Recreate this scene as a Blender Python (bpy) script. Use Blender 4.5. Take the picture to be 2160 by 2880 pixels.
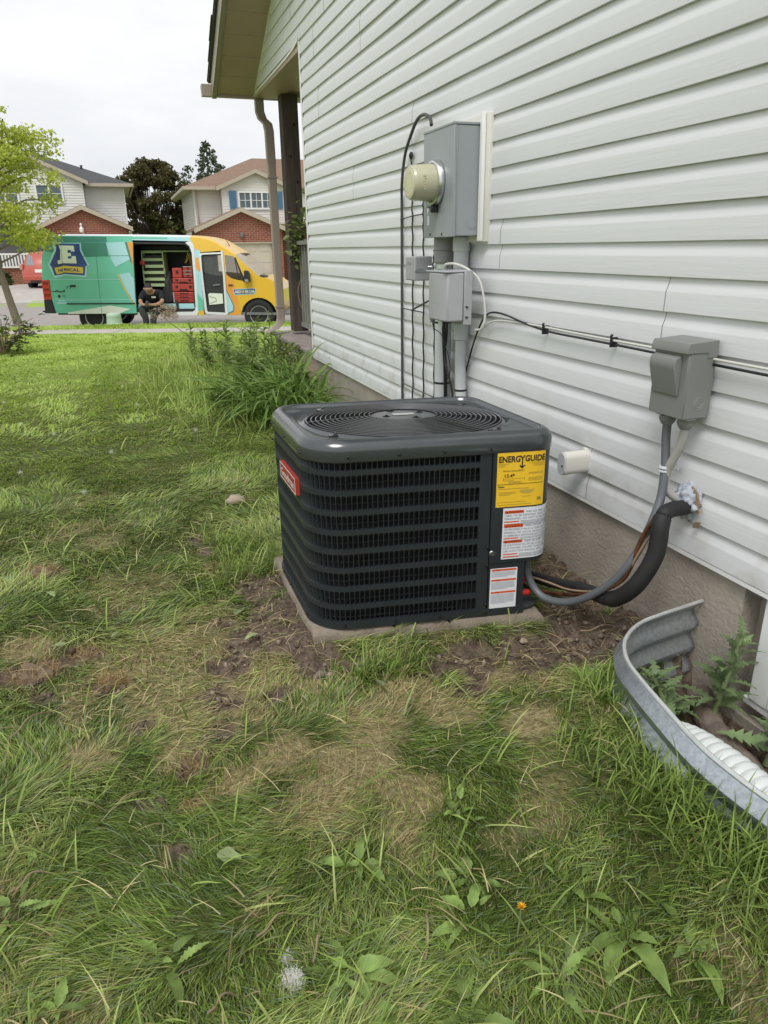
import bpy, bmesh, math, random
import numpy as np
from mathutils import Vector, Matrix
random.seed(7); rng = np.random.default_rng(11)
SC = bpy.context.scene
for _o in list(bpy.data.objects): bpy.data.objects.remove(_o)
COL = SC.collection
# ------------------------------------------------------------------ camera
YAW, PITCH, ROLL = (math.radians(a) for a in (19.3204, 20.3834, -0.85))
CZ = 1.41
_cy, _sy, _cp, _sp = math.cos(YAW), math.sin(YAW), math.cos(PITCH), math.sin(PITCH)
_f = Vector((_sy*_cp, _cy*_cp, -_sp)); _r = Vector((_cy, -_sy, 0)); _u = _r.cross(_f)
_R = math.cos(ROLL)*_r + math.sin(ROLL)*_u; _U = -math.sin(ROLL)*_r + math.cos(ROLL)*_u
cd = bpy.data.cameras.new('camera'); cam = bpy.data.objects.new('camera', cd); COL.objects.link(cam)
cd.sensor_fit = 'VERTICAL'; cd.sensor_height = 36; cd.lens = 2000/2880*36
cd.clip_start = .05; cd.clip_end = 1500
cam.matrix_world = Matrix(((_R.x, _U.x, -_f.x, 0), (_R.y, _U.y, -_f.y, 0), (_R.z, _U.z, -_f.z, CZ), (0, 0, 0, 1)))
SC.camera = cam
# ------------------------------------------------------------------ sky, sun, exposure
SUN_EL, SUN_AZ = math.radians(56), math.radians(217)      # azimuth measured clockwise from +Y
w = bpy.data.worlds.new('World'); SC.world = w; w.use_nodes = True
nt = w.node_tree; nt.nodes.clear()
out = nt.nodes.new('ShaderNodeOutputWorld'); bg_ = nt.nodes.new('ShaderNodeBackground')
sky = nt.nodes.new('ShaderNodeTexSky'); sky.sky_type = 'NISHITA'; sky.sun_disc = False
sky.sun_elevation = SUN_EL; sky.sun_rotation = SUN_AZ; sky.dust_density = 4; sky.air_density = 1; sky.ozone_density = 1
hsv = nt.nodes.new('ShaderNodeHueSaturation'); hsv.inputs['Saturation'].default_value = .12
tc = nt.nodes.new('ShaderNodeTexCoord'); mp = nt.nodes.new('ShaderNodeMapping'); mp.inputs['Scale'].default_value = (1, 1, 3.2)
nz = nt.nodes.new('ShaderNodeTexNoise'); nz.inputs['Scale'].default_value = 2.3; nz.inputs['Detail'].default_value = 6; nz.inputs['Roughness'].default_value = .55
cr = nt.nodes.new('ShaderNodeValToRGB')
cr.color_ramp.elements[0].position = .3; cr.color_ramp.elements[0].color = (6.3, 6.5, 6.9, 1)
cr.color_ramp.elements[1].position = .72; cr.color_ramp.elements[1].color = (9.2, 9.3, 9.45, 1)
mx = nt.nodes.new('ShaderNodeMix'); mx.data_type = 'RGBA'; mx.inputs[0].default_value = .82   # cloud cover
L = nt.links.new
L(tc.outputs['Generated'], mp.inputs['Vector']); L(mp.outputs[0], nz.inputs['Vector']); L(nz.outputs['Fac'], cr.inputs[0])
L(sky.outputs[0], hsv.inputs['Color']); L(hsv.outputs[0], mx.inputs[6]); L(cr.outputs[0], mx.inputs[7])
L(mx.outputs[2], bg_.inputs['Color']); bg_.inputs['Strength'].default_value = .095; L(bg_.outputs[0], out.inputs[0])
sd = bpy.data.lights.new('sun', 'SUN'); sd.energy = 1.45; sd.angle = math.radians(24); sd.color = (1, .985, .96)
so = bpy.data.objects.new('sun', sd); COL.objects.link(so); so.location = (-3, -4, 12)
_sd = Vector((math.sin(SUN_AZ)*math.cos(SUN_EL), math.cos(SUN_AZ)*math.cos(SUN_EL), math.sin(SUN_EL)))
so.rotation_euler = _sd.to_track_quat('Z', 'Y').to_euler()
SC.view_settings.view_transform = 'Standard'; SC.view_settings.look = 'None'; SC.view_settings.gamma = 1
SC.view_settings.use_curve_mapping = False; SC.view_settings.exposure = .46
SC.cycles.use_denoising = True; SC.cycles.max_bounces = 6; SC.cycles.transparent_max_bounces = 12

# ------------------------------------------------------------------ helpers
E1 = Vector((_cy, -_sy, 0)); E2 = Vector((_sy, _cy, 0))     # across / along the view to the street
def bgp(s, t, z=0.): return E1*s + E2*t + Vector((0, 0, z))
def tag(o, label=None, cat=None, group=None, kind=None):
    if label: o['label'] = label
    if cat: o['category'] = cat
    if group: o['group'] = group
    if kind: o['kind'] = kind
    return o
def thing(name, label, cat, loc=(0, 0, 0), rz=0, group=None):
    o = bpy.data.objects.new(name, None); COL.objects.link(o); o.empty_display_size = .1
    o.location = loc; o.rotation_euler = (0, 0, rz)
    return tag(o, label, cat, group)
def copy_tree(o, parent=None):
    c = o.copy(); COL.objects.link(c)
    if parent is not None: c.parent = parent
    for ch in list(o.children): copy_tree(ch, c)
    return c
def set_sharp(me, ang=35):
    try: me.set_sharp_from_angle(angle=math.radians(ang))
    except Exception: pass
class B:
    def __init__(s): s.v = []; s.f = []; s.m = []
    def add(s, vs, fs, mi=0):
        o = len(s.v); s.v += [tuple(p) for p in vs]
        for q in fs: s.f.append(tuple(i+o for i in q)); s.m.append(mi)
        return s
    def box(s, x0, x1, y0, y1, z0, z1, mi=0):
        return s.add([(x, y, z) for z in (z0, z1) for y in (y0, y1) for x in (x0, x1)],
                     [(0, 2, 3, 1), (4, 5, 7, 6), (0, 1, 5, 4), (2, 6, 7, 3), (0, 4, 6, 2), (1, 3, 7, 5)], mi)
    def prism(s, poly, a, b, ax='y', mi=0):
        n = len(poly)
        def P(p, c): return {'y': (p[0], c, p[1]), 'x': (c, p[0], p[1]), 'z': (p[0], p[1], c)}[ax]
        vs = [P(p, a) for p in poly]+[P(p, b) for p in poly]
        fs = [tuple(range(n)), tuple(range(2*n-1, n-1, -1))]+[(i, i+n, (i+1) % n+n, (i+1) % n) for i in range(n)]
        return s.add(vs, fs, mi)
    def tube(s, pts, r, n=8, mi=0, caps=True):
        pts = [Vector(p) for p in pts]; m = len(pts)
        rs = r if isinstance(r, (list, tuple)) else [r]*m
        vs = []; fs = []; pu = None
        for i, p in enumerate(pts):
            d = (pts[min(i+1, m-1)]-pts[max(i-1, 0)]).normalized()
            if pu is None: pu = d.orthogonal().normalized()
            pu = (pu-d*pu.dot(d)); pu = pu.normalized() if pu.length > 1e-6 else d.orthogonal().normalized()
            q = d.cross(pu)
            for k in range(n):
                a = 2*math.pi*k/n; vs.append(p+(pu*math.cos(a)+q*math.sin(a))*rs[i])
        for i in range(m-1):
            for k in range(n):
                a = i*n+k; b = i*n+(k+1) % n; fs.append((a, b, b+n, a+n))
        if caps: fs.append(tuple(range(n-1, -1, -1))); fs.append(tuple(range((m-1)*n, m*n)))
        return s.add(vs, fs, mi)
    def lathe(s, prof, n=24, o=(0, 0, 0), ax=(0, 0, 1), mi=0, cap=True):
        ax = Vector(ax).normalized(); u = ax.orthogonal().normalized(); q = ax.cross(u); o = Vector(o)
        vs = []; fs = []
        for r, h in prof:
            for k in range(n):
                a = 2*math.pi*k/n; vs.append(o+ax*h+(u*math.cos(a)+q*math.sin(a))*r)
        for i in range(len(prof)-1):
            for k in range(n):
                a = i*n+k; b = i*n+(k+1) % n; fs.append((a, b, b+n, a+n))
        if cap: fs.append(tuple(range(n-1, -1, -1))); fs.append(tuple(range((len(prof)-1)*n, len(prof)*n)))
        return s.add(vs, fs, mi)
    def mapv(s, fn): s.v = [tuple(fn(*p)) for p in s.v]; return s
    def build(s, name, mats, parent=None, smooth=False, bevel=0, seg=2, ang=35, fix=True):
        me = bpy.data.meshes.new(name); me.from_pydata(s.v, [], s.f)
        if not isinstance(mats, (list, tuple)): mats = [mats]
        for q in mats: me.materials.append(q)
        if len(mats) > 1: me.polygons.foreach_set('material_index', s.m)
        if fix:
            bm = bmesh.new(); bm.from_mesh(me); bmesh.ops.recalc_face_normals(bm, faces=bm.faces); bm.to_mesh(me); bm.free()
        if smooth:
            me.polygons.foreach_set('use_smooth', [True]*len(me.polygons)); set_sharp(me, ang)
        me.update()
        o = bpy.data.objects.new(name, me); COL.objects.link(o)
        if parent is not None: o.parent = parent
        if bevel:
            md = o.modifiers.new('bevel', 'BEVEL'); md.width = bevel; md.segments = seg; md.limit_method = 'ANGLE'; md.angle_limit = math.radians(40)
            me.polygons.foreach_set('use_smooth', [True]*len(me.polygons)); set_sharp(me, 50)
        return o
def npmesh(name, v, f, mat, parent=None, col=None, smooth=False):
    """v (N,3); f list of int arrays (n,k)"""
    me = bpy.data.meshes.new(name); me.vertices.add(len(v)); me.vertices.foreach_set('co', np.asarray(v, np.float32).ravel())
    f = [a for a in f if len(a)]
    idx = np.concatenate([a.ravel() for a in f]).astype(np.int32); tot = np.concatenate([np.full(len(a), a.shape[1]) for a in f]).astype(np.int32)
    st = np.concatenate([[0], np.cumsum(tot)[:-1]]).astype(np.int32)
    me.loops.add(len(idx)); me.loops.foreach_set('vertex_index', idx); me.polygons.add(len(tot)); me.polygons.foreach_set('loop_start', st)
    try: me.polygons.foreach_set('loop_total', tot)
    except Exception: pass
    if smooth: me.polygons.foreach_set('use_smooth', np.ones(len(tot), bool))
    if col is not None:
        at = me.attributes.new('tint', 'FLOAT_COLOR', 'POINT'); at.data.foreach_set('color', np.asarray(col, np.float32).ravel())
    me.update(calc_edges=True); me.materials.append(mat)
    o = bpy.data.objects.new(name, me); COL.objects.link(o)
    if parent is not None: o.parent = parent
    return o
def spline(pts, n=8):
    """Catmull-Rom through pts"""
    P = [Vector(p) for p in pts]; P = [2*P[0]-P[1]]+P+[2*P[-1]-P[-2]]; r = []
    for i in range(1, len(P)-2):
        for k in range(n):
            t = k/n; a, b, c, d = P[i-1:i+3]
            r.append(.5*((2*b)+(c-a)*t+(2*a-5*b+4*c-d)*t*t+(3*b-a-3*c+d)*t**3))
    return r+[P[-2]]
# value noise
_lat = rng.random((256, 256))
def vnoise(x, y):
    x = np.asarray(x, float); y = np.asarray(y, float)
    xi = np.floor(x).astype(int); yi = np.floor(y).astype(int); fx = x-xi; fy = y-yi
    fx = fx*fx*(3-2*fx); fy = fy*fy*(3-2*fy); g = lambda a, b: _lat[a % 256, b % 256]
    return (g(xi, yi)*(1-fx)+g(xi+1, yi)*fx)*(1-fy)+(g(xi, yi+1)*(1-fx)+g(xi+1, yi+1)*fx)*fy
def fbm(x, y, o=4):
    r = 0; a = .5; t = 0
    for k in range(o): r = r+a*vnoise(x*2**k+17*k, y*2**k+31*k); t += a; a *= .5
    return r/t
# ------------------------------------------------------------------ materials
def mat(name, col, rough=.6, metal=0., var=0., vs=8., col2=None, bump=0., bs=60., stretch=(1, 1, 1), spec=.5, coat=0., rnd=0., trans=0., detail=4, contrast=.2, emit=None, alpha=1.):
    m = bpy.data.materials.new(name); m.use_nodes = True; n = m.node_tree; N = n.nodes; K = n.links.new
    p = N['Principled BSDF']; p.inputs['Roughness'].default_value = rough; p.inputs['Metallic'].default_value = metal
    p.inputs['Specular IOR Level'].default_value = spec; p.inputs['Coat Weight'].default_value = coat
    p.inputs['Coat Roughness'].default_value = .18
    if trans: p.inputs['Transmission Weight'].default_value = trans
    if alpha < 1: p.inputs['Alpha'].default_value = alpha
    p.inputs['Base Color'].default_value = (*col, 1)
    src = None
    if col2 is not None or var or bump:
        tc = N.new('ShaderNodeTexCoord'); mp = N.new('ShaderNodeMapping'); mp.inputs['Scale'].default_value = stretch
        K(tc.outputs['Object'], mp.inputs['Vector'])
    if col2 is not None or var:
        a = N.new('ShaderNodeTexNoise'); a.inputs['Scale'].default_value = vs; a.inputs['Detail'].default_value = detail; a.inputs['Roughness'].default_value = .65
        K(mp.outputs[0], a.inputs['Vector'])
        r = N.new('ShaderNodeValToRGB'); r.color_ramp.elements[0].position = .5-contrast; r.color_ramp.elements[1].position = .5+contrast
        c2 = col2 if col2 is not None else tuple(c*(1-var) for c in col); c1 = col if col2 is not None else tuple(min(1, c*(1+var*.6)) for c in col)
        r.color_ramp.elements[0].color = (*c1, 1); r.color_ramp.elements[1].color = (*c2, 1)
        K(a.outputs['Fac'], r.inputs[0]); src = r.outputs[0]
    if rnd:
        oi = N.new('ShaderNodeObjectInfo'); mr = N.new('ShaderNodeMapRange'); mr.inputs['To Min'].default_value = 1-rnd; mr.inputs['To Max'].default_value = 1+rnd
        K(oi.outputs['Random'], mr.inputs['Value']); h = N.new('ShaderNodeHueSaturation'); K(mr.outputs[0], h.inputs['Value'])
        if src is not None: K(src, h.inputs['Color'])
        else: h.inputs['Color'].default_value = (*col, 1)
        src = h.outputs[0]
    if src is not None: K(src, p.inputs['Base Color'])
    if bump:
        b = N.new('ShaderNodeTexNoise'); b.inputs['Scale'].default_value = bs; b.inputs['Detail'].default_value = 5
        K(mp.outputs[0], b.inputs['Vector']); bp = N.new('ShaderNodeBump'); bp.inputs['Strength'].default_value = bump; bp.inputs['Distance'].default_value = .01
        K(b.outputs['Fac'], bp.inputs['Height']); K(bp.outputs[0], p.inputs['Normal'])
    if emit: p.inputs['Emission Color'].default_value = (*emit, 1); p.inputs['Emission Strength'].default_value = 1
    return m
def leafmat(name, base=(1, 1, 1), rough=.5, transl=.35, attr=True, rnd=0.):
    m = bpy.data.materials.new(name); m.use_nodes = True; n = m.node_tree; N = n.nodes; K = n.links.new
    p = N['Principled BSDF']; p.inputs['Roughness'].default_value = rough; p.inputs['Specular IOR Level'].default_value = .35
    t = N.new('ShaderNodeBsdfTranslucent'); x = N.new('ShaderNodeMixShader'); x.inputs[0].default_value = transl
    if attr:
        a = N.new('ShaderNodeAttribute'); a.attribute_name = 'tint'; c = a.outputs['Color']
    else:
        oi = N.new('ShaderNodeObjectInfo'); h = N.new('ShaderNodeHueSaturation'); mr = N.new('ShaderNodeMapRange')
        mr.inputs['To Min'].default_value = 1-rnd; mr.inputs['To Max'].default_value = 1+rnd; K(oi.outputs['Random'], mr.inputs['Value']); K(mr.outputs[0], h.inputs['Value'])
        tc = N.new('ShaderNodeTexCoord'); nz = N.new('ShaderNodeTexNoise'); nz.inputs['Scale'].default_value = 25; K(tc.outputs['Object'], nz.inputs['Vector'])
        r = N.new('ShaderNodeValToRGB'); r.color_ramp.elements[0].position = .3; r.color_ramp.elements[1].position = .75
        r.color_ramp.elements[0].color = (*[b*.75 for b in base], 1); r.color_ramp.elements[1].color = (*[min(1, b*1.25) for b in base], 1)
        K(nz.outputs['Fac'], r.inputs[0]); K(r.outputs[0], h.inputs['Color']); c = h.outputs[0]
    K(c, p.inputs['Base Color']); K(c, t.inputs['Color']); K(p.outputs[0], x.inputs[1]); K(t.outputs[0], x.inputs[2]); K(x.outputs[0], N['Material Output'].inputs[0])
    return m
def srgb(r, g, b):
    f = lambda c: (c/255/12.92 if c/255 <= .04045 else ((c/255+.055)/1.055)**2.4)
    return (f(r), f(g), f(b))
def textmesh(txt, size=1., align='LEFT', bold=0., extrude=0., res=3, space=1.):
    cu = bpy.data.curves.new('lettering', 'FONT'); cu.body = txt; cu.size = size; cu.align_x = align; cu.offset = bold; cu.extrude = extrude; cu.resolution_u = res; cu.space_character = space
    o = bpy.data.objects.new('lettering', cu); COL.objects.link(o); bpy.context.view_layer.update()
    dg = bpy.context.evaluated_depsgraph_get(); me = bpy.data.meshes.new_from_object(o.evaluated_get(dg))
    vs = [tuple(v.co) for v in me.vertices]; fs = [tuple(p.vertices) for p in me.polygons]
    bpy.data.objects.remove(o); bpy.data.curves.remove(cu); bpy.data.meshes.remove(me)
    return vs, fs
# ================================================================== terrain
W = 1.7669; H = .1143; YC = 7.1365; Z0 = 1.41764
WELL_C, WELL_A, WELL_B = (W+.02, 1.00), .57, .74          # window well plan
def st_of(x, y): return x*_cy-y*_sy, x*_sy+y*_cy
def sm(a, b, x): t = np.clip((x-a)/(b-a), 0, 1); return t*t*(3-2*t)
SW0, SW1, KERB, FAR = 12.95, 13.55, 15.75, 26.0             # sidewalk, kerb line, far kerb (distance t)
def zterr(x, y):
    s, t = st_of(np.asarray(x, float), np.asarray(y, float))
    z = .055*sm(5, 12, t) - .12*sm(14.3, KERB, t)
    z = np.where(t > KERB, -.31+.0*t, z)
    z = np.where(t > FAR, -.20+.30*sm(FAR, 33, t), z)
    z = z - .10*sm(2.3, .2, np.hypot(x-.3, y-1.))*0
    return z
def blob(x, y, L, r):
    d = np.zeros_like(x)
    for bx, by, *rr in L:
        q = rr[0] if rr else r; d = np.maximum(d, np.exp(-((x-bx)**2+(y-by)**2)/(q*q)))
    return d
DIRT = [(.42, 2.87, .16), (.43, 2.62, .17), (.45, 2.4, .15), (.5, 2.2, .12), (.30, 2.45, .13), (.62, 2.12, .09), (.87, 2.06, .10), (.70, 2.07, .09), (1.05, 2.03, .13), (1.0, 1.97, .08), (1.25, 2.01, .15), (1.4, 1.9, .12), (1.45, 2.0, .15), (1.6, 1.98, .17), (1.6, 2.2, .2), (1.72, 2.45, .2), (1.74, 2.8, .2), (1.74, 3.2, .2), (.20, 2.3, .10), (1.72, 1.85, .12)]
CLOD = [(-.51, 3.38, .10), (-.47, 2.47, .12), (.12, 2.12, .07), (.33, 2.02, .07), (-.12, 2.02, .06), (-.1, 1.66, .05), (.22, 2.62, .07), (-.29, 2.56, .08), (-.21, 2.31, .07), (-.43, 2.31, .05), (.03, 1.78, .06), (.03, 1.61, .06), (-.04, 1.45, .055), (.2, 3.57, .08), (.26, 3.38, .10), (-.35, 2.54, .07), (.11, 1.9, .07), (.16, 2.05, .07), (-.58, 2.46, .07), (1.32, 1.30, .06), (.95, 1.86, .08)]
DRY = [(.28, 1.73, .12), (.46, 1.63, .15), (.60, 1.47, .11), (.34, 1.53, .13), (.58, 1.8, .14), (.82, 1.78, .13), (.75, 1.94, .12), (.14, 1.67, .10), (1.03, 1.9, .12), (-.02, 1.85, .10), (-.27, 1.91, .09), (1.02, 1.6, .10), (.52, 1.35, .07), (-.5, 2.7, .12), (.3, 3.2, .12), (1.2, 1.75, .1)]
def masks(x, y):
    n1 = fbm(x*9, y*9, 4); n2 = fbm(x*4+50, y*4+9, 4); n3 = fbm(x*2.1+80, y*2.1, 3)
    d = np.maximum(blob(x, y, DIRT, .15), blob(x, y, CLOD, .07)*.95)
    d = sm(.40, .58, d+.62*(n1-.5))
    strip = np.exp(-((x-W)/.16)**2)*(y < 5.2); d = np.maximum(d, sm(.45, .75, strip+.5*(n1-.5)))
    r = np.hypot(x, y)
    dr = .95*sm(.20, .72, blob(x, y, DRY, .12)*.95+.9*(n2-.5)+.35*(n1-.5)); dr = np.maximum(dr, .55*sm(.58, .74, n2)*sm(6, 3.5, r))
    dr = np.maximum(dr, .8*sm(.3, .8, np.exp(-((x-.1)**2+(y-2.3)**2)/.30)+.9*(n1-.5)))
    return d, np.clip(dr, 0, 1), n3
# polar sheet round the camera, fine in the view
th = np.concatenate([np.radians(np.arange(-36, 66, .45)), np.radians(np.arange(66, 324, 4.))])
rr = [.25]
while rr[-1] < 900: rr.append(rr[-1]*(1.022 if rr[-1] < 6 else 1.045)+.004)
rr = np.array(rr); nT, nR = len(th), len(rr)
gx = (rr[:, None]*np.sin(th)).ravel(); gy = (rr[:, None]*np.cos(th)).ravel()
gx = np.append(gx, 0); gy = np.append(gy, 0)
def in_poly(x, y, P):
    c = np.zeros(np.shape(x), bool); j = len(P)-1
    for i in range(len(P)):
        xi, yi = P[i]; xj, yj = P[j]
        c ^= ((yi > y) != (yj > y)) & (x < (xj-xi)*(y-yi)/(yj-yi+1e-12)+xi); j = i
    return c
WELLP = [(1.9, 1.742), (1.66, 1.724), (1.575, 1.711), (1.488, 1.693), (1.409, 1.656), (1.335, 1.594), (1.28, 1.505), (1.254, 1.414), (1.23, 1.294), (1.202, 1.129), (1.20, 1.012), (1.215, .88), (1.25, .72), (1.30, .58), (1.38, .45), (1.5, .36), (1.63, .32), (1.9, .30)]
def in_well(x, y): return in_poly(np.asarray(x, float), np.asarray(y, float), WELLP)
def pad_d(x, y): lx = x-.985; ly = y-2.585+.17*lx; return np.maximum(np.abs(lx+.022)-.453, np.abs(ly-.03)-.39)
def zs(x, y):
    x = np.asarray(x, float); y = np.asarray(y, float); rad = np.hypot(x, y); d = masks(x, y)[0]
    z = zterr(x, y)+(.045*(fbm(x*.9, y*.9)-.5)+.03*(fbm(x*6, y*6)-.5))*sm(12, 9.5, rad)
    z = z+d*(.055*(fbm(x*26, y*26, 3)-.5)-.004)*(rad < 6)
    z = z+.032*sm(.16, .0, pad_d(x, y))*(fbm(x*8+3, y*8)+.25)
    z = z+.05*sm(.35, .0, W-x)*(y < 7)*(x < W)
    z = z+(.085+.045*sm(1.35, 1.0, y))*sm(.45, .02, np.min(np.stack([np.hypot(x-a, y-b) for a, b in WELLP[6:15]]), 0))
    z = np.where(in_well(x, y), -.16+.07*fbm(x*12, y*12), z)
    return z
gz = zs(gx, gy); gd, gdry, gn = masks(gx, gy); rad = np.hypot(gx, gy)
gz = np.where(pad_d(gx, gy) < -.03, np.minimum(gz, -.012), gz)
gz = np.where((gx > W+.03), np.minimum(gz, .0), gz)
ii, jj = np.meshgrid(np.arange(nR-1), np.arange(nT), indexing='ij'); a = ii*nT+jj; b = ii*nT+(jj+1) % nT
quads = np.stack([a.ravel(), (a+nT).ravel(), (b+nT).ravel(), b.ravel()], 1)
tris = np.stack([np.full(nT, nR*nT), np.arange(nT), (np.arange(nT)+1) % nT], 1)
mg = bpy.data.materials.new('ground_soil_and_thatch'); mg.use_nodes = True
def _gm():
    n = mg.node_tree; N = n.nodes; K = n.links.new; p = N['Principled BSDF']; p.inputs['Roughness'].default_value = .95; p.inputs['Specular IOR Level'].default_value = .2
    at = N.new('ShaderNodeAttribute'); at.attribute_name = 'tint'; sp = N.new('ShaderNodeSeparateColor'); K(at.outputs['Color'], sp.inputs[0])
    tc = N.new('ShaderNodeTexCoord')
    def noise(s, d=6):
        q = N.new('ShaderNodeTexNoise'); q.inputs['Scale'].default_value = s; q.inputs['Detail'].default_value = d; q.inputs['Roughness'].default_value = .65; K(tc.outputs['Object'], q.inputs['Vector']); return q.outputs['Fac']
    def ramp(f, c0, c1, a=.35, b=.65):
        r = N.new('ShaderNodeValToRGB'); r.color_ramp.elements[0].position = a; r.color_ramp.elements[1].position = b; r.color_ramp.elements[0].color = (*c0, 1); r.color_ramp.elements[1].color = (*c1, 1); K(f, r.inputs[0]); return r.outputs[0]
    def mix(f, a, b):
        m = N.new('ShaderNodeMix'); m.data_type = 'RGBA'; K(f, m.inputs[0]); K(a, m.inputs[6]); K(b, m.inputs[7]); return m.outputs[2]
    soil = ramp(noise(35), (.075, .052, .038), (.22, .168, .125)); green = ramp(noise(22), (.055, .07, .02), (.13, .145, .045)); dry = ramp(noise(60), (.18, .142, .070), (.42, .355, .19))
    farg = ramp(noise(.9), (.27, .38, .06), (.34, .46, .09)); fine = ramp(noise(9), (.22, .33, .05), (.38, .48, .10)); fm = N.new('ShaderNodeMix'); fm.data_type = 'RGBA'; fm.inputs[0].default_value = .45; K(farg, fm.inputs[6]); K(fine, fm.inputs[7])
    c = mix(sp.outputs[1], green, dry); c = mix(sp.outputs[0], c, soil); c = mix(sp.outputs[2], c, fm.outputs[2]); K(c, p.inputs['Base Color'])
    bp = N.new('ShaderNodeBump'); bp.inputs['Strength'].default_value = .9; bp.inputs['Distance'].default_value = .02; K(noise(70), bp.inputs['Height']); K(bp.outputs[0], p.inputs['Normal'])
_gm()
gcol = np.stack([gd, gdry, sm(6, 13, rad), np.ones_like(gd)], 1)
ground = npmesh('lawn_ground', np.stack([gx, gy, gz], 1), [quads, tris], mg, col=gcol, smooth=True); tag(ground, kind='structure')
# ------------------------------------------------------------------ sidewalk, kerb, street, driveways (street frame)
m_conc = mat('concrete_walk', (.46, .43, .39), .9, col2=(.37, .34, .30), vs=3, bump=.3, bs=90)
m_asph = mat('old_pale_asphalt', (.33, .30, .275), .92, col2=(.26, .24, .22), vs=5, bump=.4, bs=160)
m_kerb = mat('kerb_concrete', (.44, .42, .385), .9, var=.15, vs=6, bump=.3)
ROTB = -YAW
def sbox(name, m, s0, s1, t0, t1, z0, z1, **k):
    o = B().box(s0, s1, t0, t1, z0, z1).build(name, m, **k); o.rotation_euler.z = ROTB; return o
# sidewalk slabs follow the ground
root = thing('sidewalk', None, None); root.rotation_euler.z = ROTB; tag(root, kind='structure')
for k in range(40):
    s0 = -26+k*1.25; B().box(s0, s0+1.238, SW0, SW1, -.06, .067+.004*math.sin(k*1.7)).build('paving_slab', m_conc, root, bevel=.008)
street = sbox('street', m_asph, -70, 60, KERB+.15, FAR-.15, -.5, -.303); tag(street, kind='structure')
for nm, t0 in (('kerb', KERB), ('kerb', FAR-.15)):
    o = sbox(nm, m_kerb, -70, 60, t0, t0+.15, -.5, -.19, bevel=.02); tag(o, kind='structure')
# driveways across the street rise to the garages
def drive(s0, s1):
    n = 14; g = B(); vs = []; fs = []
    for i in range(n+1):
        t = FAR-.02+i*(33.2-FAR)/n; z = -.20+.30*float(sm(FAR, 33, np.array(t)))+.015
        if i == 0: z = -.292
        vs += [(s0, t, z), (s1, t, z), (s0, t, z-.15), (s1, t, z-.15)]
    for i in range(n):
        q = 4*i; fs += [(q, q+1, q+5, q+4), (q+2, q+6, q+7, q+3), (q, q+4, q+6, q+2), (q+1, q+3, q+7, q+5)]
    g.add(vs, fs); o = g.build('driveway', m_conc); o.rotation_euler.z = ROTB; tag(o, kind='structure')
drive(-16.9, -11.0); drive(-7.6, -3.4)
# ================================================================== the house
m_side = mat('white_vinyl_siding', (.68, .687, .695), .40, var=.02, vs=2.2, bump=.09, bs=46, stretch=(1, .09, 1.6), spec=.4)
def _splash(m):
    n = m.node_tree; N = n.nodes; K = n.links.new; p = N['Principled BSDF']; src = p.inputs['Base Color'].links[0].from_socket
    tc = N.new('ShaderNodeTexCoord'); sx = N.new('ShaderNodeSeparateXYZ'); K(tc.outputs['Object'], sx.inputs[0])
    nz_ = N.new('ShaderNodeTexNoise'); nz_.inputs['Scale'].default_value = 7; nz_.inputs['Detail'].default_value = 7; K(tc.outputs['Object'], nz_.inputs['Vector'])
    mr = N.new('ShaderNodeMapRange'); mr.inputs['From Min'].default_value = .85; mr.inputs['From Max'].default_value = .38; mr.inputs['To Min'].default_value = 0; mr.inputs['To Max'].default_value = .9; K(sx.outputs['Z'], mr.inputs['Value'])
    r = N.new('ShaderNodeValToRGB'); r.color_ramp.elements[0].position = .50; r.color_ramp.elements[1].position = .78; K(nz_.outputs['Fac'], r.inputs[0])
    mu = N.new('ShaderNodeMath'); mu.operation = 'MULTIPLY'; K(mr.outputs[0], mu.inputs[0]); K(r.outputs[0], mu.inputs[1])
    mx_ = N.new('ShaderNodeMix'); mx_.data_type = 'RGBA'; mx_.inputs[7].default_value = (.42, .38, .31, 1); K(mu.outputs[0], mx_.inputs[0]); K(src, mx_.inputs[6]); K(mx_.outputs[2], p.inputs['Base Color'])
_splash(m_side)
m_trim = mat('white_vinyl_trim', (.76, .76, .74), .45, var=.04, vs=4)
m_backing = mat('wall_wrap', (.16, .16, .155), .9)
m_found = mat('parged_foundation', (.41, .36, .30), .95, col2=(.32, .28, .235), vs=5, bump=.5, bs=70)
m_soff = mat('taupe_aluminium_soffit', (.42, .31, .25), .5, var=.06, vs=6)
m_fasc = mat('taupe_fascia', (.30, .25, .205), .45, var=.05, vs=5)
m_shing = mat('dark_roof_shingle', (.10, .095, .09), .95, var=.35, vs=30, bump=.6, bs=80)
m_post = mat('weathered_cedar', (.115, .085, .068), .85, col2=(.045, .034, .03), vs=5, stretch=(4, 4, .5), bump=.6, bs=30, contrast=.28)
m_rail = mat('weathered_grey_paint', (.27, .27, .24), .85, col2=(.17, .17, .15), vs=9, bump=.3, stretch=(3, 3, .6))
m_ochre = mat('painted_porch_base', (.42, .31, .19), .9, col2=(.33, .29, .26), vs=3.5, bump=.4, bs=50, contrast=.1)
m_deck = mat('porch_deck_boards', (.27, .23, .21), .9, var=.25, vs=8, bump=.4)
house = thing('house', 'white vinyl sided house with taupe porch roof and grey foundation beside the lawn', 'house', (W, 0, 0))
RK0, RKZ, RKS = 9.374, 3.101, .49                          # rake line on the wall plane: z = RKZ + RKS*(RK0-y)
def rake_y(z): return RK0-(z-RKZ)/RKS
PROF = [(.001, .007), (.0, .0200), (.0015, .0212), (.064, .0202), (.069, .0193), (.084, .0142), (.097, .0100), (.106, .0086), (H+.008, .0080)]
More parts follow.
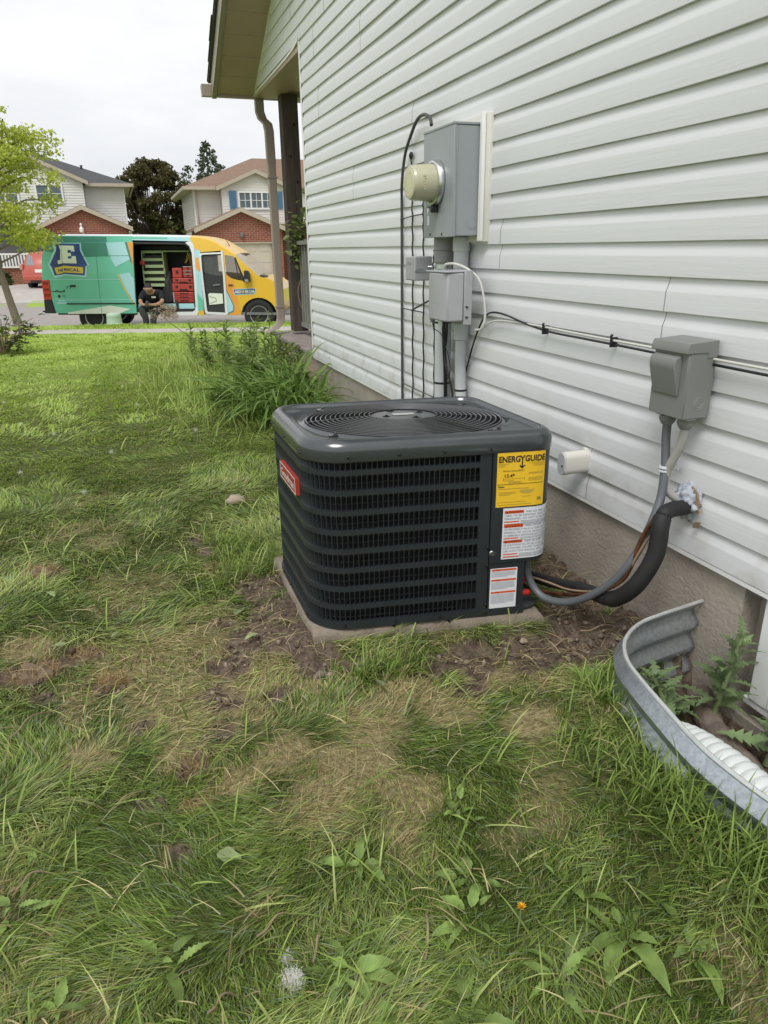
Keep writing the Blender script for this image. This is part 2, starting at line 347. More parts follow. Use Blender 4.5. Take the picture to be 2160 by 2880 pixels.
SEAMS = {(-4, -3): [5.64], (-10, -9): [6.55], (2, 3): [6.58, 2.08], (8, 9): [6.93, 2.425], (0, 1): [3.28], (-12, -11): [5.39], (-14, -13): [6.63], (-16, -15): [6.28], (-6, -5): [4.435], (-8, -7): [.6], (-2, -1): [.9], (4, 5): [.8], (6, 7): [1.2], (-18, -17): [7.4], (-20, -19): [6.9], (-22, -21): [5.1], (-24, -23): [4]}
def siding_panel(c0, y0, y1, k):
    g = B(); ny = max(2, int((y1-y0)/.35)); vs = []; fs = []
    for c in (c0, c0+1):
        zb = Z0-c*H; base = len(vs)
        for j in range(ny+1):
            y = y0+(y1-y0)*j/ny
            wv = .0012*math.sin(y*2.3+c*1.9)+.0006*math.sin(y*7.1+c)
            tp = rake_y(zb+.05)-.015
            yy = min(y, tp)
            for pz, pd in PROF:
                cut = -.012*max(0, (pz-.064)/.05) if (j == 0) else 0
                vs.append(((.0212-pd)-(k % 2)*.0012-wv*(pd > .006), yy+cut*0, zb+pz+wv*.6))
        n = len(PROF)
        for j in range(ny):
            for q in range(n-1): i = base+j*n+q; fs.append((i, i+n, i+n+1, i+1))
    return B().add(vs, fs).build('siding_panel', m_side, house, smooth=True, ang=25, fix=False)
for p0 in range(-32, 10, 2):
    cuts = sorted(SEAMS.get((p0, p0+1), [2.5+1.3*((p0*7) % 3), ]))
    ztop = Z0-p0*H
    yend = YC-.012 if Z0-(p0+1)*H < 3.10 else rake_y(Z0-(p0+1)*H)
    if p0 <= -16: yend = rake_y(Z0-(p0+1)*H)
    ys = [-3.2]+[c for c in cuts if c < yend-.1]+[yend]
    for k in range(len(ys)-1): siding_panel(p0, ys[k]+(.0007 if k else 0), ys[k+1]-(.0007 if k < len(ys)-2 else 0), k)
# backing, trims
g = B().box(.024, .20, -3.2, YC-.02, .35, 3.12)
poly = [(-3.2, 3.12), (rake_y(3.12), 3.12), (-3.2+6.5, rake_y(0)*0+RKZ+RKS*(RK0-3.3)), (-3.2, RKZ+RKS*(RK0-3.3))]
g.prism(poly, .024, .20, 'x'); g.build('wall_sheathing', m_backing, house)
g = B().box(-.004, .03, YC-.014, YC+.012, .385, 3.125); g.box(-.004, .0, YC-.03, YC-.012, .385, 3.125); g.build('corner_trim', m_trim, house, bevel=.002)
B().box(.0, .03, -3.2, YC, .372, .3875).build('starter_strip', m_trim, house)
# white trim strips along the rake and over the porch opening
def rk(y): return RKZ+RKS*(RK0-y)
g = B(); g.add([(-.006, y, rk(y)+dz) for y in (RK0, 2.5) for dz in (-.028, .004)]+[(.016, y, rk(y)+dz) for y in (RK0, 2.5) for dz in (-.028, .004)], [(0, 2, 3, 1), (4, 5, 7, 6), (0, 1, 5, 4), (2, 6, 7, 3), (0, 4, 6, 2), (1, 3, 7, 5)])
g.build('rake_trim', m_trim, house)
n = 14; g = B(); vs = []; fs = []
for i in range(n+1):
    y = YC+.012+(RK0-YC-.03)*i/n; zb = 3.088+.045*math.exp(-(y-YC)/.22)
    vs += [(-.006, y, zb), (-.006, y, zb+.022), (.02, y, zb+.022), (.02, y, zb)]
for i in range(n):
    q = 4*i
    for k in range(4): fs.append((q+k, q+(k+1) % 4, q+4+(k+1) % 4, q+4+k))
g.add(vs, fs).build('opening_trim', m_trim, house)
# foundation with the window recess
WY0, WY1 = .42, 1.565
g = B(); g.box(.022, .26, WY1, YC, -.5, .392); g.box(.022, .26, -3.2, WY0, -.5, .392); g.box(.022, .26, WY0, WY1, -.5, -.085); g.box(.10, .26, WY0, WY1, -.085, .392)
g.build('foundation_wall', m_found, house)
# basement window
m_glass = mat('window_glass', (.05, .06, .06), .05, spec=.8)
win = B().box(.012, .10, 1.405, 1.475, .0, .388).box(.012, .10, .5, .57, .0, .388).box(.013, .10, .57, 1.405, .0, .06).box(.013, .10, .57, 1.405, .35, .387).build('basement_window', m_trim, house, bevel=.004)
B().box(.04, .06, .57, 1.405, .06, .35).build('pane', m_glass, win)
B().box(.03, .075, .57, .6, .06, .35).box(.03, .075, 1.375, 1.405, .06, .35).box(.031, .075, .6, 1.375, .06, .09).build('sash', m_trim, win)
B().box(.018, .1, .46, 1.5, -.03, -.001).build('sill', m_trim, win, bevel=.005)
# ---- porch
BX0, BX1 = .0, .30
B().box(.004, BX1, YC+.0, RK0-.004, 3.06, 3.10).build('beam_soffit', m_soff, house)
B().box(.017, BX1, YC+.01, RK0-.006, 3.101, 3.35).build('beam', m_soff, house)
for k in range(8):
    B().box(.301+k*.42, .301+k*.42+.414, YC+.01, RK0-.01, 3.075, 3.09).build('porch_ceiling_panel', m_soff, house)
B().box(.2, .4, YC-.02, YC+.02, 0.3, 3.1).build('porch_wall_return', m_trim, house)
B().box(.301, 4.2, RK0-.32, RK0-.02, 3.03, 3.0745).build('front_beam', m_soff, house)
# rake overhang: soffit panels, fascia board, shingles
OV = .455
def slab(y0, y1, x0, x1, d0, d1):
    return [(x, y, rk(y)+d) for d in (d0, d1) for y in (y0, y1) for x in (x0, x1)], [(0, 2, 3, 1), (4, 5, 7, 6), (0, 1, 5, 4), (2, 6, 7, 3), (0, 4, 6, 2), (1, 3, 7, 5)]
y = RK0+.02; k = 0
while y > 1.5:
    g = B().add(*slab(y-.272, y-.002, -OV+.03, -.005, -.010, .006)); g.build('soffit_panel', m_soff, house, bevel=.003)
    y -= .275; k += 1
B().add(*slab(1.5, RK0+.06, -OV-.022, -OV+.028, -.03, .16)).build('rake_fascia', m_fasc, house, bevel=.004)
B().add(*slab(1.5, RK0+.06, -OV-.024, -OV-.0225, -.03, .012)).build('fascia_lip', m_fasc, house)
roof = B().add(*slab(1.5, RK0+.12, -OV-.05, 5.5, .165, .185)).build('roof', m_shing, house)
for k in range(28):
    y1 = RK0+.13-k*.28; B().add(*slab(y1-.31, y1, -OV-.058-.008*(k % 3), 5.5, .186+.004*(k % 2), .197+.004*(k % 2))).build('shingle_course', m_shing, roof)
B().box(-OV+.03, 5.4, RK0+.02, RK0+.055, 3.06, 3.20).build('eave_fascia', m_fasc, house)
# gutter across the front eave, its capped end seen at the rake
gp = [(RK0+.06, 3.07), (RK0+.06, 3.19), (RK0+.19, 3.19), (RK0+.185, 3.16), (RK0+.165, 3.12), (RK0+.15, 3.07)]
B().prism(gp, -OV-.13, 5.4, 'x').build('eave_gutter', m_fasc, house)
# downspout with elbows
def rect_tube(path, wx, wy, name, m, parent):
    g = B(); vs = []; fs = []
    for p in path: vs += [(p[0]-wx/2, p[1]-wy/2, p[2]), (p[0]+wx/2, p[1]-wy/2, p[2]), (p[0]+wx/2, p[1]+wy/2, p[2]), (p[0]-wx/2, p[1]+wy/2, p[2])]
    for i in range(len(path)-1):
        q = 4*i
        for k in range(4): fs.append((q+k, q+(k+1) % 4, q+4+(k+1) % 4, q+4+k))
    fs += [(3, 2, 1, 0), tuple(range(len(vs)-4, len(vs)))]
    return g.add(vs, fs).build(name, m, parent, bevel=.006)
ds = rect_tube([(.06, 9.43, 3.07), (.06, 9.43, 2.93), (.075, 9.38, 2.85), (.105, 9.24, 2.78), (.115, 9.22, 2.70), (.117, 9.22, 2.36)], .10, .085, 'downspout', m_fasc, house)
rect_tube([(.117, 9.22, 2.375), (.117, 9.22, .60), (.10, 9.21, .54), (.02, 9.15, .47), (-.10, 9.08, .445)], .094, .079, 'downspout_length', m_fasc, ds)
for zz in (.72, 2.2): B().box(.06, .174, 9.175, 9.262, zz, zz+.02).build('strap', m_fasc, ds)
# porch post (two faces, checked), base, railing
post = B().box(.235, .425, 9.02, 9.20, .44, 3.06).build('porch_post', m_post, house, bevel=.008)
B().add([(.342, 9.0185, .75), (.346, 9.0185, .75), (.349, 9.0185, 1.9), (.345, 9.0185, 1.9), (.352, 9.0185, 2.75), (.350, 9.0185, 2.75)], [(0, 1, 2, 3), (3, 2, 4, 5)]).build('drying_crack', mat('crack_black', (.008, .006, .006), 1), post)
for zz, xx in ((2.42, .31), (2.15, .38), (1.72, .33), (1.3, .30), (2.75, .37), (1.05, .36)):
    B().lathe([(.017, 0), (.012, .003)], 10, (xx, 9.019, zz), (0, -1, 0)).build('knot', mat('dark_knot', (.02, .014, .012), .9), post)
base = B().box(.06, 4.2, YC+.02, 9.36, -.35, .36).build('porch_base', m_ochre, house)
for k in range(17): B().box(.03, 4.2, YC+.02+k*.134, YC+.02+k*.134+.128, .362, .40).build('deck_board', m_deck, house, bevel=.004)
B().box(.26, 4.2, 9.05, 9.13, 1.47, 1.52).box(.262, 4.2, 9.055, 9.125, .52, .57).build('front_rail', m_rail, house)
for k in range(26): B().box(.46+k*.12, .50+k*.12, 9.07, 9.11, .57, 1.47).build('front_baluster', m_rail, house)
rl = B().box(.30, .40, YC+.02, 9.02, 1.455, 1.50).build('side_handrail', m_rail, house, bevel=.004)
B().box(.33, .37, YC+.02, 9.02, .50, .55).build('side_rail', m_rail, house)
for k in range(15): B().box(.332, .368, YC+.08+k*.13, YC+.116+k*.13, .55, 1.455).build('side_baluster', m_rail, house)
# rest of the shell so that the house is a body from every side
g = B().box(.21, 9, -3.2, -3.0, .35, 5.2).box(8.8, 9, -3.0, YC, .35, 5.2).box(.42, 9, YC-.3, YC-.1, .35, 3.2); g.build('outer_wall', m_side, house)
# mount holes / stains by the lineset
# ================================================================== condensing unit and pad
ACX, ACY, SH = .985, 2.585, -.17
HA, HB = .45, .35; ZB, ZLIP, ZTOP = .062, .722, .788
RAD = {'FL': .13, 'FR': .085, 'BL': .12, 'BR': .10}
def acw(lx, ly, z): return (lx, ly+SH*lx, z)
SEAM = .205
def skin(s, off=0.):
    """point and normal on the plan outline; s runs from the front seam to the left (negative: to the right)"""
    a, b = HA, HB
    if s < 0:
        s = -s; L0 = a-RAD['FR']-SEAM; r = RAD['FR']
        if s <= L0: p, n = (SEAM+s, -b), (0, -1)
        elif s <= L0+r*math.pi/2:
            t = (s-L0)/r; n = (math.sin(t), -math.cos(t)); p = (a-r+r*n[0], -b+r+r*n[1])
        else: p, n = (a, -b+r+s-L0-r*math.pi/2), (1, 0)
    else:
        L0 = SEAM+a-RAD['FL']; r = RAD['FL']
        if s <= L0: p, n = (SEAM-s, -b), (0, -1)
        elif s <= L0+r*math.pi/2:
            t = (s-L0)/r; n = (-math.sin(t), -math.cos(t)); p = (-a+r+r*n[0], -b+r+r*n[1])
        else:
            q = s-L0-r*math.pi/2; r2 = RAD['BL']; L1 = 2*b-r-r2
            if q <= L1: p, n = (-a, -b+r+q), (-1, 0)
            elif q <= L1+r2*math.pi/2:
                t = (q-L1)/r2; n = (-math.cos(t), math.sin(t)); p = (-a+r2+r2*n[0], b-r2+r2*n[1])
            else: p, n = (-a+r2+q-L1-r2*math.pi/2, b), (0, 1)
    return (p[0]+n[0]*off, p[1]+n[1]*off)
def sk(s, z, off=0.): x, y = skin(s, off); return acw(x, y, z)
S_END = SEAM+HA-RAD['FL']+RAD['FL']*math.pi/2+2*HB-RAD['FL']-RAD['BL']+RAD['BL']*math.pi/2+2*HA-RAD['BL']-RAD['BR']
S_RIGHT = -(HA-RAD['FR']-SEAM+RAD['FR']*math.pi/2+2*HB-RAD['FR']-RAD['BR'])
m_ac = mat('charcoal_powder_coat', (.024, .0285, .0320), .34, var=.12, vs=9, spec=.45)
m_actop = mat('charcoal_gloss_top', (.046, .052, .057), .19, var=.12, vs=9, spec=.85, coat=.2)
m_coil = mat('coil_black', (.006, .006, .0075), .7, bump=.6, bs=220, stretch=(1, 1, .15))
m_blk = mat('black_wire', (.030, .030, .032), .16, spec=1., coat=.6)
m_screw = mat('black_screw', (.012, .012, .013), .35)
m_yel = mat('label_yellow', srgb(236, 190, 42), .5); m_ink = mat('label_ink', (.02, .018, .015), .6); m_ink2 = mat('label_grey_ink', (.30, .23, .05), .6)
m_wht = mat('label_white', (.72, .73, .76), .5); m_org = mat('label_orange', srgb(214, 84, 30), .5); m_ink3 = mat('label_pale_ink', (.30, .32, .36), .6)
m_red = mat('badge_red', (.36, .035, .028), .35); m_bw = mat('badge_white', (.80, .72, .70), .4)
ac = thing('air_conditioner', 'dark charcoal air conditioner condenser with louvred sides on concrete pad', 'air conditioner', (ACX, ACY, 0))
# ---- louvre rows: real pressed slots, nine rows wrapped round front, corner and left side
PITCH_S, ROW0, ROWP = .0186, .0785, .0752
NCELL = int((SEAM+HA-RAD['FL']+RAD['FL']*math.pi/2+2*HB-RAD['FL']-RAD['BL'])/PITCH_S)
def rr_ring(w, h, r, n=3):
    pts = []
    for cx, cy, a0 in ((w-r, h-r, 0), (-w+r, h-r, 90), (-w+r, -h+r, 180), (w-r, -h+r, 270)):
        for k in range(n): a = math.radians(a0+90*k/(n-1)); pts.append((cx+r*math.cos(a), cy+r*math.sin(a)))
    return pts
inner = rr_ring(.0081, .0292, .0056); outer = []
for (x, y), k in zip(inner, range(12)):
    q = k//3; sx, sy = ((1, 1), (-1, 1), (-1, -1), (1, -1))[q]; j = k % 3
    ww, hh = PITCH_S/2, ROWP/2
    if j == 1: outer.append((sx*ww, sy*hh))
    elif (q % 2 == 0 and j == 0) or (q % 2 == 1 and j == 2): outer.append((sx*ww, y))
    else: outer.append((x, sy*hh))
for row in range(9):
    g = B(); zc = ROW0+row*ROWP+.0272
    for c in range(NCELL):
        sc = .044+(c+.5)*PITCH_S
        vs = []
        for x, y in outer: vs.append(sk(sc-x, zc+y, 0))
        for x, y in inner: vs.append(sk(sc-x, zc+y, 0))
        for x, y in inner: vs.append(sk(sc-x*.9-.003, zc+y*.93, -.011))
        fs = []
        for k in range(12):
            k2 = (k+1) % 12; fs.append((k, k2, 12+k2, 12+k)); fs.append((12+k, 12+k2, 24+k2, 24+k))
        g.add(vs, fs)
    g.build('louver_row', m_ac, ac, smooth=True, ang=30)
zt0, zt1 = ROW0-.0104, ROW0+9*ROWP-.0104
def sheet(name, m, s0, s1, z0, z1, off, parent, th=.0, n=None, smooth=True):
    n = n or max(1, int(abs(s1-s0)/.02)); vs = []; fs = []
    for i in range(n+1):
        s = s0+(s1-s0)*i/n; vs += [sk(s, z0, off), sk(s, z1, off)]
    for i in range(n): q = 2*i; fs.append((q, q+2, q+3, q+1))
    if th:
        o = len(vs)
        for i in range(n+1):
            s = s0+(s1-s0)*i/n; vs += [sk(s, z0, off-th), sk(s, z1, off-th)]
        for i in range(n):
            q = 2*i; fs += [(o+q, o+q+1, o+q+3, o+q+2), (q, o+q, o+q+2, q+2), (q+1, q+3, o+q+3, o+q+1)]
        fs += [(0, 1, o+1, o), (2*n, o+2*n, o+2*n+1, 2*n+1)]
    return B().add(vs, fs).build(name, m, parent, smooth=smooth, ang=40)
SL = .044+NCELL*PITCH_S
sheet('corner_post', m_ac, .002, .0445, ZB+.01, ZLIP+.01, .0, ac, th=.006)
sheet('base_flange', m_ac, .0445, SL, ZB+.005, zt0+.0005, .0005, ac, th=.004); sheet('top_flange', m_ac, .0445, SL, zt1, ZLIP+.01, .0, ac)
sheet('back_panel', m_ac, SL, S_END, ZB+.01, ZLIP+.01, 0, ac, th=.004)
sheet('coil', m_coil, -.0, S_END, ZB+.01, ZLIP, -.030, ac)
g = B()
for row in range(26):
    z = ZB+.03+row*.0254; pts = [sk(.02+i*(SL-.02)/60, z, -.024) for i in range(61)]; g.tube(pts, .0035, 5, caps=False)
g.build('coil_tube', mat('coil_tube_grey', (.05, .05, .055), .4, metal=.6), ac, smooth=True)
# base pan rim
sheet('base_pan', m_ac, -.145, SL+.25, ZB-.006, ZB+.022, .007, ac, th=.02)
g = B(); pts = [skin(S_RIGHT+(S_END-S_RIGHT)*i/80, -.01) for i in range(81)]
g.add([acw(x, y, ZB+.004) for x, y in pts], [tuple(range(81))]); g.build('pan_floor', m_ac, ac)
# service panels on the right
S_UP = -(HA-RAD['FR']-SEAM+RAD['FR']*math.pi/2+.34)
up = sheet('upper_service_panel', m_ac, -.002, S_UP, .276, ZLIP+.012, .004, ac, th=.012)
lo = sheet('lower_service_panel', m_ac, -.002, -.142, ZB+.012, .274, .0015, ac, th=.006)
xr, yr = skin(-.142, 0)
B().box(xr-.006, xr, yr, yr+.28, ZB+.012, .274).mapv(lambda x, y, z: acw(x, y, z)).build('valve_recess', m_ac, ac)
B().box(xr-.25, xr-.007, yr+.02, yr+.5, ZB+.012, .274).mapv(lambda x, y, z: acw(x, y, z)).build('inner_bulkhead', m_coil, ac)
sheet('right_panel', m_ac, S_UP+.002, S_RIGHT-.05, ZB+.01, ZLIP+.012, 0, ac, th=.005)
# knock-in screws
def screw(s, z, parent=ac, r=.0052, off=.004):
    a = Vector(sk(s, z, off)); b = Vector(sk(s, z, off+.0075)); B().tube([a, a.lerp(b, .55), b], [r*1.25, r, r*.75], 8).build('screw', m_screw, parent, smooth=True, ang=40)
for s in (.01, .18, .34, .52, .70, .95, 1.2): screw(s, ZLIP+.008, off=.006)
for s in (.012, .19, .36, .55, .72, 1.0): screw(s, ZB+.012, off=.008)
for z in (.345, .27, .105): screw(.008, z)
for z in (.66, .3): screw(SL-.02, z)
a = Vector(sk(-.012, .318, .002)); b = Vector(sk(-.012, .318, .007))
B().tube([a, b], [.014, .010], 14).build('panel_fastener', mat('dull_zinc', (.22, .22, .22), .35, metal=.8), ac, smooth=True, ang=40)
# ---- top cover (lofted rim, dished deck, round fan opening)
NP = 128
def ringpts(e):
    r = []
    tot = S_END-S_RIGHT+RAD['BR']*math.pi/2
    for i in range(NP):
        s = S_RIGHT+tot*i/NP
        if s <= S_END: x, y = skin(s, 0); 
        else:
            t = (s-S_END)/RAD['BR']; n = (math.sin(t), math.cos(t)); x, y = HA-RAD['BR']+RAD['BR']*n[0], HB-RAD['BR']+RAD['BR']*n[1]
        # inset toward the centre along the local normal approximated by scaling
        k = 1-e/HA if False else None
        r.append((x, y))
    return r
base_ring = ringpts(0)
def inset(ring, e):
    o = []
    n = len(ring)
    for i in range(n):
        (x0, y0), (x1, y1) = ring[i-1], ring[(i+1) % n]; tx, ty = x1-x0, y1-y0; l = math.hypot(tx, ty) or 1
        nx, ny = ty/l, -tx/l                      # inward or outward?
        x, y = ring[i]
        if (x*nx+y*ny) < 0: nx, ny = -nx, -ny
        o.append((x-nx*e, y-ny*e))
    return o
FCX, FCY, FRX, FRY = .002, -.012, .376, .293
rings = [(-.004, ZLIP-.012), (-.0075, ZLIP-.008), (-.008, ZLIP+.030), (-.005, ZLIP+.042), (.004, ZLIP+.054), (.014, ZLIP+.062), (.024, ZTOP), (.031, ZTOP-.001), (.036, ZTOP-.006), (.040, ZTOP-.014), (.044, ZTOP-.017)]
vs = []; fs = []
for e, z in rings: vs += [acw(x, y, z) for x, y in inset(base_ring, e)]
def ell(k, z):
    o = []
    for x, y in base_ring:
        a = math.atan2((y-FCY)/FRY, (x-FCX)/FRX); o.append(acw(FCX+FRX*k*math.cos(a), FCY+FRY*k*math.sin(a), z))
    return o
for k, z in ((1.03, ZTOP-.018), (1.015, ZTOP-.012), (1.0, ZTOP-.012), (.99, ZTOP-.03), (.985, ZTOP-.12)): vs += ell(k, z)
NRG = len(vs)//NP
for r in range(NRG-1):
    for i in range(NP): a0 = r*NP+i; b0 = r*NP+(i+1) % NP; fs.append((a0, b0, b0+NP, a0+NP))
top = B().add(vs, fs).build('top_cover', m_actop, ac, smooth=True, ang=60)
# dark fan well, blades, motor, wire guard
g = B(); g.add([acw(FCX+FRX*.975*math.cos(t*math.pi/24), FCY+FRY*.975*math.sin(t*math.pi/24), z) for z in (ZTOP-.10, ZTOP-.34) for t in range(48)], [(i, (i+1) % 48, 48+(i+1) % 48, 48+i) for i in range(48)]+[tuple(range(48, 96))]); g.build('fan_shroud', m_coil, ac, smooth=True)
fan = B().lathe([(.05, -.06), (.055, .0)], 20, (FCX, FCY, ZTOP-.16)).build('fan', m_coil, ac)
for k in range(3):
    g = B(); vs = []; fs = []
    for i in range(9):
        a = math.radians(k*120+i*8.5)
        for r in (.05, .16, .26): vs.append((FCX+r*1.1*math.cos(a), FCY+r*.98*math.sin(a), ZTOP-.15-.011*i*(.5+r*2)+.0))
    for i in range(8):
        for j in range(2): q = 3*i+j; fs.append((q, q+1, q+4, q+3))
    g.add(vs, fs).build('fan_blade', mat('fan_blade_grey', (.10, .105, .11), .35, metal=.3), fan, smooth=True)
def dome(q): return ZTOP+.010-.020*q*q
NRING = 14
for k in range(NRING):
    q = .345+(.985-.345)*k/(NRING-1); pts = [acw(FCX+FRX*q*math.cos(2*math.pi*i/72), FCY+FRY*q*math.sin(2*math.pi*i/72), dome(q)) for i in range(73)]
    B().tube(pts, .0027, 6, caps=False).build('guard_ring', m_blk, ac, smooth=True)
for a in (38, 128, 218, 308):
    for da in (-.8, ):
        t = math.radians(a+da); pts = [acw(FCX+FRX*q*math.cos(t), FCY+FRY*q*math.sin(t), dome(q)-.005) for q in (.25, .5, .75, 1.0)]
        e = acw(FCX+FRX*1.09*math.cos(t), FCY+FRY*1.09*math.sin(t), ZTOP-.012); pts.append(e)
        B().tube(pts, .003, 6).build('guard_spoke', m_blk, ac, smooth=True)
    t = math.radians(a); x, y = FCX+FRX*1.10*math.cos(t), FCY+FRY*1.10*math.sin(t)
    B().box(x-.017, x+.017, y-.008, y+.008, ZTOP-.017, ZTOP-.008).mapv(acw).build('guard_clip', m_blk, ac, bevel=.002)
    B().lathe([(.007, 0), (.007, .005), (.004, .008)], 8, acw(x+.008, y, ZTOP-.009)).build('screw', m_screw, ac)
for a in (83, 173, 263, 353):
    t = math.radians(a); pts = [acw(FCX+FRX*q*math.cos(t), FCY+FRY*q*math.sin(t), dome(q)-.004) for q in (.25, .5, .75, .985)]
    B().tube(pts, .0026, 6).build('guard_spoke', m_blk, ac, smooth=True)
hub = B(); prof = [(.0, .0), (.085, .0), (.115, -.002), (.118, -.010)]
hub.add([acw(FCX+FRX/.32*r*math.cos(2*math.pi*i/40), FCY+FRY/.32*r*math.sin(2*math.pi*i/40), ZTOP+.007+h) for r, h in ((.04, 0), (.085, 0), (.104, -.003), (.108, -.012), (.09, -.05)) for i in range(40)],
        [(q*40+i, q*40+(i+1) % 40, (q+1)*40+(i+1) % 40, (q+1)*40+i) for q in range(4) for i in range(40)]+[tuple(range(40))])
hub = hub.build('motor_plate', mat('motor_plate_grey', (.10, .105, .11), .25, spec=.7), ac, smooth=True, ang=50)
for a in (20, 110, 200, 290):
    t = math.radians(a); g = B()
    x, y = FCX+.078*math.cos(t), FCY+.070*math.sin(t)
    g.add([acw(x+.016*math.cos(2*math.pi*i/12), y+.009*math.sin(2*math.pi*i/12), ZTOP+.0085) for i in range(12)], [tuple(range(12))]); g.build('mount_slot', m_coil, hub)
    B().lathe([(.006, 0), (.006, .005), (.003, .006)], 8, acw(x, y, ZTOP+.0082)).build('mount_nut', m_screw, hub)
B().add([acw(FCX+dx, FCY+dy, ZTOP+.0090) for dx, dy in ((-.042, -.016), (.042, -.016), (.042, .016), (-.042, .016))], [(0, 1, 2, 3)]).build('motor_sticker', mat('dull_sticker', (.42, .43, .43), .5), hub)
for pts in ([(.30, .02), (.385, -.17), (.40, -.27)],):
    B().tube([acw(x, y, ZTOP-.012) for x, y in ((.33, .17), (.375, .05), (.385, -.10))], .004, 6).build('pressed_rib', m_actop, top, smooth=True)
# ---- labels, printed on thin sheets that follow the panel
def printed(txt, u, z, size, m, parent, off=.0068, bold=0., name='lettering', stretch=1., align='LEFT', space=1., wd=None):
    vs, fs = textmesh(txt, size, align, bold, space=space)
    if wd: stretch = wd/max(v[0] for v in vs)
    B().add([sk(-(u+x*stretch), z+y, off) for x, y, _ in vs], fs).build(name, m, parent, fix=False)
def bar(u0, u1, z0, z1, m, parent, name, off=.0064): return sheet(name, m, -u0, -u1, z0, z1, off, parent)
def label_sheet(name, m, u0, u1, z0, z1, parent=ac, off=.0052): return sheet(name, m, -u0, -u1, z0, z1, off, parent, th=.0008)
U = lambda x: x-ACX-SEAM                                # world x on the front -> label coordinate
eg = label_sheet('energy_label', m_yel, .016, .200, .503, .7155); tag(eg, 'yellow efficiency label with black heading')
printed('ENERG', .0195, .676, .0315, m_ink, eg, bold=.0009, wd=.0810); printed('GUIDE', .1180, .676, .0315, m_ink, eg, bold=.0009, wd=.0770)
g = B(); yk = [((.1005, .699), (.1085, .687)), ((.1165, .699), (.1085, .687)), ((.1085, .688), (.1085, .653)), ((.099, .662), (.1085, .652)), ((.118, .662), (.1085, .652))]
for (u0, z0), (u1, z1) in yk:
    d = Vector((u1-u0, z1-z0)).normalized(); n = Vector((-d.y, d.x))*.0022
    g.add([sk(-(u0+n.x), z0+n.y, .007), sk(-(u0-n.x), z0-n.y, .007), sk(-(u1-n.x), z1-n.y, .007), sk(-(u1+n.x), z1+n.y, .007)], [(0, 1, 2, 3)])
g.build('heading_arrow', m_ink, eg)
bar(.018, .194, .5905, .5922, m_ink, eg, 'divider')
printed('Efficiency Rating (SEER2)*', .038, .640, .0082, m_ink, eg, stretch=.95); printed('13.4*', .041, .618, .0175, m_ink, eg, bold=.0003, stretch=1.1)
printed('Notice', .021, .580, .0085, m_ink, eg, bold=.0003)
bar(.041, .120, .6115, .6122, m_ink, eg, 'scale_line')
for u in (.041, .120): bar(u-.0006, u+.0006, .607, .616, m_ink, eg, 'scale_tick')
for (u0, u1, z) in ((.02, .06, .669), (.02, .045, .664), (.02, .043, .659), (.135, .195, .668), (.15, .195, .663), (.15, .195, .658), (.135, .192, .632), (.135, .19, .628), (.135, .188, .612), (.135, .19, .607), (.135, .19, .602), (.06, .11, .600), (.058, .108, .596), (.021, .14, .573), (.025, .09, .560), (.025, .088, .555), (.025, .07, .550), (.115, .15, .541), (.021, .13, .521), (.021, .15, .511), (.04, .08, .605)):
    bar(u0, u1, z, z+.0013, m_ink2, eg, 'fine_print')
g = B(); blobp = [(.100, .563), (.108, .567), (.13, .569), (.150, .567), (.158, .572), (.16, .564), (.152, .558), (.14, .553), (.125, .553), (.112, .557)]
g.add([sk(-u, z, .0066) for u, z in blobp], [tuple(range(len(blobp)))]); g.build('map_print', mat('map_print_ochre', (.48, .36, .06), .6), eg)
bar(.172, .187, .524, .535, m_ink2, eg, 'agency_mark')
wl = label_sheet('warning_label', m_wht, .046, .292, .291, .497); tag(wl, 'white warning label with orange bars wrapped round the corner')
def wbar(u0, u1, z, h, parent, txt=True):
    bar(u0, u1, z, z+h, m_org, parent, 'warning_bar')
    g = B(); g.add([sk(-(u0+.006), z+.002, .0072), sk(-(u0+.014), z+.002, .0072), sk(-(u0+.010), z+h-.002, .0072)], [(0, 1, 2)]); g.build('warning_triangle', m_ink, parent)
    if txt: printed('WARNING', u0+.017, z+h*.22, h*.82, m_ink, parent, off=.0071, stretch=1.15)
z = .486
blocks = [(.476, ['RISK OF FIRE - FLAMMABLE', 'USED. TO BE REPAIRED ONLY BY', 'PERSONNEL. DO NOT PUNCTURE']), (.420, ['RISK OF FIRE - DISPOSE', 'OF PROPERLY IN ACCORDANCE', 'FEDERAL OR LOCAL REGULATIONS', 'FLAMMABLE REFRIGERANT USED']), (.357, ['RISK OF FIRE - ALL', 'BE IGNITION SOURCES SHALL NOT', 'DUCTWORK. OTHER THAN AUX', 'USE WITH THE SPECIFIC APPL'])]
for z, ls in blocks:
    wbar(.051, .125, z, .0115, wl)
    for i, t in enumerate(ls): printed(t, .134 if i == 0 else .051, z+.001-i*.0125, .0105, m_ink3, wl, stretch=1.12, bold=.0001)
for z, n in ((.441, 2), (.374, 1), (.309, 2)):
    for k in range(n): bar(.051, .108+.006*k, z-k*.0105, z-k*.0105+.0042, m_org, wl, 'caution_bar')
for z0, n in ((.444, 3), (.432, 2), (.377, 2), (.366, 1), (.311, 3), (.298, 1)):
    for k in range(n): bar(.115 if z0 not in (.366, .298) else .051, .285, z0-k*.0045, z0-k*.0045+.0016, m_ink3, wl, 'fine_print')
ll = label_sheet('caution_label', m_wht, .008, .114, .083, .253, off=.0030); tag(ll, 'small white caution label with three orange bars')
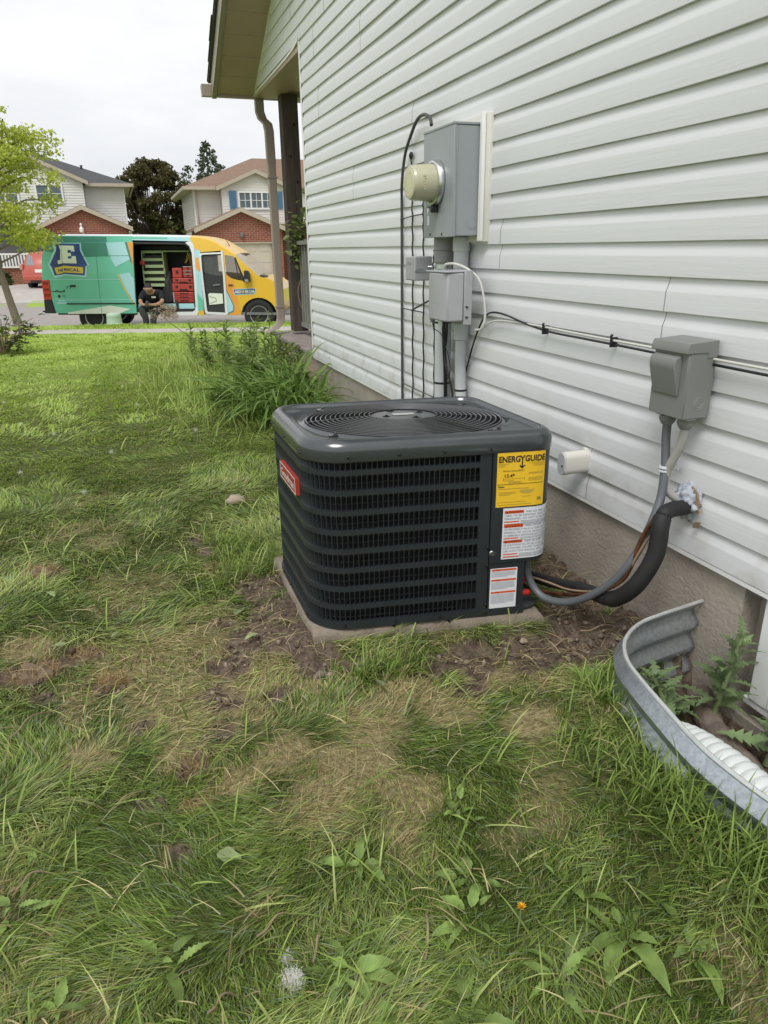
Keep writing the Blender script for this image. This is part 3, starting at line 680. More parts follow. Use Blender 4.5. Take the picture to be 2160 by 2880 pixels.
for z, n in ((.243, 5), (.200, 7), (.148, 9)):
    bar(.012, .110, z, z+.0075, m_org, ll, 'warning_bar', off=.0042)
    B().add([sk(-.035, z+.001, .005), sk(-.042, z+.001, .005), sk(-.0385, z+.0065, .005)], [(0, 1, 2)]).build('warning_triangle', m_ink, ll)
    for k in range(n): bar(.012, .105-.03*(k == n-1), z-.006-k*.0046, z-.0046-k*.0046, m_ink3, ll, 'fine_print', off=.0042)
sheet('rating_plate', m_wht, S_UP*.62, S_UP*.62-.09, .42, .70, .0052, ac)
# badge on the left face
s0 = SEAM+HA-RAD['FL']+RAD['FL']*math.pi/2+.02; s1 = s0+.27; zb0, zb1 = .552, .617
bd = sheet('badge', m_red, s0, s1, zb0, zb1, .016, ac, th=.015); tag(bd, 'raised red badge with white border')
for (a0, a1, z0, z1) in ((s0, s1, zb0, zb0+.005), (s0, s1, zb1-.005, zb1), (s0, s0+.008, zb0+.005, zb1-.005), (s1-.008, s1, zb0+.005, zb1-.005)): sheet('badge_border', m_bw, a0, a1, z0, z1, .0172, bd)
vs, fs = textmesh('Goodman', .050, 'LEFT', .0006)
mxx = max(v[0] for v in vs); B().add([sk(s1-.02-x*(.232/mxx), zb0+.016+y*.9, .0176) for x, y, _ in vs], fs).build('lettering', m_bw, bd, fix=False)
# ---- pad: three cast strips side by side
m_pad = mat('old_concrete_pad', (.26, .22, .17), .95, col2=(.19, .155, .12), vs=6, bump=.7, bs=90)
pad = thing('concrete_pad', 'weathered tan concrete pad under the condenser with moss and soil at its edges', 'pad', (ACX, ACY, 0))
def padpiece(x0, x1, y0, y1):
    g = B(); n = 14; vs = []; fs = []
    ring = []
    for i in range(n): ring.append((x0+(x1-x0)*i/n, y0))
    for i in range(n): ring.append((x1, y0+(y1-y0)*i/n))
    for i in range(n): ring.append((x1-(x1-x0)*i/n, y1))
    for i in range(n): ring.append((x0, y1-(y1-y0)*i/n))
    N = len(ring)
    for e, z in ((0, -.08), (-.002, .030), (.006, .045), (.016, .051)):
        for x, y in ring:
            j = .005*math.sin(x*41+y*23+z*60)+.004*math.sin(x*97-y*71)
            cx, cy = (x0+x1)/2, (y0+y1)/2
            vs.append(acw(x-(1 if x > cx else -1)*e*(abs(x-cx) > (x1-x0)/2-1e-6)+j*.6, y-(1 if y > cy else -1)*e*(abs(y-cy) > (y1-y0)/2-1e-6)+j, z+j*.3))
    for r in range(3):
        for i in range(N): a0 = r*N+i; b0 = r*N+(i+1) % N; fs.append((a0, b0, b0+N, a0+N))
    fs.append(tuple(range(3*N, 4*N))); g.add(vs, fs); return g.build('pad_slab', m_pad, pad, smooth=True, ang=50)
padpiece(-.462, -.155, -.355, .42); padpiece(-.152, .06, -.352, .42); padpiece(.063, .43, -.37, .42)
for sx, sy in ((-.36, -.27), (.2, -.27), (-.36, .27), (.34, .27)): B().box(sx-.05, sx+.05, sy-.05, sy+.05, .045, ZB-.004).mapv(acw).build('foot', m_blk, ac)
# ================================================================== service equipment on the wall
m_mbox = mat('grey_meter_enamel', (.30, .325, .34), .38, var=.05, vs=4, spec=.5)
m_ivory = mat('yellowed_meter_cover', (.50, .48, .34), .25, var=.08, vs=6, coat=.3)
m_ivory2 = mat('meter_face', (.62, .58, .36), .3, var=.05, vs=10)
m_ringm = mat('meter_ring_aluminium', (.62, .63, .63), .28, metal=.9)
m_pvc = mat('pvc_conduit_grey', (.55, .57, .58), .5, var=.05, vs=5)
m_pvcd = mat('pvc_conduit_dark', (.30, .30, .30), .5)
m_tel = mat('telecom_plastic_grey', (.38, .385, .40), .55, var=.06, vs=5, bump=.05, bs=200)
m_board = mat('aged_white_trim', (.66, .64, .58), .6, var=.08, vs=6)
m_cab = mat('black_cable', (.013, .013, .015), .45)
m_cabg = mat('grey_black_cable', (.06, .06, .065), .45)
m_cabw = mat('white_cable', (.62, .61, .56), .5)
m_dis = mat('disconnect_grey_enamel', (.205, .21, .20), .42, var=.04, vs=4, spec=.45)
m_whip = mat('grey_liquidtight', (.115, .123, .135), .4, var=.06, vs=12)
m_flex = mat('pale_flex_conduit', (.36, .35, .32), .55, var=.08, vs=9)
m_insul = mat('black_foam_insulation', (.016, .015, .016), .65, var=.2, vs=20, bump=.15, bs=150)
m_copper = mat('aged_copper', (.30, .115, .05), .4, metal=.75, col2=(.06, .035, .025), vs=22)
m_foam = mat('blue_white_foam_sealant', (.33, .37, .44), .6, col2=(.52, .54, .58), vs=25, bump=.9, bs=45)
m_tan = mat('torn_wrap_tan', (.27, .19, .12), .9, var=.3, vs=20)
V = Vector
# meter base: back plate, box, meter
t = thing('meter_backboard', 'aged white siding block mounted behind the electric meter box', 'mounting block', (W, 3.63, 1.72))
B().prism([(-.03, 3.42-3.63), (-.03, 3.885-3.63), (-.008, 3.91-3.63), (.012, 3.91-3.63), (.012, 3.40-3.63), (-.008, 3.40-3.63)], -.29, .285, 'z').build('block', m_board, t, bevel=.004)
B().prism([(-.05, 3.425-3.63), (-.05, 3.432-3.63), (-.03, 3.44-3.63), (-.03, 3.408-3.63), (-.044, 3.412-3.63)], -.285, .285, 'z').build('lip', m_trim, t, bevel=.002)
mb = thing('meter_box', 'grey steel electrical meter box with hinged cover on the siding', 'meter box', (W, 3.63, 1.71))
B().box(-.164, -.031, -.185, .185, -.250, .243).build('body', m_mbox, mb, bevel=.004)
B().box(-.179, -.164, -.187, .187, -.254, .250).build('cover', m_mbox, mb, bevel=.003)
B().box(-.182, -.030, -.189, .189, .2435, .2545).build('rain_lip', m_mbox, mb, bevel=.002)
B().box(-.158, -.156, -.1865, -.1855, -.24, .23).build('cover_seam', m_pvcd, mb)
for yy in (-.06, .09): B().box(-.182, -.179, yy, yy+.008, -.245, -.232).build('louver_slot', m_cab, mb)
B().lathe([(.030, 0), (.030, .0012), (.026, .0012), (.026, .0004)], 24, (-.075, -.1852, -.19), (0, -1, 0)).build('knockout', m_mbox, mb)
B().lathe([(.022, 0), (.022, .001), (.0, .001)], 24, (-.075, -.1852, -.19), (0, -1, 0), cap=False).build('knockout', m_mbox, mb)
B().lathe([(.006, 0), (.006, .004)], 8, (-.172, -.17, .2545), (0, 0, 1)).build('cover_screw', m_ringm, mb)
em = thing('electricity_meter', 'round electricity meter with yellowed plastic cover and metal ring', 'meter', (W-.179, 3.645, 1.714))
B().lathe([(.098, -.002), (.108, .004), (.110, .018), (.103, .030), (.094, .033), (.088, .026)], 40, (0, 0, 0), (-1, 0, 0)).build('ring', m_ringm, em, smooth=True, ang=40)
B().lathe([(.089, .02), (.088, .05), (.082, .13), (.080, .142), (.075, .150), (.068, .151)], 40, (0, 0, 0), (-1, 0, 0)).build('cover', m_ivory, em, smooth=True, ang=30)
B().lathe([(.066, .149), (.064, .1525), (.04, .1535), (.0, .1535)], 40, (0, 0, 0), (-1, 0, 0), cap=False).build('face', m_ivory2, em, smooth=True)
B().lathe([(.045, .1542), (.043, .1542)], 40, (0, 0, 0), (-1, 0, 0), cap=False).build('face_ring', m_ivory, em)
for k in range(6): B().box(-.105-.003*(k % 2), -.095, -.0865, -.0835, -.035+k*.012, -.029+k*.012).build('embossed_mark', m_ivory2, em)
hs = B().box(-.04, -.004, -.03, .03, -.138, -.108).build('lock_hasp', m_cab, em, bevel=.003)
B().box(-.055, -.030, -.016, -.004, -.152, -.118).build('lock_body', m_ringm, hs, bevel=.003)
B().box(-.052, -.044, -.014, .0, -.200, -.15).build('seal_tag', mat('clear_seal', (.55, .58, .62), .2), hs, bevel=.002)
# riser conduits
c1 = thing('service_conduit', 'wide pale grey conduit running up into the meter box', 'conduit', (W-.062, 3.80, 0))
B().lathe([(.047, -.05), (.047, 1.40)], 28).build('pipe', m_pvc, c1, smooth=True)
B().lathe([(.049, 1.325), (.057, 1.33), (.057, 1.385), (.053, 1.39), (.058, 1.395), (.058, 1.458)], 28).build('coupling', m_pvcd, c1, smooth=True, ang=30)
B().lathe([(.0482, 1.296), (.0500, 1.297), (.0500, 1.318), (.0482, 1.319)], 28).build('clamp', m_ringm, c1, smooth=True, ang=30)
B().tube([(-.05, .045, 1.307), (-.07, .06, 1.307)], .006, 8).build('clamp_screw', m_ringm, c1)
for zz in (1.005, .665): B().lathe([(.0478, zz), (.050, zz+.002), (.050, zz+.010), (.0478, zz+.012)], 28).build('cable_tie', m_cab, c1)
c2 = thing('branch_conduit', 'narrower white conduit beside the wide one with a stepped coupling', 'conduit', (W-.045, 3.62, 0))
B().lathe([(.040, .985), (.040, 1.455)], 24).build('upper_pipe', m_pvc, c2, smooth=True)
B().lathe([(.0405, 1.385), (.045, 1.39), (.045, 1.456)], 24).build('collar', m_pvc, c2, smooth=True, ang=30)
B().lathe([(.030, .93), (.039, .935), (.0395, 1.02), (.033, 1.03)], 24, (0, -.02, 0)).build('reducer', m_pvc, c2, smooth=True, ang=30)
B().tube([(0, -.02, .96), (0, -.025, .70), (0, -.035, .62), (.0, -.05, .50), (.0, -.06, .36)], .031, 20).build('lower_pipe', m_pvc, c2, smooth=True)
B().lathe([(.0318, .655), (.034, .657), (.034, .664), (.0318, .666)], 24, (0, -.03, 0)).build('cable_tie', m_cab, c2)
# telecom boxes
tb = thing('telecom_box', 'large grey plastic telecom box with faceted front below the meter', 'junction box', (W, 3.51, 1.17))
B().prism([(-.238, -.075), (-.225, -.12), (-.14, -.132), (-.14, .132), (-.225, .12), (-.238, .075)], -.118, .118, 'z').build('cover', m_tel, tb, bevel=.008)
B().box(-.139, -.095, -.136, .136, -.136, .130).build('base', m_tel, tb, bevel=.004)
B().box(-.24, -.09, -.128, .128, .1185, .127).build('hood', m_tel, tb, bevel=.003)
for zz in (-.05, -.10): B().box(-.132, -.118, -.141, -.1362, zz, zz+.007).build('latch', m_cab, tb)
B().lathe([(.010, -.02), (.010, .008)], 12, (-.215, .10, -.118)).build('cable_gland', m_pvcd, tb)
B().lathe([(.012, -.03), (.012, .0)], 12, (-.20, .02, -.119)).build('cable_gland', m_ringm, tb)
B().box(-.2385, -.2378, -.06, .06, -.035, -.034).build('embossed_line', m_pvcd, tb)
tb2 = thing('terminal_box', 'small grey terminal box left of the conduits', 'junction box', (W-.16, 3.95, 1.30))
B().box(-.045, .06, -.075, .075, -.066, .062).build('body', m_tel, tb2, bevel=.006)
B().box(-.046, .03, -.079, -.0755, -.02, .0).build('latch', m_ringm, tb2, bevel=.002)
for k in range(3): B().box(-.0465, -.0455, -.02, .05, .03-k*.006, .032-k*.006).build('embossed_line', m_pvcd, tb2)
# vertical drop cables
def cable(name, label, pts, r, m, group=None, n=8, sp=6):
    P = spline(pts, sp); o = B().tube([V(p)-V(pts[0]) for p in P], r, n).build(name, m, smooth=True); o.location = pts[0]; return tag(o, label, 'cable', group)
X1 = W-.014
cable('coax_cable', 'thick black cable arching over above the meter box and ending in mid air', [(X1, 4.578, .16), (X1, 4.578, .9), (X1, 4.572, 1.6), (W-.03, 4.525, 1.787), (W-.03, 4.472, 1.935), (W-.03, 4.378, 2.027), (W-.035, 4.269, 2.091), (W-.04, 4.166, 2.104), (W-.05, 4.067, 2.083), (W-.06, 4.01, 2.056), (W-.07, 3.976, 2.026)], .0095, m_cabg)
def twisted(pts, r, name, label):
    P = spline(pts, 30); o = B().tube([V(p)-V(pts[0])+V((.002*math.sin(i*.9), .003*math.cos(i*.9), 0)) for i, p in enumerate(P)], r, 6).build(name, m_cab, smooth=True); o.location = pts[0]; return tag(o, label, 'cable')
twisted([(X1, 4.385, .16), (X1, 4.386, .9), (X1, 4.39, 1.5), (X1-.004, 4.40, 1.915)], .0050, 'drop_cable', 'thin black drop cable hanging from the dark hole in the siding')
twisted([(X1, 4.20, .16), (X1, 4.205, .9), (X1, 4.215, 1.5), (X1, 4.225, 1.73)], .0048, 'drop_cable', 'thin twisted black drop cable passing behind the small terminal box')
twisted([(X1, 4.03, .16), (X1, 4.035, .9), (X1-.01, 4.045, 1.25), (X1-.02, 3.99, 1.43)], .0048, 'drop_cable', 'thin twisted black drop cable hugging the wide conduit')
o = B().lathe([(.020, 0), (.022, .008), (.012, .014), (.011, .004)], 16, (0, 0, 0), (-1, 0, 0)).build('cable_bushing', m_cab); o.location = (W-.012, 4.405, 1.925); tag(o, 'black cable bushing over a hole in the siding', 'bushing')
for i, (z, y0, y1, lb) in enumerate(((1.575, 4.578, 4.21, 'upper thin black tie bridging the drop cables'), (1.035, 4.578, 4.205, 'middle thin grey tie bridging the drop cables'), (.54, 4.57, 4.03, 'lowest thin grey tie bridging the drop cables'))):
    cable('bridging_tie', lb, [(X1-.008, y0, z), (X1-.012, (y0+y1)/2, z+.012*(i == 0)), (X1-.008, y1, z+.02*(i == 0)-.002)], .0035, m_cab if i == 0 else m_cabg)
cable('jumper_cable', 'short black jumper cable from drop cable into the telecom box', [(X1-.006, 4.39, 1.03), (X1-.03, 4.3, 1.045), (W-.1, 4.0, 1.10), (W-.14, 3.66, 1.17)], .0055, m_cab)
cable('loop_cable', 'white cable looped over the top of the large telecom box', [(W-.14, 3.62, 1.31), (W-.15, 3.58, 1.325), (W-.14, 3.49, 1.328), (W-.10, 3.41, 1.30), (W-.06, 3.36, 1.24), (W-.04, 3.335, 1.10), (W-.05, 3.345, 1.02), (W-.06, 3.40, 1.005)], .006, m_cabw)
cable('ground_wire', 'thin black wire dangling below the large telecom box', [(W-.215, 3.60, 1.035), (W-.2, 3.61, 1.0), (W-.15, 3.62, .96), (W-.13, 3.58, .86), (W-.12, 3.57, .78), (W-.12, 3.62, .70), (W-.11, 3.66, .62)], .0022, m_cab)
cable('feeder_cable', 'black cable squeezed between the two conduits', [(W-.1, 3.71, 1.04), (W-.098, 3.705, .9), (W-.09, 3.70, .75), (W-.085, 3.70, .5), (W-.085, 3.70, .2)], .0115, m_cab)
cable('feeder_cable', 'dark cable crossing in front of the narrow conduit gap', [(W-.11, 3.64, 1.04), (W-.10, 3.67, .93), (W-.10, 3.69, .84), (W-.1, 3.65, .76), (W-.09, 3.61, .66), (W-.08, 3.6, .5)], .006, m_cab)
CW = [(1.747, 3.645, .36), (1.747, 3.642, .608), (1.747, 3.608, .704), (1.747, 3.546, .83), (1.747, 3.479, .951), (1.747, 3.409, 1.043), (1.742, 3.341, 1.085), (1.738, 3.258, 1.102), (1.738, 3.132, 1.097), (1.742, 2.948, 1.072), (1.744, 2.752, 1.056), (1.744, 2.5, 1.054), (1.744, 2.2, 1.052), (1.744, 1.8, 1.048), (1.744, 1.4, 1.046), (1.744, .6, 1.044)]
cable('wall_cable', 'black cable bending up from behind the condenser then along the siding', CW, .0046, m_cab)
cable('wall_cable', 'off white cable running along under a siding edge to the disconnect box', [(1.735, 3.36, 1.02), (1.742, 3.30, 1.05), (1.744, 3.2, 1.066), (1.744, 2.9, 1.073), (1.743, 2.5, 1.0685), (1.743, 2.1, 1.067), (1.743, 1.6, 1.064), (1.743, .6, 1.062)], .0046, m_cabw)
for i, y in enumerate((2.795, 2.31)):
    o = B().box(-.012, .02, -.004, .004, -.020, .018).tube([(-.012, 0, .018), (-.004, 0, .028)], .006, 6).build('cable_clip', m_cab, bevel=.002); o.location = (1.742, y, 1.062); tag(o, ['black clip on the wall cables midway between meter and disconnect', 'black clip on the wall cables just short of the disconnect box', 'black clip on the wall cables near the telecom box'][i], 'clip', 'cable clips')
# white side-wall vent
vt = thing('wall_vent', 'white plastic side wall vent pipe behind the condenser', 'vent', (W, 2.445, .553))
pill = [(.025*math.cos(a), .022+.025*math.sin(a)) for a in [math.pi*i/8 for i in range(9)]]+[(.025*math.cos(a), -.022+.025*math.sin(a)) for a in [math.pi+math.pi*i/8 for i in range(9)]]
B().prism([(y*1.05, z*1.05) for y, z in pill], -.115, .012, 'x').build('duct', m_board, vt, smooth=True, ang=40)
B().prism([(y*1.22+.01, z*1.2) for y, z in pill], -.014, .012, 'x').build('flange', m_board, vt, smooth=True, ang=40)
B().prism(pill, -.123, -.1155, 'x').build('end_cap', m_pvc, vt, smooth=True, ang=40)
B().tube([(-.124, -.012, -.006), (-.127, -.012, -.006)], .004, 8).build('rivet', m_cab, vt)
# disconnect switch
dc = thing('disconnect_switch', 'grey metal disconnect box with hooded front and rain lid on siding', 'disconnect box', (W, 1.876, 1.0))
B().box(-.116, -.014, -.080, .080, -.124, .092).build('body', m_dis, dc, bevel=.003)
B().box(-.121, -.116, -.079, .079, -.122, .088).build('front_cover', m_dis, dc, bevel=.002)
B().prism([(-.135, .086), (-.135, .100), (-.128, .118), (-.012, .124), (-.012, .070), (-.05, .068), (-.05, .086)], -.083, .083, 'y').build('rain_lid', m_dis, dc, bevel=.002)
hood = [(-.1205, .078), (-.146, .070), (-.152, .052), (-.150, .035), (-.126, -.052), (-.1205, -.054)]
B().prism(hood, -.052, .066, 'y').build('handle_hood', m_dis, dc, bevel=.005, seg=3)
for rk_ in (.020, .013): B().tube([(-.060+rk_*math.cos(a), -.0803, -.075+rk_*math.sin(a)) for a in [2*math.pi*i/24 for i in range(25)]], .0011, 5).build('knockout', m_pvcd, dc)
B().box(-.10, -.06, -.0805, -.055, -.1275, -.1242).build('bottom_tab', m_dis, dc)
def fitting(x, y, z, parent):
    f = B().lathe([(.018, 0), (.026, -.004), (.028, -.020), (.024, -.030), (.0175, -.040)], 20, (x, y, z)).build('conduit_fitting', m_dis, parent, smooth=True, ang=35); return f
fitting(-.075, .034, -.124, dc); fitting(-.068, -.044, -.124, dc)
B().lathe([(.024, .0), (.027, -.006), (.02, -.010)], 18, (-.085, .042, -.123)).build('lock_ring', m_ringm, dc, smooth=True)
WH = [(1.692, 1.908, .875), (1.69, 1.905, .80), (1.69, 1.896, .74), (1.685, 1.883, .678), (1.67, 1.868, .597), (1.64, 1.853, .534), (1.60, 1.848, .447), (1.56, 1.859, .358), (1.53, 1.902, .273), (1.50, 1.968, .197), (1.475, 2.04, .140), (1.45, 2.10, .113), (1.42, 2.16, .109), (1.40, 2.20, .133), (1.385, 2.222, .174), (1.375, 2.225, .217), (1.375, 2.226, .29)]
cable('electrical_whip', 'grey flexible conduit hanging from disconnect box and looping into the condenser', WH, .0148, m_whip, n=16)
P = spline([(1.70, 1.832, .87), (1.70, 1.832, .832), (1.70, 1.841, .781), (1.695, 1.86, .728), (1.69, 1.877, .679), (1.69, 1.880, .638), (1.705, 1.872, .602), (1.735, 1.858, .576), (1.77, 1.845, .57)], 22)
o = B().tube([p-P[0] for p in P], [.0145+.0007*(i % 2) for i in range(len(P))], 16).build('supply_conduit', m_flex, smooth=True); o.location = P[0]; tag(o, 'pale grey ribbed conduit curving from disconnect box into the foam filled wall hole', 'conduit')
o = B().lathe([(.0185, -.004), (.021, -.002), (.021, .002), (.0185, .004)], 20).lathe([(.0185, .008), (.021, .010), (.021, .014), (.0185, .018)], 20).tube([(.02, .0, .002), (.07, .02, -.006)], .005, 8).tube([(.07, .02, -.006), (.075, .028, -.008)], .010, 8).build('conduit_strap', m_pvc, smooth=True, ang=40); o.location = (1.686, 1.886, .678); tag(o, 'double ring strap holding the grey conduit to the wall', 'strap')
# insulated suction line, copper liquid line, control wire
LS = [(1.775, 1.83, .558), (1.72, 1.818, .560), (1.675, 1.810, .564), (1.632, 1.800, .556), (1.612, 1.789, .520), (1.607, 1.783, .47), (1.60, 1.782, .42), (1.58, 1.791, .357), (1.56, 1.812, .297), (1.55, 1.859, .238), (1.54, 1.921, .195), (1.55, 2.037, .165), (1.55, 2.146, .137), (1.53, 2.264, .107), (1.50, 2.377, .089), (1.46, 2.47, .09), (1.40, 2.53, .10)]
P = spline(LS, 8); ls = thing('suction_line', 'thick black foam insulated refrigerant line curving from wall to condenser', 'pipe', P[0])
cuts = [0, 26, 80, 96, len(P)-1]
for i in range(4):
    seg = P[cuts[i]:cuts[i+1]+1]; r = (.027, .0300, .027, .023)[i]; n = len(seg); rs = [r*(.88 if k in (0, n-1) else 1) for k in range(n)]
    B().tube([p-P[0] for p in seg], rs, 18).build('insulation_sleeve', m_insul, ls, smooth=True, ang=50)
cable('liquid_line', 'bare aged copper refrigerant line beside the black insulated line', [(1.70, 1.84, .572), (1.64, 1.825, .562), (1.60, 1.812, .534), (1.585, 1.836, .465), (1.57, 1.844, .40), (1.56, 1.85, .346), (1.545, 1.875, .285), (1.51, 1.947, .215), (1.49, 2.092, .140), (1.45, 2.24, .095), (1.39, 2.33, .11)], .0075, m_copper)
cable('control_wire', 'thin brown control wire lying beside the refrigerant lines', [(1.60, 1.80, .50), (1.59, 1.825, .45), (1.565, 1.84, .38), (1.552, 1.865, .30), (1.52, 1.95, .22), (1.50, 2.1, .155), (1.46, 2.2, .15), (1.39, 2.30, .16)], .0042, m_tan)
for nm, p, lb in (('valve_cap', (1.352, 2.262, .150), 'upper red valve cap beside the condenser'), ('valve_cap', (1.352, 2.222, .112), 'lower red valve cap beside the condenser')):
    o = B().lathe([(.010, 0), (.0125, .003), (.0125, .030), (.009, .036)], 14, (0, 0, 0), (1, -.15, .03)).build(nm, mat('valve_red', (.52, .03, .02), .35), smooth=True, ang=35); o.location = p; tag(o, lb, 'valve cap', 'red valve caps')
# sealed wall penetration
fo = thing('foam_sealant', 'blue white foam sealant bulging round pipes at the wall', 'sealant', (W-.006, 1.835, .575))
bm = bmesh.new(); bmesh.ops.create_icosphere(bm, subdivisions=4, radius=1)
for v in bm.verts:
    n = 1+.22*math.sin(v.co.x*9+v.co.y*5)*math.sin(v.co.z*8)+.12*math.sin(v.co.y*17+v.co.z*13); v.co = Vector((v.co.x*.038, v.co.y*.052, v.co.z*.056))*n
me = bpy.data.meshes.new('foam'); bm.to_mesh(me); bm.free(); me.materials.append(m_foam); me.polygons.foreach_set('use_smooth', [True]*len(me.polygons))
fm = bpy.data.objects.new('foam', me); COL.objects.link(fm); fm.parent = fo
def patch(pts, m, nm, x=-.013):
    B().add([(x, y, z) for y, z in pts]+[(x+.006, y, z) for y, z in pts], [tuple(range(len(pts)))]+[(i, (i+1) % len(pts), len(pts)+(i+1) % len(pts), len(pts)+i) for i in range(len(pts))]).build(nm, m, fo)
patch([(-.020, .060), (-.045, .045), (-.062, .01), (-.060, -.008), (-.072, -.02), (-.055, -.028), (-.035, .02), (-.010, .052)], m_tan, 'torn_edge')
patch([(-.055, -.058), (-.075, -.052), (-.070, -.075), (-.045, -.082)], m_tan, 'torn_edge')
# ================================================================== window well
m_galv = mat('galvanised_steel', (.52, .56, .59), .36, metal=.8, col2=(.38, .42, .45), vs=70, bump=.05, bs=60, contrast=.12)
m_galv2 = mat('worn_galvanised_rim', (.74, .76, .76), .35, metal=.6, var=.12, vs=20)
WP = spline([(1.779, 1.742), (1.66, 1.724), (1.575, 1.711), (1.488, 1.693), (1.409, 1.656), (1.335, 1.594), (1.28, 1.505), (1.254, 1.414), (1.23, 1.294), (1.202, 1.129), (1.20, 1.012), (1.215, .88), (1.25, .72), (1.30, .58), (1.38, .45), (1.5, .36), (1.63, .32), (1.779, .30)] if False else [(a, b, 0) for a, b in ((1.779, 1.742), (1.66, 1.724), (1.575, 1.711), (1.488, 1.693), (1.409, 1.656), (1.335, 1.594), (1.28, 1.505), (1.254, 1.414), (1.23, 1.294), (1.202, 1.129), (1.20, 1.012), (1.215, .88), (1.25, .72), (1.30, .58), (1.38, .45), (1.5, .36), (1.63, .32), (1.779, .30))], 5)
ww = thing('window_well', 'corrugated galvanised steel window well against the foundation', 'window well', (1.5, 1.02, 0))
n = len(WP); vs = []; fs = []; zcor = np.linspace(-.30, .235, 40); nrm = []
for i, p in enumerate(WP):
    d = (WP[min(i+1, n-1)]-WP[max(i-1, 0)]).normalized(); nrm.append(V((d.y, -d.x, 0)))      # inward
for i, p in enumerate(WP):
    lo = .0
    for z in zcor: q = p+nrm[i]*(-.014*math.cos((z-.235)*2*math.pi/.092)); vs.append((q.x-1.5, q.y-1.02, z))
m = len(zcor)
for i in range(n-1):
    for j in range(m-1): a0 = i*m+j; fs.append((a0, a0+m, a0+m+1, a0+1))
o = B().add(vs, fs).build('corrugated_wall', m_galv, ww, smooth=True, fix=False); md = o.modifiers.new('thick', 'SOLIDIFY'); md.thickness = .0025
B().tube([(p.x-1.5+nrm[i].x*-.015, p.y-1.02+nrm[i].y*-.015, .237) for i, p in enumerate(WP)], .0065, 8).build('rolled_rim', m_galv2, ww, smooth=True)
# ribbed white hose lying inside the well
m_rib = mat('white_ribbed_plastic', (.66, .69, .68), .4, var=.04, vs=8)
P = spline([(1.35, 1.36, .04), (1.345, 1.26, .085), (1.34, 1.12, .11), (1.34, .98, .11), (1.36, .82, .09), (1.44, .70, .02)], 40)
rs = [.055+.005*abs(math.sin(i*math.pi/8)) for i in range(len(P))]
o = B().tube([p-P[0] for p in P], rs, 24).build('ribbed_hose', m_rib, smooth=True); o.location = P[0]; tag(o, 'white ribbed plastic hose lying inside the steel window well', 'hose')
# split log and litter at the bottom of the well
m_bark = mat('rotten_bark', (.24, .19, .155), .95, col2=(.10, .075, .06), vs=16, bump=1., bs=30)
P = spline([(1.72, 1.62, -.06), (1.66, 1.5, -.08), (1.62, 1.36, -.09), (1.60, 1.2, -.10)], 8)
o = B().tube([p-P[0] for p in P], [.042+.004*math.sin(i*1.1) for i in range(len(P))], 12).build('rotten_log', m_bark, smooth=True); o.location = P[0]; tag(o, 'grey brown rotten log lying in the window well', 'log')
# ================================================================== service van in the street
VT = 16.4; TILT = .024
van = thing('van', 'teal and yellow wrapped cargo van with side doors open in the street', 'van', bgp(-5, VT, -.303)); van.rotation_euler = (0, TILT, -YAW)
def vz(s, z): return (s+5, z+TILT*(s+5)+.303)
m_teal = mat('van_wrap_teal', srgb(104, 190, 165), .3, var=.04, vs=1.5, coat=.4); m_teald = mat('van_wrap_dark_teal', srgb(66, 130, 118), .3, coat=.4)
m_yelv = mat('van_wrap_yellow', srgb(226, 180, 50), .3, var=.05, vs=1.2, coat=.4); m_orgv = mat('van_wrap_orange', srgb(226, 146, 60), .3, col2=srgb(224, 170, 66), vs=1.6, coat=.4)
m_lbl = mat('van_wrap_pale_blue', srgb(168, 212, 224), .3, coat=.4); m_vw = mat('van_white_paint', (.70, .72, .74), .3, coat=.3)
m_navy = mat('van_wrap_navy', srgb(38, 52, 100), .35, col2=srgb(62, 88, 160), vs=1.2); m_cream = mat('van_wrap_cream', srgb(222, 226, 214), .35); m_gold = mat('van_wrap_gold', srgb(222, 190, 70), .35)
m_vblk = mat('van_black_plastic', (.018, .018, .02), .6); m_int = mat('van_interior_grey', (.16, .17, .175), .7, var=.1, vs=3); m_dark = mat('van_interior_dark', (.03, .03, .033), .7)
m_vglass = mat('van_tinted_glass', (.02, .025, .025), .04, spec=.8, alpha=.55); m_vclear = mat('van_clear_glass', (.3, .33, .33), .04, spec=.6, alpha=.22)
m_shelf = mat('pale_green_shelving', srgb(170, 186, 140), .6); m_tyre = mat('tyre_rubber', (.02, .02, .021), .8); m_rim = mat('steel_wheel', (.40, .40, .40), .4, metal=.7); m_tail = mat('tail_lamp_red', (.55, .02, .02), .2, coat=.5)
def tumble(Z): return .11*max(0., (Z-1.15)/.9)**2
def vpoly(name, m, pts, off=0., parent=van, th=.0, y0=0.):
    bm = bmesh.new(); vs = [bm.verts.new((x, 0, z)) for x, z in [vz(*p) for p in pts]]; bm.faces.new(vs)
    for zc in (1.0, 1.25, 1.45, 1.6, 1.75, 1.87, 1.96): bmesh.ops.bisect_plane(bm, geom=bm.verts[:]+bm.edges[:]+bm.faces[:], plane_co=(0, 0, zc), plane_no=(0, 0, 1))
    bmesh.ops.triangulate(bm, faces=bm.faces[:])
    for v in bm.verts: v.co.y = y0-off+tumble(v.co.z)
    if th:
        r = bmesh.ops.extrude_face_region(bm, geom=bm.faces[:])
        for e in r['geom']:
            if isinstance(e, bmesh.types.BMVert): e.co.y += th
    bmesh.ops.recalc_face_normals(bm, faces=bm.faces)
    me = bpy.data.meshes.new(name); bm.to_mesh(me); bm.free(); me.materials.append(m)
    o = bpy.data.objects.new(name, me); COL.objects.link(o); o.parent = parent; return o
REAR = [(-7.40, .14), (-7.45, .44), (-7.435, .85), (-7.39, 1.262), (-7.33, 1.52), (-7.24, 1.66), (-7.12, 1.735)]
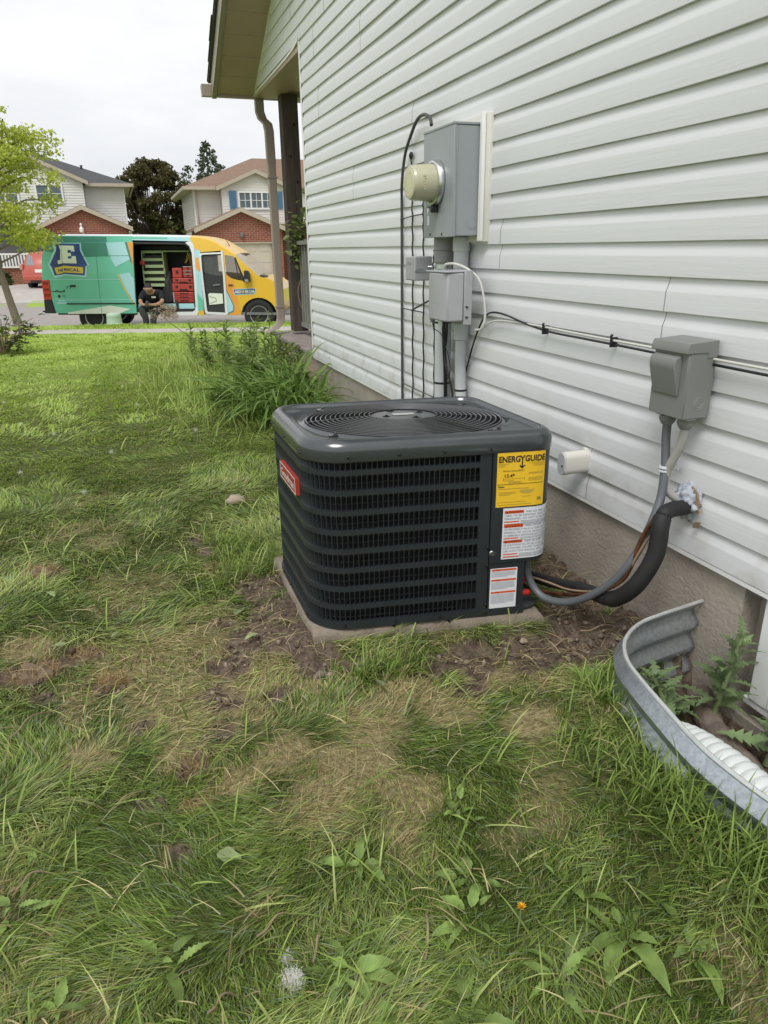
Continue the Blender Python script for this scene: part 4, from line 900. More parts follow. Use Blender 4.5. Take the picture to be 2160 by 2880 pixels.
ROOF = [(-6.9, 1.752), (-5.4, 1.722), (-4.6, 1.70), (-4.156, 1.683), (-3.95, 1.665), (-3.774, 1.627), (-3.62, 1.565), (-3.497, 1.49), (-3.34, 1.40), (-3.183, 1.30)]
NOSE = [(-2.671, .848), (-2.573, .835), (-2.40, .765), (-2.30, .69), (-2.25, .55), (-2.24, .25), (-2.26, .03)]
# shell: band over roof, rear, nose; far side; floor
out_ = REAR+ROOF+NOSE; g = B(); n = len(out_); YF = 1.93
pv = [vz(*p) for p in out_]; vs = []; fs = []; mi = []
for i, (x, z) in enumerate(pv):
    t_ = tumble(z); crown = .045 if 5 <= i <= len(REAR)+len(ROOF)-1 else .0
    for k, (yy, dz) in enumerate(((t_, 0), (t_+.10, crown*.75), (YF/2, crown), (YF-t_-.10, crown*.75), (YF-t_, 0))): vs.append((x, yy, z+dz))
for i in range(n-1):
    for k in range(4):
        q = 5*i+k; g.add([vs[q], vs[q+1], vs[q+6], vs[q+5]], [(0, 1, 2, 3)], 0 if i < len(REAR)+3 else (1 if i < len(REAR)+len(ROOF)-1 or i > len(REAR)+len(ROOF)-1 else 2))
shell = g.build('body_shell', [m_vw, m_yelv, m_vclear], van, smooth=True, ang=40)
def far(name, m, pts):
    o = vpoly(name, m, pts); 
    for v in o.data.vertices: v.co.y = YF-v.co.y
    return o
lowR = [(-2.02, .03), (-7.40, .14)]
far('far_side', m_vw, REAR+[(-6.9, 1.752), (-5.4, 1.722), (-4.156, 1.683), (-3.97, 1.66), (-3.97, .14)][:5]+[(-3.97, .10)])
far('far_side', m_yelv, [(-3.97, .10), (-3.97, .93), (-3.45, .88), (-3.0, .78), (-2.671, .848), (-2.573, .835), (-2.40, .765), (-2.30, .69), (-2.25, .55), (-2.24, .25), (-2.26, .03)])
far('far_side', m_yelv, [(-3.97, 1.35), (-3.97, 1.66), (-3.774, 1.627), (-3.497, 1.49), (-3.183, 1.30), (-3.30, 1.27), (-3.45, 1.34)])
x0, z0 = vz(-7.38, .13); x1, z1 = vz(-2.05, .04)
B().box(x0, x1, .03, YF-.03, .40, .455).build('floor', m_int, van)
# near side panels
vpoly('rear_quarter_panel', m_teal, [(-7.235, .145), (-7.285, .438), (-7.448, .44), (-7.435, .85), (-7.39, 1.262), (-7.33, 1.52), (-7.24, 1.66), (-7.12, 1.735), (-6.9, 1.752), (-5.4, 1.722), (-5.4, 1.665), (-5.40, 1.60), (-5.43, .124), (-6.04, .123)], th=.02)
vpoly('side_graphic', m_teald, [(-7.30, 1.44), (-7.22, 1.655), (-7.10, 1.72), (-6.9, 1.735), (-5.96, 1.715), (-5.93, 1.35), (-6.9, 1.38)], .0025)
dr = vpoly('sliding_door', m_teal, [(-6.95, .13), (-6.93, .8), (-6.925, 1.25), (-6.92, 1.62), (-5.37, 1.60), (-5.40, .9), (-5.43, .124)], .055, th=.05)
vpoly('side_graphic', m_teald, [(-6.92, 1.30), (-6.918, 1.615), (-5.95, 1.602), (-5.92, 1.33)], .058, dr)
vpoly('side_graphic', m_lbl, [(-5.948, 1.60), (-5.86, 1.25), (-5.78, 1.1), (-5.46, 1.25), (-5.55, 1.605)], .0605, dr)
vpoly('side_graphic', m_teald, [(-5.545, 1.602), (-5.45, 1.2), (-5.40, 1.15), (-5.47, 1.60)], .0605, dr)
vpoly('side_graphic', m_orgv, [(-5.49, 1.605), (-5.42, 1.25), (-5.40, 1.10), (-5.385, 1.30), (-5.372, 1.60)], .0625, dr)
vpoly('side_graphic', m_lbl, [(-5.72, .95), (-5.60, .62), (-5.43, .30), (-5.405, .85), (-5.50, .98)], .0605, dr)
vpoly('side_graphic', m_gold, [(-5.735, .95), (-5.60, .60), (-5.43, .28), (-5.43, .255), (-5.62, .58), (-5.76, .95)], .0625, dr)
vpoly('side_graphic', m_cream, [(-6.95, .132), (-6.945, .165), (-6.0, .30), (-5.55, .22), (-5.80, .126)], .0605, dr)
for zz in (.85, .42, 1.33): vpoly('pressed_line', m_teald if zz > 1 else m_lbl, [(-6.93, zz), (-6.93, zz+.012), (-5.41, zz+.002), (-5.41, zz-.010)], .0615, dr)
for zz in (.85, .42): vpoly('pressed_line', m_lbl, [(-7.28, zz+.008), (-7.28, zz+.018), (-6.955, zz+.012), (-6.955, zz)], .003)
vpoly('door_handle', m_vblk, [(-6.82, .74), (-6.70, .745), (-6.70, .70), (-6.82, .695)], .075, dr, th=.02)
vpoly('slide_track', m_vblk, [(-7.26, .615), (-6.955, .61), (-6.955, .595), (-7.26, .60)], .004)
vpoly('panel_seam', m_teald, [(-6.20, .132), (-6.192, .132), (-6.17, 1.60), (-6.178, 1.60)], .0612, dr)
vpoly('rub_strip', m_vblk, [(-6.945, .36), (-6.945, .335), (-5.44, .325), (-5.44, .35)], .072, dr, th=.018)
# shield emblem: left half on the quarter panel, right half on the slid-back door
def shield(off, pts_o, pts_i, parent): vpoly('emblem_border', m_lbl, pts_o, off, parent); vpoly('emblem', m_navy, pts_i, off+.002, parent)
shield(.003, [(-7.265, 1.16), (-7.10, 1.46), (-7.125, 1.54), (-7.10, 1.625), (-6.93, 1.625), (-6.93, .925), (-7.16, .895), (-7.215, 1.05)], [(-7.225, 1.16), (-7.055, 1.455), (-7.07, 1.595), (-6.93, 1.595), (-6.93, .965), (-7.145, .94), (-7.19, 1.13)], van)
shield(.0605, [(-6.92, 1.605), (-6.49, 1.60), (-6.485, 1.45), (-6.345, 1.15), (-6.40, 1.13), (-6.43, .895), (-6.925, .945)], [(-6.92, 1.592), (-6.515, 1.585), (-6.52, 1.45), (-6.383, 1.15), (-6.43, 1.12), (-6.47, .935), (-6.925, .975)], dr)
def vtext(txt, s, z, size, m, off, parent, wd=None, bold=0, name='lettering', rot=0., italic=0.):
    vs, fs = textmesh(txt, size, 'LEFT', bold)
    w_ = max(v[0] for v in vs)-min(v[0] for v in vs); k = (wd/w_) if wd else 1
    pts = []
    for x, y, _ in vs:
        xx, yy = x*k+italic*y, y; X, Z = vz(s+xx*math.cos(rot)-yy*math.sin(rot), z+xx*math.sin(rot)+yy*math.cos(rot)); pts.append((X, -off+tumble(Z), Z))
    return B().add(pts, fs).build(name, m, parent, fix=False)
# block letter E (slab serifs)
Eb = [(-6.915, 1.555), (-6.645, 1.545), (-6.635, 1.43), (-6.715, 1.43), (-6.715, 1.46), (-6.785, 1.462), (-6.785, 1.40), (-6.72, 1.40), (-6.715, 1.335), (-6.785, 1.335), (-6.79, 1.285), (-6.72, 1.285), (-6.70, 1.335), (-6.62, 1.335), (-6.61, 1.185), (-6.915, 1.195)]
vpoly('letter_e', m_cream, Eb, .065, dr)
vpoly('letter_e', m_cream, [(-6.935, 1.555), (-6.935, 1.19), (-7.04, 1.175), (-7.045, 1.25), (-6.985, 1.26), (-6.965, 1.45), (-6.99, 1.555)], .0075)
vpoly('emblem_banner', m_gold, [(-6.92, 1.145), (-6.485, 1.105), (-6.495, .98), (-6.92, 1.005)], .065, dr); vpoly('emblem_banner', m_gold, [(-7.13, 1.10), (-6.935, 1.135), (-6.935, .995), (-7.095, .965)], .0075)
vtext('RICAL', -6.905, 1.035, .085, m_navy, .068, dr, wd=.34, bold=.003, rot=-.05); vtext('HF', -7.05, 1.01, .085, m_navy, .0095, van, wd=.11, bold=.003, rot=.08)
# small sponsor marks on the quarter panel
vtext('?!', -6.92, .66, .085, m_dark, .0605, dr, wd=.10)
P = [vz(-7.19+.055*k, .61+.03*math.sin(k*2.1)) for k in range(5)]
B().tube([(x, -.003+tumble(z), z) for x, z in P], .008, 6).build('script_mark', m_dark, van)
B().lathe([(.032, 0), (.032, .002)], 16, (vz(-7.11, .505)[0], -.001, vz(-7.11, .505)[1]), (0, -1, 0)).build('round_mark', m_dark, van)
for zz, s0, s1 in ((.515, -7.05, -6.97), (.49, -7.05, -6.96)): vpoly('small_print', m_teald, [(s0, zz), (s0, zz+.012), (s1, zz+.012), (s1, zz)], .003)
for zz, s0, s1, h in ((.40, -7.13, -6.965, .028), (.345, -7.17, -6.965, .035)): vpoly('small_print', m_lbl, [(s0, zz), (s0, zz+h), (s1, zz+h), (s1, zz)], .003)
# tail lamp and bumper
tl = vpoly('tail_lamp', m_tail, [(-7.445, .845), (-7.28, .85), (-7.286, .44), (-7.448, .442)], .02, th=.06)
for zz in (.75, .62, .5): vpoly('lamp_cell', mat('lamp_cell_dark', (.25, .01, .01), .2), [(-7.42, zz), (-7.42, zz+.06), (-7.30, zz+.06), (-7.30, zz)], .0215, tl)
vpoly('bumper', m_vblk, [(-7.46, .15), (-7.45, .435), (-7.29, .435), (-7.24, .145)], .025, th=1.9); vpoly('tow_step', m_vblk, [(-7.63, .165), (-7.60, .19), (-7.40, .19), (-7.24, .15), (-7.5, .13)], .0, th=1.6, y0=.2)
vpoly('mud_flap', m_vblk, [(-6.68, .12), (-6.65, .12), (-6.62, -.06), (-6.65, -.06)], th=.2, y0=.12)
vpoly('side_sill', m_vblk, [(-7.2, .146), (-7.2, .11), (-5.45, .08), (-5.45, .124)], -.03)
# roof rail strip above doors, opening frame
vpoly('cant_rail', m_lbl, [(-5.40, 1.722), (-4.6, 1.70), (-4.156, 1.683), (-4.14, 1.60), (-5.40, 1.64)], th=.03)
vpoly('cant_rail_band', m_teal, [(-5.40, 1.705), (-4.65, 1.685), (-4.65, 1.655), (-5.40, 1.672)], .004)
fr = [(-4.165, 1.605), (-4.12, 1.585), (-4.085, 1.53), (-4.065, 1.4), (-4.06, .9), (-4.075, .14), (-4.10, .06), (-5.43, .09), (-5.43, .145), (-4.20, .135), (-4.145, .17), (-4.125, .24), (-4.115, .9), (-4.125, 1.36), (-4.17, 1.50), (-4.26, 1.575)]
vpoly('door_frame', m_vw, fr, .004, th=.06)
vpoly('frame_seal', m_vblk, [(-4.125, .24), (-4.115, .9), (-4.125, 1.36), (-4.17, 1.50), (-4.26, 1.575), (-5.37, 1.605), (-5.37, 1.57), (-4.28, 1.54), (-4.20, 1.48), (-4.155, 1.36), (-4.145, .9), (-4.155, .24)], -.02, th=.10)
vpoly('pillar', m_lbl, [(-4.06, 1.40), (-4.085, 1.53), (-4.14, 1.60), (-4.156, 1.683), (-3.95, 1.665), (-3.95, .06), (-4.08, .06), (-4.065, .5)], th=.03)
vpoly('side_graphic', m_yelv, [(-4.085, 1.53), (-4.14, 1.60), (-4.156, 1.683), (-3.95, 1.665), (-3.955, 1.42), (-4.06, 1.44)], .003)
vpoly('side_graphic', m_orgv, [(-4.06, 1.27), (-3.99, 1.27), (-3.955, 1.0), (-4.0, .98), (-4.055, 1.05)], .003)
vpoly('side_graphic', m_teal, [(-4.07, .55), (-3.96, .40), (-3.955, .16), (-4.07, .16)], .003); vpoly('side_graphic', m_yelv, [(-4.07, .14), (-3.95, .17), (-3.95, .06), (-4.08, .06)], .003)
# crew door standing open: white frame, black trim, pocket, see-through window
cd_ = vpoly('side_door', m_vw, [(-3.955, 1.345), (-3.50, 1.352), (-3.455, 1.33), (-3.44, .9), (-3.42, .07), (-3.45, .055), (-3.90, .085), (-3.93, .13), (-3.955, .8)][:0] or [(-3.965, 1.34), (-3.92, 1.36), (-3.50, 1.37), (-3.49, 1.335), (-3.90, 1.325), (-3.925, 1.29), (-3.915, .98), (-3.875, .17), (-3.86, .13), (-3.475, .105), (-3.475, .06), (-3.90, .085), (-3.925, .14)], .02, th=.03)
vpoly('door_edge', m_vw, [(-3.49, 1.335), (-3.50, 1.39), (-3.455, 1.40), (-3.43, .9), (-3.415, .07), (-3.475, .06), (-3.47, .9)], .022, cd_, th=.04)
vpoly('door_trim', m_dark, [(-3.915, .97), (-3.70, .90), (-3.475, .885), (-3.475, .105), (-3.86, .13), (-3.88, .2)], -.03, cd_, th=.03)
vpoly('window_seal', m_vblk, [(-3.925, 1.29), (-3.90, 1.325), (-3.49, 1.335), (-3.49, 1.31), (-3.88, 1.30), (-3.90, 1.27), (-3.885, .975), (-3.915, .98)], .0, cd_)
vpoly('window', m_vclear, [(-3.90, 1.30), (-3.485, 1.315), (-3.475, .885), (-3.70, .90), (-3.905, .97)], -.02, cd_)
pk = vpoly('door_pocket', m_cream, [(-3.83, .505), (-3.79, .525), (-3.515, .51), (-3.512, .30), (-3.82, .275)], -.015, cd_, th=.04)
vpoly('pocket_line', m_int, [(-3.81, .46), (-3.66, .42), (-3.65, .35), (-3.80, .30), (-3.80, .31), (-3.66, .36), (-3.67, .41), (-3.81, .45)], -.012, pk)
vpoly('grab_handle', m_int, [(-3.72, .70), (-3.56, .72), (-3.55, .69), (-3.70, .67)], -.01, cd_, th=.03)
vpoly('seat_back', mat('seat_black', (.022, .022, .024), .8), [(-3.85, .65), (-3.70, .74), (-3.50, .74), (-3.45, .3), (-3.85, .3)], -.5, th=.4)
# cab side with wheel arch and window
arch = [(-3.102+.0, .05)]+[(-2.728-.40*math.cos(a), .03+.385*math.sin(a)) for a in [math.pi*k/12 for k in range(13)]]
cab_low = [(-3.44, .055)]+[(-3.14, .045)]+arch[1:]+[(-2.30, .03), (-2.26, .03), (-2.24, .25), (-2.25, .55), (-2.30, .69), (-2.40, .765), (-2.573, .835), (-2.671, .848), (-2.90, .79), (-3.022, .765), (-3.20, .80), (-3.30, .83), (-3.40, .905), (-3.445, 1.0)]
vpoly('cab_side', m_yelv, cab_low, th=.02)
vpoly('window_frame', m_yelv, [(-3.445, 1.0), (-3.455, 1.40), (-3.50, 1.40), (-3.95, 1.375), (-3.95, 1.665), (-3.774, 1.627), (-3.62, 1.565), (-3.497, 1.49), (-3.34, 1.40), (-3.183, 1.30), (-2.671, .848), (-2.90, .79), (-3.022, .765), (-3.05, .80), (-3.19, 1.24), (-3.25, 1.29), (-3.42, 1.315), (-3.425, 1.0), (-3.40, .905)], th=.02)
vpoly('side_graphic', m_orgv, [(-3.44, .06), (-3.445, .95), (-3.40, .90), (-3.31, .835), (-3.24, .81), (-3.22, .62), (-3.12, .05)], .003)
vpoly('side_graphic', m_lbl, [(-3.44, .07), (-3.44, .62), (-3.28, .24), (-3.30, .15)], .005); vpoly('side_graphic', m_teald, [(-3.44, .62), (-3.44, .66), (-3.262, .24), (-3.285, .125), (-3.44, .065), (-3.44, .085), (-3.305, .15), (-3.285, .24)], .0065)
vpoly('side_window', m_vglass, [(-3.42, 1.312), (-3.25, 1.288), (-3.19, 1.24), (-3.045, .80), (-3.10, .785), (-3.30, .83), (-3.395, .905)], -.012)
vpoly('window_bar', m_vblk, [(-3.215, 1.262), (-3.19, 1.24), (-3.12, .79), (-3.145, .792)], -.006); vpoly('a_pillar_trim', m_vblk, [(-3.20, 1.245), (-3.05, .78), (-2.99, .765), (-3.02, .85), (-3.183, 1.27)], .002)
mr = vpoly('wing_mirror', m_vblk, [(-2.985, .99), (-2.91, .985), (-2.875, .93), (-2.865, .76), (-2.99, .745), (-3.02, .78), (-2.995, .82)], .16, th=.12)
vpoly('mirror_glass', m_rim, [(-2.975, .81), (-2.905, .81), (-2.895, .76), (-2.975, .76)], .162, mr)
hd = vpoly('door_handle', m_vblk, [(-3.375, .69), (-3.35, .705), (-3.27, .70), (-3.265, .685), (-3.36, .675)], .025, th=.02)
vpoly('door_seam', m_orgv, [(-3.005, .765), (-3.0, .765), (-3.07, .42), (-3.12, .36), (-3.125, .365), (-3.075, .42)], .0035)
sg = vpoly('door_sign_border', m_lbl, [(-3.275, .605), (-2.765, .615), (-2.805, .49), (-3.25, .475)], .004); vpoly('door_sign', m_navy, [(-3.26, .592), (-2.785, .602), (-2.82, .505), (-3.24, .49)], .006, sg)
vtext('ABLE', -3.235, .515, .088, m_cream, .008, sg, wd=.135, bold=.003, rot=.01); vtext('AIR', -3.095, .517, .088, m_gold, .008, sg, wd=.08, bold=.003, rot=.01); vtext('EKOM', -3.008, .518, .088, m_cream, .008, sg, wd=.19, bold=.003, rot=.01)
vpoly('wiper_cowl', m_vblk, [(-2.70, .86), (-2.68, .885), (-2.58, .86), (-2.56, .84)], -.1, th=.5)
B().tube([(vz(-3.40, 1.44)[0], .75, vz(-3.40, 1.44)[1]), (vz(-3.50, 1.56)[0], .75, vz(-3.50, 1.60)[1])], .008, 6).build('roof_aerial', m_vblk, van)
# wheels
def wheel(s, z, y):
    X, Z = vz(s, z); r = .335
    w_ = B().lathe([(.20, .0), (.22, -.02), (.30, -.035), (.328, -.02), (r, .03), (r, .19), (.32, .22), (.2, .22)], 36, (X, y, Z), (0, 1, 0)).build('wheel', m_tyre, van, smooth=True, ang=40)
    B().lathe([(.0, .035), (.06, .03), (.10, .045), (.16, .03), (.185, .0), (.205, -.005), (.208, .06)], 28, (X, y, Z), (0, 1, 0), cap=False).build('rim', m_rim, w_, smooth=True, ang=30)
    B().lathe([(.0, .024), (.065, .024), (.075, .04)], 20, (X, y, Z), (0, 1, 0), cap=False).build('hub_cap', m_vblk, w_, smooth=True)
    for k in range(12):
        a = 2*math.pi*k/12; B().lathe([(.014, 0), (.012, -.002)], 8, (X+.135*math.cos(a), y+.030, Z+.135*math.sin(a)), (0, -1, 0)).build('rim_hole', m_vblk, w_)
for s in (-2.735, -6.42):
    wheel(s, .04, .06); wheel(s, .04, YF-.28)
vpoly('arch_liner', m_vblk, [(-2.728-.41*math.cos(a), .03+.395*math.sin(a)) for a in [math.pi*k/12 for k in range(13)]], -.25)
vpoly('front_bumper', m_vblk, [(-2.32, .03), (-2.31, .2), (-2.25, .26), (-2.25, .03)], .012)
# interior lining and racks
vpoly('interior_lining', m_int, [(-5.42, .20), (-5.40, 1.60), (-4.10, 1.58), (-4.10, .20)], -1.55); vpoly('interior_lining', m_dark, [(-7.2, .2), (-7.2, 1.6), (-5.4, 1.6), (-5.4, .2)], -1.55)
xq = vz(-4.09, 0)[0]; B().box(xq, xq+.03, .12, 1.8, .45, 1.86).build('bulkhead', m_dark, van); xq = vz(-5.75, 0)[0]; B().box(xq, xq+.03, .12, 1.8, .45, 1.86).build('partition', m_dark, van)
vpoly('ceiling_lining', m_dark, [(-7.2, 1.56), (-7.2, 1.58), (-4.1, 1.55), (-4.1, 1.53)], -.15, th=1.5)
vpoly('roof_rack_beam', m_shelf, [(-5.37, 1.43), (-5.37, 1.40), (-4.30, 1.385), (-4.30, 1.41)], -.45, th=.05); vpoly('roof_rack_beam', m_vblk, [(-5.37, 1.52), (-5.37, 1.45), (-4.25, 1.43), (-4.25, 1.50)], -.5, th=.05)
sh = vpoly('shelf_upright', m_shelf, [(-4.90, 1.40), (-4.875, 1.40), (-4.835, .73), (-4.865, .73)], -.42, th=.30); vpoly('shelf_upright', m_shelf, [(-5.36, 1.40), (-5.34, 1.40), (-5.33, .73), (-5.35, .73)], -.42, th=.3)
vpoly('shelf_top', m_shelf, [(-5.34, 1.42), (-4.88, 1.41), (-4.88, 1.37), (-5.34, 1.37)], -.42, th=.3)
for k, zz in enumerate((1.272, 1.132, 1.0, .858, .733)):
    q = vpoly('shelf_tray', m_shelf, [(-5.34, zz-.005), (-5.34, zz-.065), (-4.86, zz-.07), (-4.865, zz-.008)], -.40, th=.32)
    vpoly('stored_parts', m_dark, [(-5.30, zz+.0), (-5.28, zz+.055+.01*(k % 2)), (-5.15, zz+.05), (-5.1, zz+.07), (-4.95, zz+.05), (-4.89, zz+.06), (-4.89, zz)], -.45, q, th=.2)
# loose gear in the doorway
def gear(name, label, cat, group=None): return thing(name, label, cat, group=group)
m_tred = mat('toolbox_red', (.46, .05, .04), .4, var=.06, vs=4); m_tblk = mat('toolbox_black', (.02, .02, .022), .5); m_tsil = mat('toolbox_clear_lid', (.45, .43, .42), .3)
def vw(s, z, y): X, Z = vz(s, z); return van.matrix_basis @ V((X, y, Z))
bpy.context.view_layer.update()
def rbox(name, label, s0, s1, z0, z1, y=.32, d=.36, latches=2, lid=None, drawers=0):
    o = thing(name, label, 'toolbox', vw((s0+s1)/2, z0, y), group='red toolboxes stacked in the van'); o.rotation_euler = van.rotation_euler; w_, h = s1-s0, z1-z0
    B().box(-w_/2, w_/2, 0, d, 0, h*.985).build('body', m_tred, o, bevel=.012)
    if lid: B().box(-w_/2-.006, w_/2+.006, -.008, d, h*.86, h*.985+.004).build('lid', lid, o, bevel=.006)
    for k in range(latches):
        x = 0 if latches == 1 else (-.3+.6*k/(latches-1))*w_; B().box(x-.028, x+.028, -.014, -.001, h*.45, h*.75).build('latch', m_tblk, o, bevel=.004)
    for k in range(drawers):
        zz = h*(.08+.30*k); dd = B().box(-w_*.42, w_*.42, -.010, -.001, zz, zz+h*.26).build('drawer', m_tred, o, bevel=.004); B().box(-.09, .09, -.022, -.0105, zz+h*.14, zz+h*.20).build('handle', m_tblk, dd)
    if drawers:
        for sx in (-1, 1): B().box(sx*w_*.47-.012, sx*w_*.47+.012, -.012, -.001, .01, h*.97).build('corner_strip', m_tsil, o)
    if not drawers and latches == 2: B().prism([(-.11, h*.08), (-.07, h*.30), (.07, h*.30), (.11, h*.08)], -.016, -.001, 'y').build('grip', m_tblk, o)
    return o
rbox('toolbox', 'red drawer cabinet toolbox at the bottom of the stack in the van', -4.69, -4.19, .302, .546, drawers=3, latches=0)
rbox('toolbox', 'wide red toolbox with pale corner strips resting on the drawer cabinet', -4.695, -4.185, .557, .722)
rbox('toolbox', 'shallow wide red toolbox under the small organisers', -4.675, -4.20, .732, .842)
rbox('toolbox', 'tall narrow red tool case standing left on the stack', -4.668, -4.449, .849, 1.055, latches=1)
rbox('organiser_box', 'lowest small red organiser box with clear lid', -4.426, -4.215, .849, .922, latches=1, lid=m_tsil)
rbox('organiser_box', 'middle small red organiser box with clear lid', -4.426, -4.211, .927, .990, latches=1, lid=m_tsil)
rbox('organiser_box', 'topmost small red organiser box with clear lid', -4.420, -4.205, .996, 1.080, latches=1, lid=m_tsil)
o = B().lathe([(.026, 0), (.028, .01), (.028, .14), (.022, .16), (.018, .165), (.021, .17), (.021, .2), (.012, .205)], 18).build('water_bottle', m_tblk, smooth=True, ang=30); o.location = vw(-4.535, .178, .03); tag(o, 'black water bottle standing on the van door sill', 'bottle')
vpoly('door_step', m_lbl, [(-5.41, .315), (-4.17, .31), (-4.16, .20), (-5.41, .20)], -.05); vpoly('step_edge', m_vblk, [(-5.42, .20), (-4.16, .20), (-4.15, .14), (-5.42, .145)], -.02, th=.05)
P = spline([vw(-4.34, 1.44, .6), vw(-4.37, 1.3, .58), vw(-4.42, 1.15, .57), vw(-4.36, 1.22, .56), vw(-4.31, 1.35, .56), vw(-4.30, 1.1, .56)], 8); o = B().tube([p-P[0] for p in P], .011, 6).build('extension_cord', mat('cord_yellow', (.55, .36, .04), .5), smooth=True); o.location = P[0]; tag(o, 'yellow extension cord hanging inside the van doorway', 'cord')
for lb, nm, s, z, sz in (('red power tool hung at the left edge of the van shelves', 'power_tool', -5.33, 1.12, .10), ('red tool bag on the van floor behind the seated person', 'tool_bag', -5.36, .40, .09)):
    o = thing(nm, lb, 'tool', vw(s, z, .40)); o.rotation_euler.z = -YAW
    B().box(-.05, .06, -.05, .05, 0, sz).build('body', m_tred, o, bevel=.02); B().box(.02, .05, -.03, .03, -.07, .01).build('grip', m_tblk, o, bevel=.008)
o = thing('black_bag', 'black fabric bag slumped beside the red toolboxes', 'bag', vw(-4.80, .36, .48)); o.rotation_euler.z = -YAW
bm = bmesh.new(); bmesh.ops.create_icosphere(bm, subdivisions=3, radius=1)
for v in bm.verts: q = 1+.12*math.sin(v.co.x*6+2)*math.sin(v.co.z*5); v.co = Vector((v.co.x*.14, v.co.y*.13, max(-.05, v.co.z*.50+.12)))*q
me = bpy.data.meshes.new('sack'); bm.to_mesh(me); bm.free(); me.materials.append(m_dark); fm = bpy.data.objects.new('sack', me); COL.objects.link(fm); fm.parent = o
B().tube([(-.06, -.1, .5), (0, -.08, .62), (.06, -.1, .5)], .012, 6).build('strap', m_tblk, o)
# ================================================================== person sitting in the doorway
m_skin = mat('skin', (.42, .24, .165), .5, var=.05, vs=20); m_hair = mat('short_dark_hair', (.018, .013, .011), .7, bump=.5, bs=200); m_shirt = mat('black_shirt', (.012, .013, .016), .85, var=.2, vs=8, bump=.3, bs=20); m_trou = mat('dark_work_trousers', (.035, .037, .037), .9, var=.3, vs=10, bump=.4, bs=25); m_boot = mat('tan_boots', (.22, .15, .09), .8)
pe = thing('person', 'person in black shirt and dark trousers sitting in van doorway looking down', 'person', vw(-5.03, 0, .06)-Vector((0, 0, 0))); pe.rotation_euler.z = -YAW; pe.location.z = -.303
def skinmesh(name, m, nodes, edges, parent, root=0, sub=2):
    me = bpy.data.meshes.new(name); me.from_pydata([n_[:3] for n_ in nodes], edges, []); me.materials.append(m)
    o = bpy.data.objects.new(name, me); COL.objects.link(o); o.parent = parent
    o.modifiers.new('skin', 'SKIN'); 
    if not me.skin_vertices: me.skin_vertices.new() if hasattr(me.skin_vertices, 'new') else None
    bpy.context.view_layer.objects.active = o
    for i, sv in enumerate(me.skin_vertices[0].data): r = nodes[i][3]; sv.radius = (r, r) if not isinstance(r, tuple) else r; sv.use_root = (i == root)
    md = o.modifiers.new('sub', 'SUBSURF'); md.levels = sub; md.render_levels = sub
    o.modifiers['skin'].use_smooth_shade = True
    return o
hd0 = Vector((0, -.37, .965))
nodes = [(0, .12, .56, .13), (0, .02, .70, .135), (0, -.13, .83, .145), (0, -.24, .895, .06), (0, -.31, .935, .062), (0, -.38, .955, .088), (0, -.40, 1.00, .078)]
edges = [(0, 1), (1, 2), (2, 3), (3, 4), (4, 5), (5, 6)]
for sx in (-1, 1):
    b = len(nodes); kx = -.21 if sx < 0 else .17; fx = -.14 if sx < 0 else .06
    nodes += [(sx*.185, -.12, .835, .065), (sx*.245, -.24, .68, .047), (sx*.16, -.38, .625, .038), (sx*.065, -.46, .625, .027), (sx*.03, -.50, .625, .022)]
    edges += [(2, b), (b, b+1), (b+1, b+2), (b+2, b+3), (b+3, b+4)]
    for k in range(4): nodes.append((sx*(.012-.008*k), -.545+.012*k, .655-.014*k, .0095)); edges.append((b+4, b+5+k))
    nodes.append((sx*.03, -.52, .66, .010)); edges.append((b+3, b+9))
    b2 = len(nodes); nodes += [(kx*.45, .02, .55, .095), (kx, -.36, .53, .066), (fx-.03*sx, -.39, .33, .05), (fx, -.42, .09, .036), (fx+.01*sx, -.50, .05, .034)]
    edges += [(0, b2), (b2, b2+1), (b2+1, b2+2), (b2+2, b2+3), (b2+3, b2+4)]
skinmesh('body', m_skin, nodes, edges, pe)
sn = [(0, .14, .55, .155), (0, .02, .70, .165), (0, -.13, .83, .17), (0, -.225, .885, .075)]; se = [(0, 1), (1, 2), (2, 3)]
for sx in (-1, 1): b = len(sn); sn += [(sx*.19, -.12, .835, .088), (sx*.245, -.225, .70, .072)]; se += [(2, b), (b, b+1)]
sh_ = skinmesh('shirt', m_shirt, sn, se, pe); B().box(.02, .11, -.262, -.256, .755, .79).build('chest_print', m_cream, sh_)
tn = [(0, .12, .53, .15)]; te = []
for sx in (-1, 1):
    kx = -.21 if sx < 0 else .17; fx = -.14 if sx < 0 else .06; b = len(tn); tn += [(kx*.5, -.02, .55, .11), (kx, -.36, .53, .088), (fx-.03*sx, -.39, .33, .075), (fx, -.42, .12, .062)]; te += [(0, b), (b, b+1), (b+1, b+2), (b+2, b+3)]
skinmesh('trousers', m_trou, tn, te, pe)
for fx in (-.14, .06): skinmesh('boot', m_boot, [(fx, -.41, .09, .052), (fx, -.43, .05, .052), (fx, -.55, .045, .044), (fx, -.60, .04, .034)], [(0, 1), (1, 2), (2, 3)], pe, sub=1)
hr = skinmesh('hair', m_hair, [(0, -.335, .975, .07), (0, -.36, 1.01, .088), (0, -.40, 1.035, .082)], [(0, 1), (1, 2)], pe)
fc = Vector((0, -.462, .955))
B().tube([(0, -.455, .975), (0, -.485, .945), (0, -.465, .94)], [.008, .014, .01], 6).build('nose', m_skin, pe); 
for sx in (-1, 1):
    B().lathe([(.012, 0), (.008, .006)], 8, (sx*.032, -.462, .975), (0, -1, -.3)).build('eye', m_hair, pe); B().lathe([(.022, -.01), (.026, 0), (.015, .012)], 8, (sx*.085, -.375, .955), (sx, 0, 0)).build('ear', m_skin, pe)
B().box(-.022, .022, -.458, -.452, .905, .911).build('mouth', mat('lip', (.25, .09, .07), .5), pe)
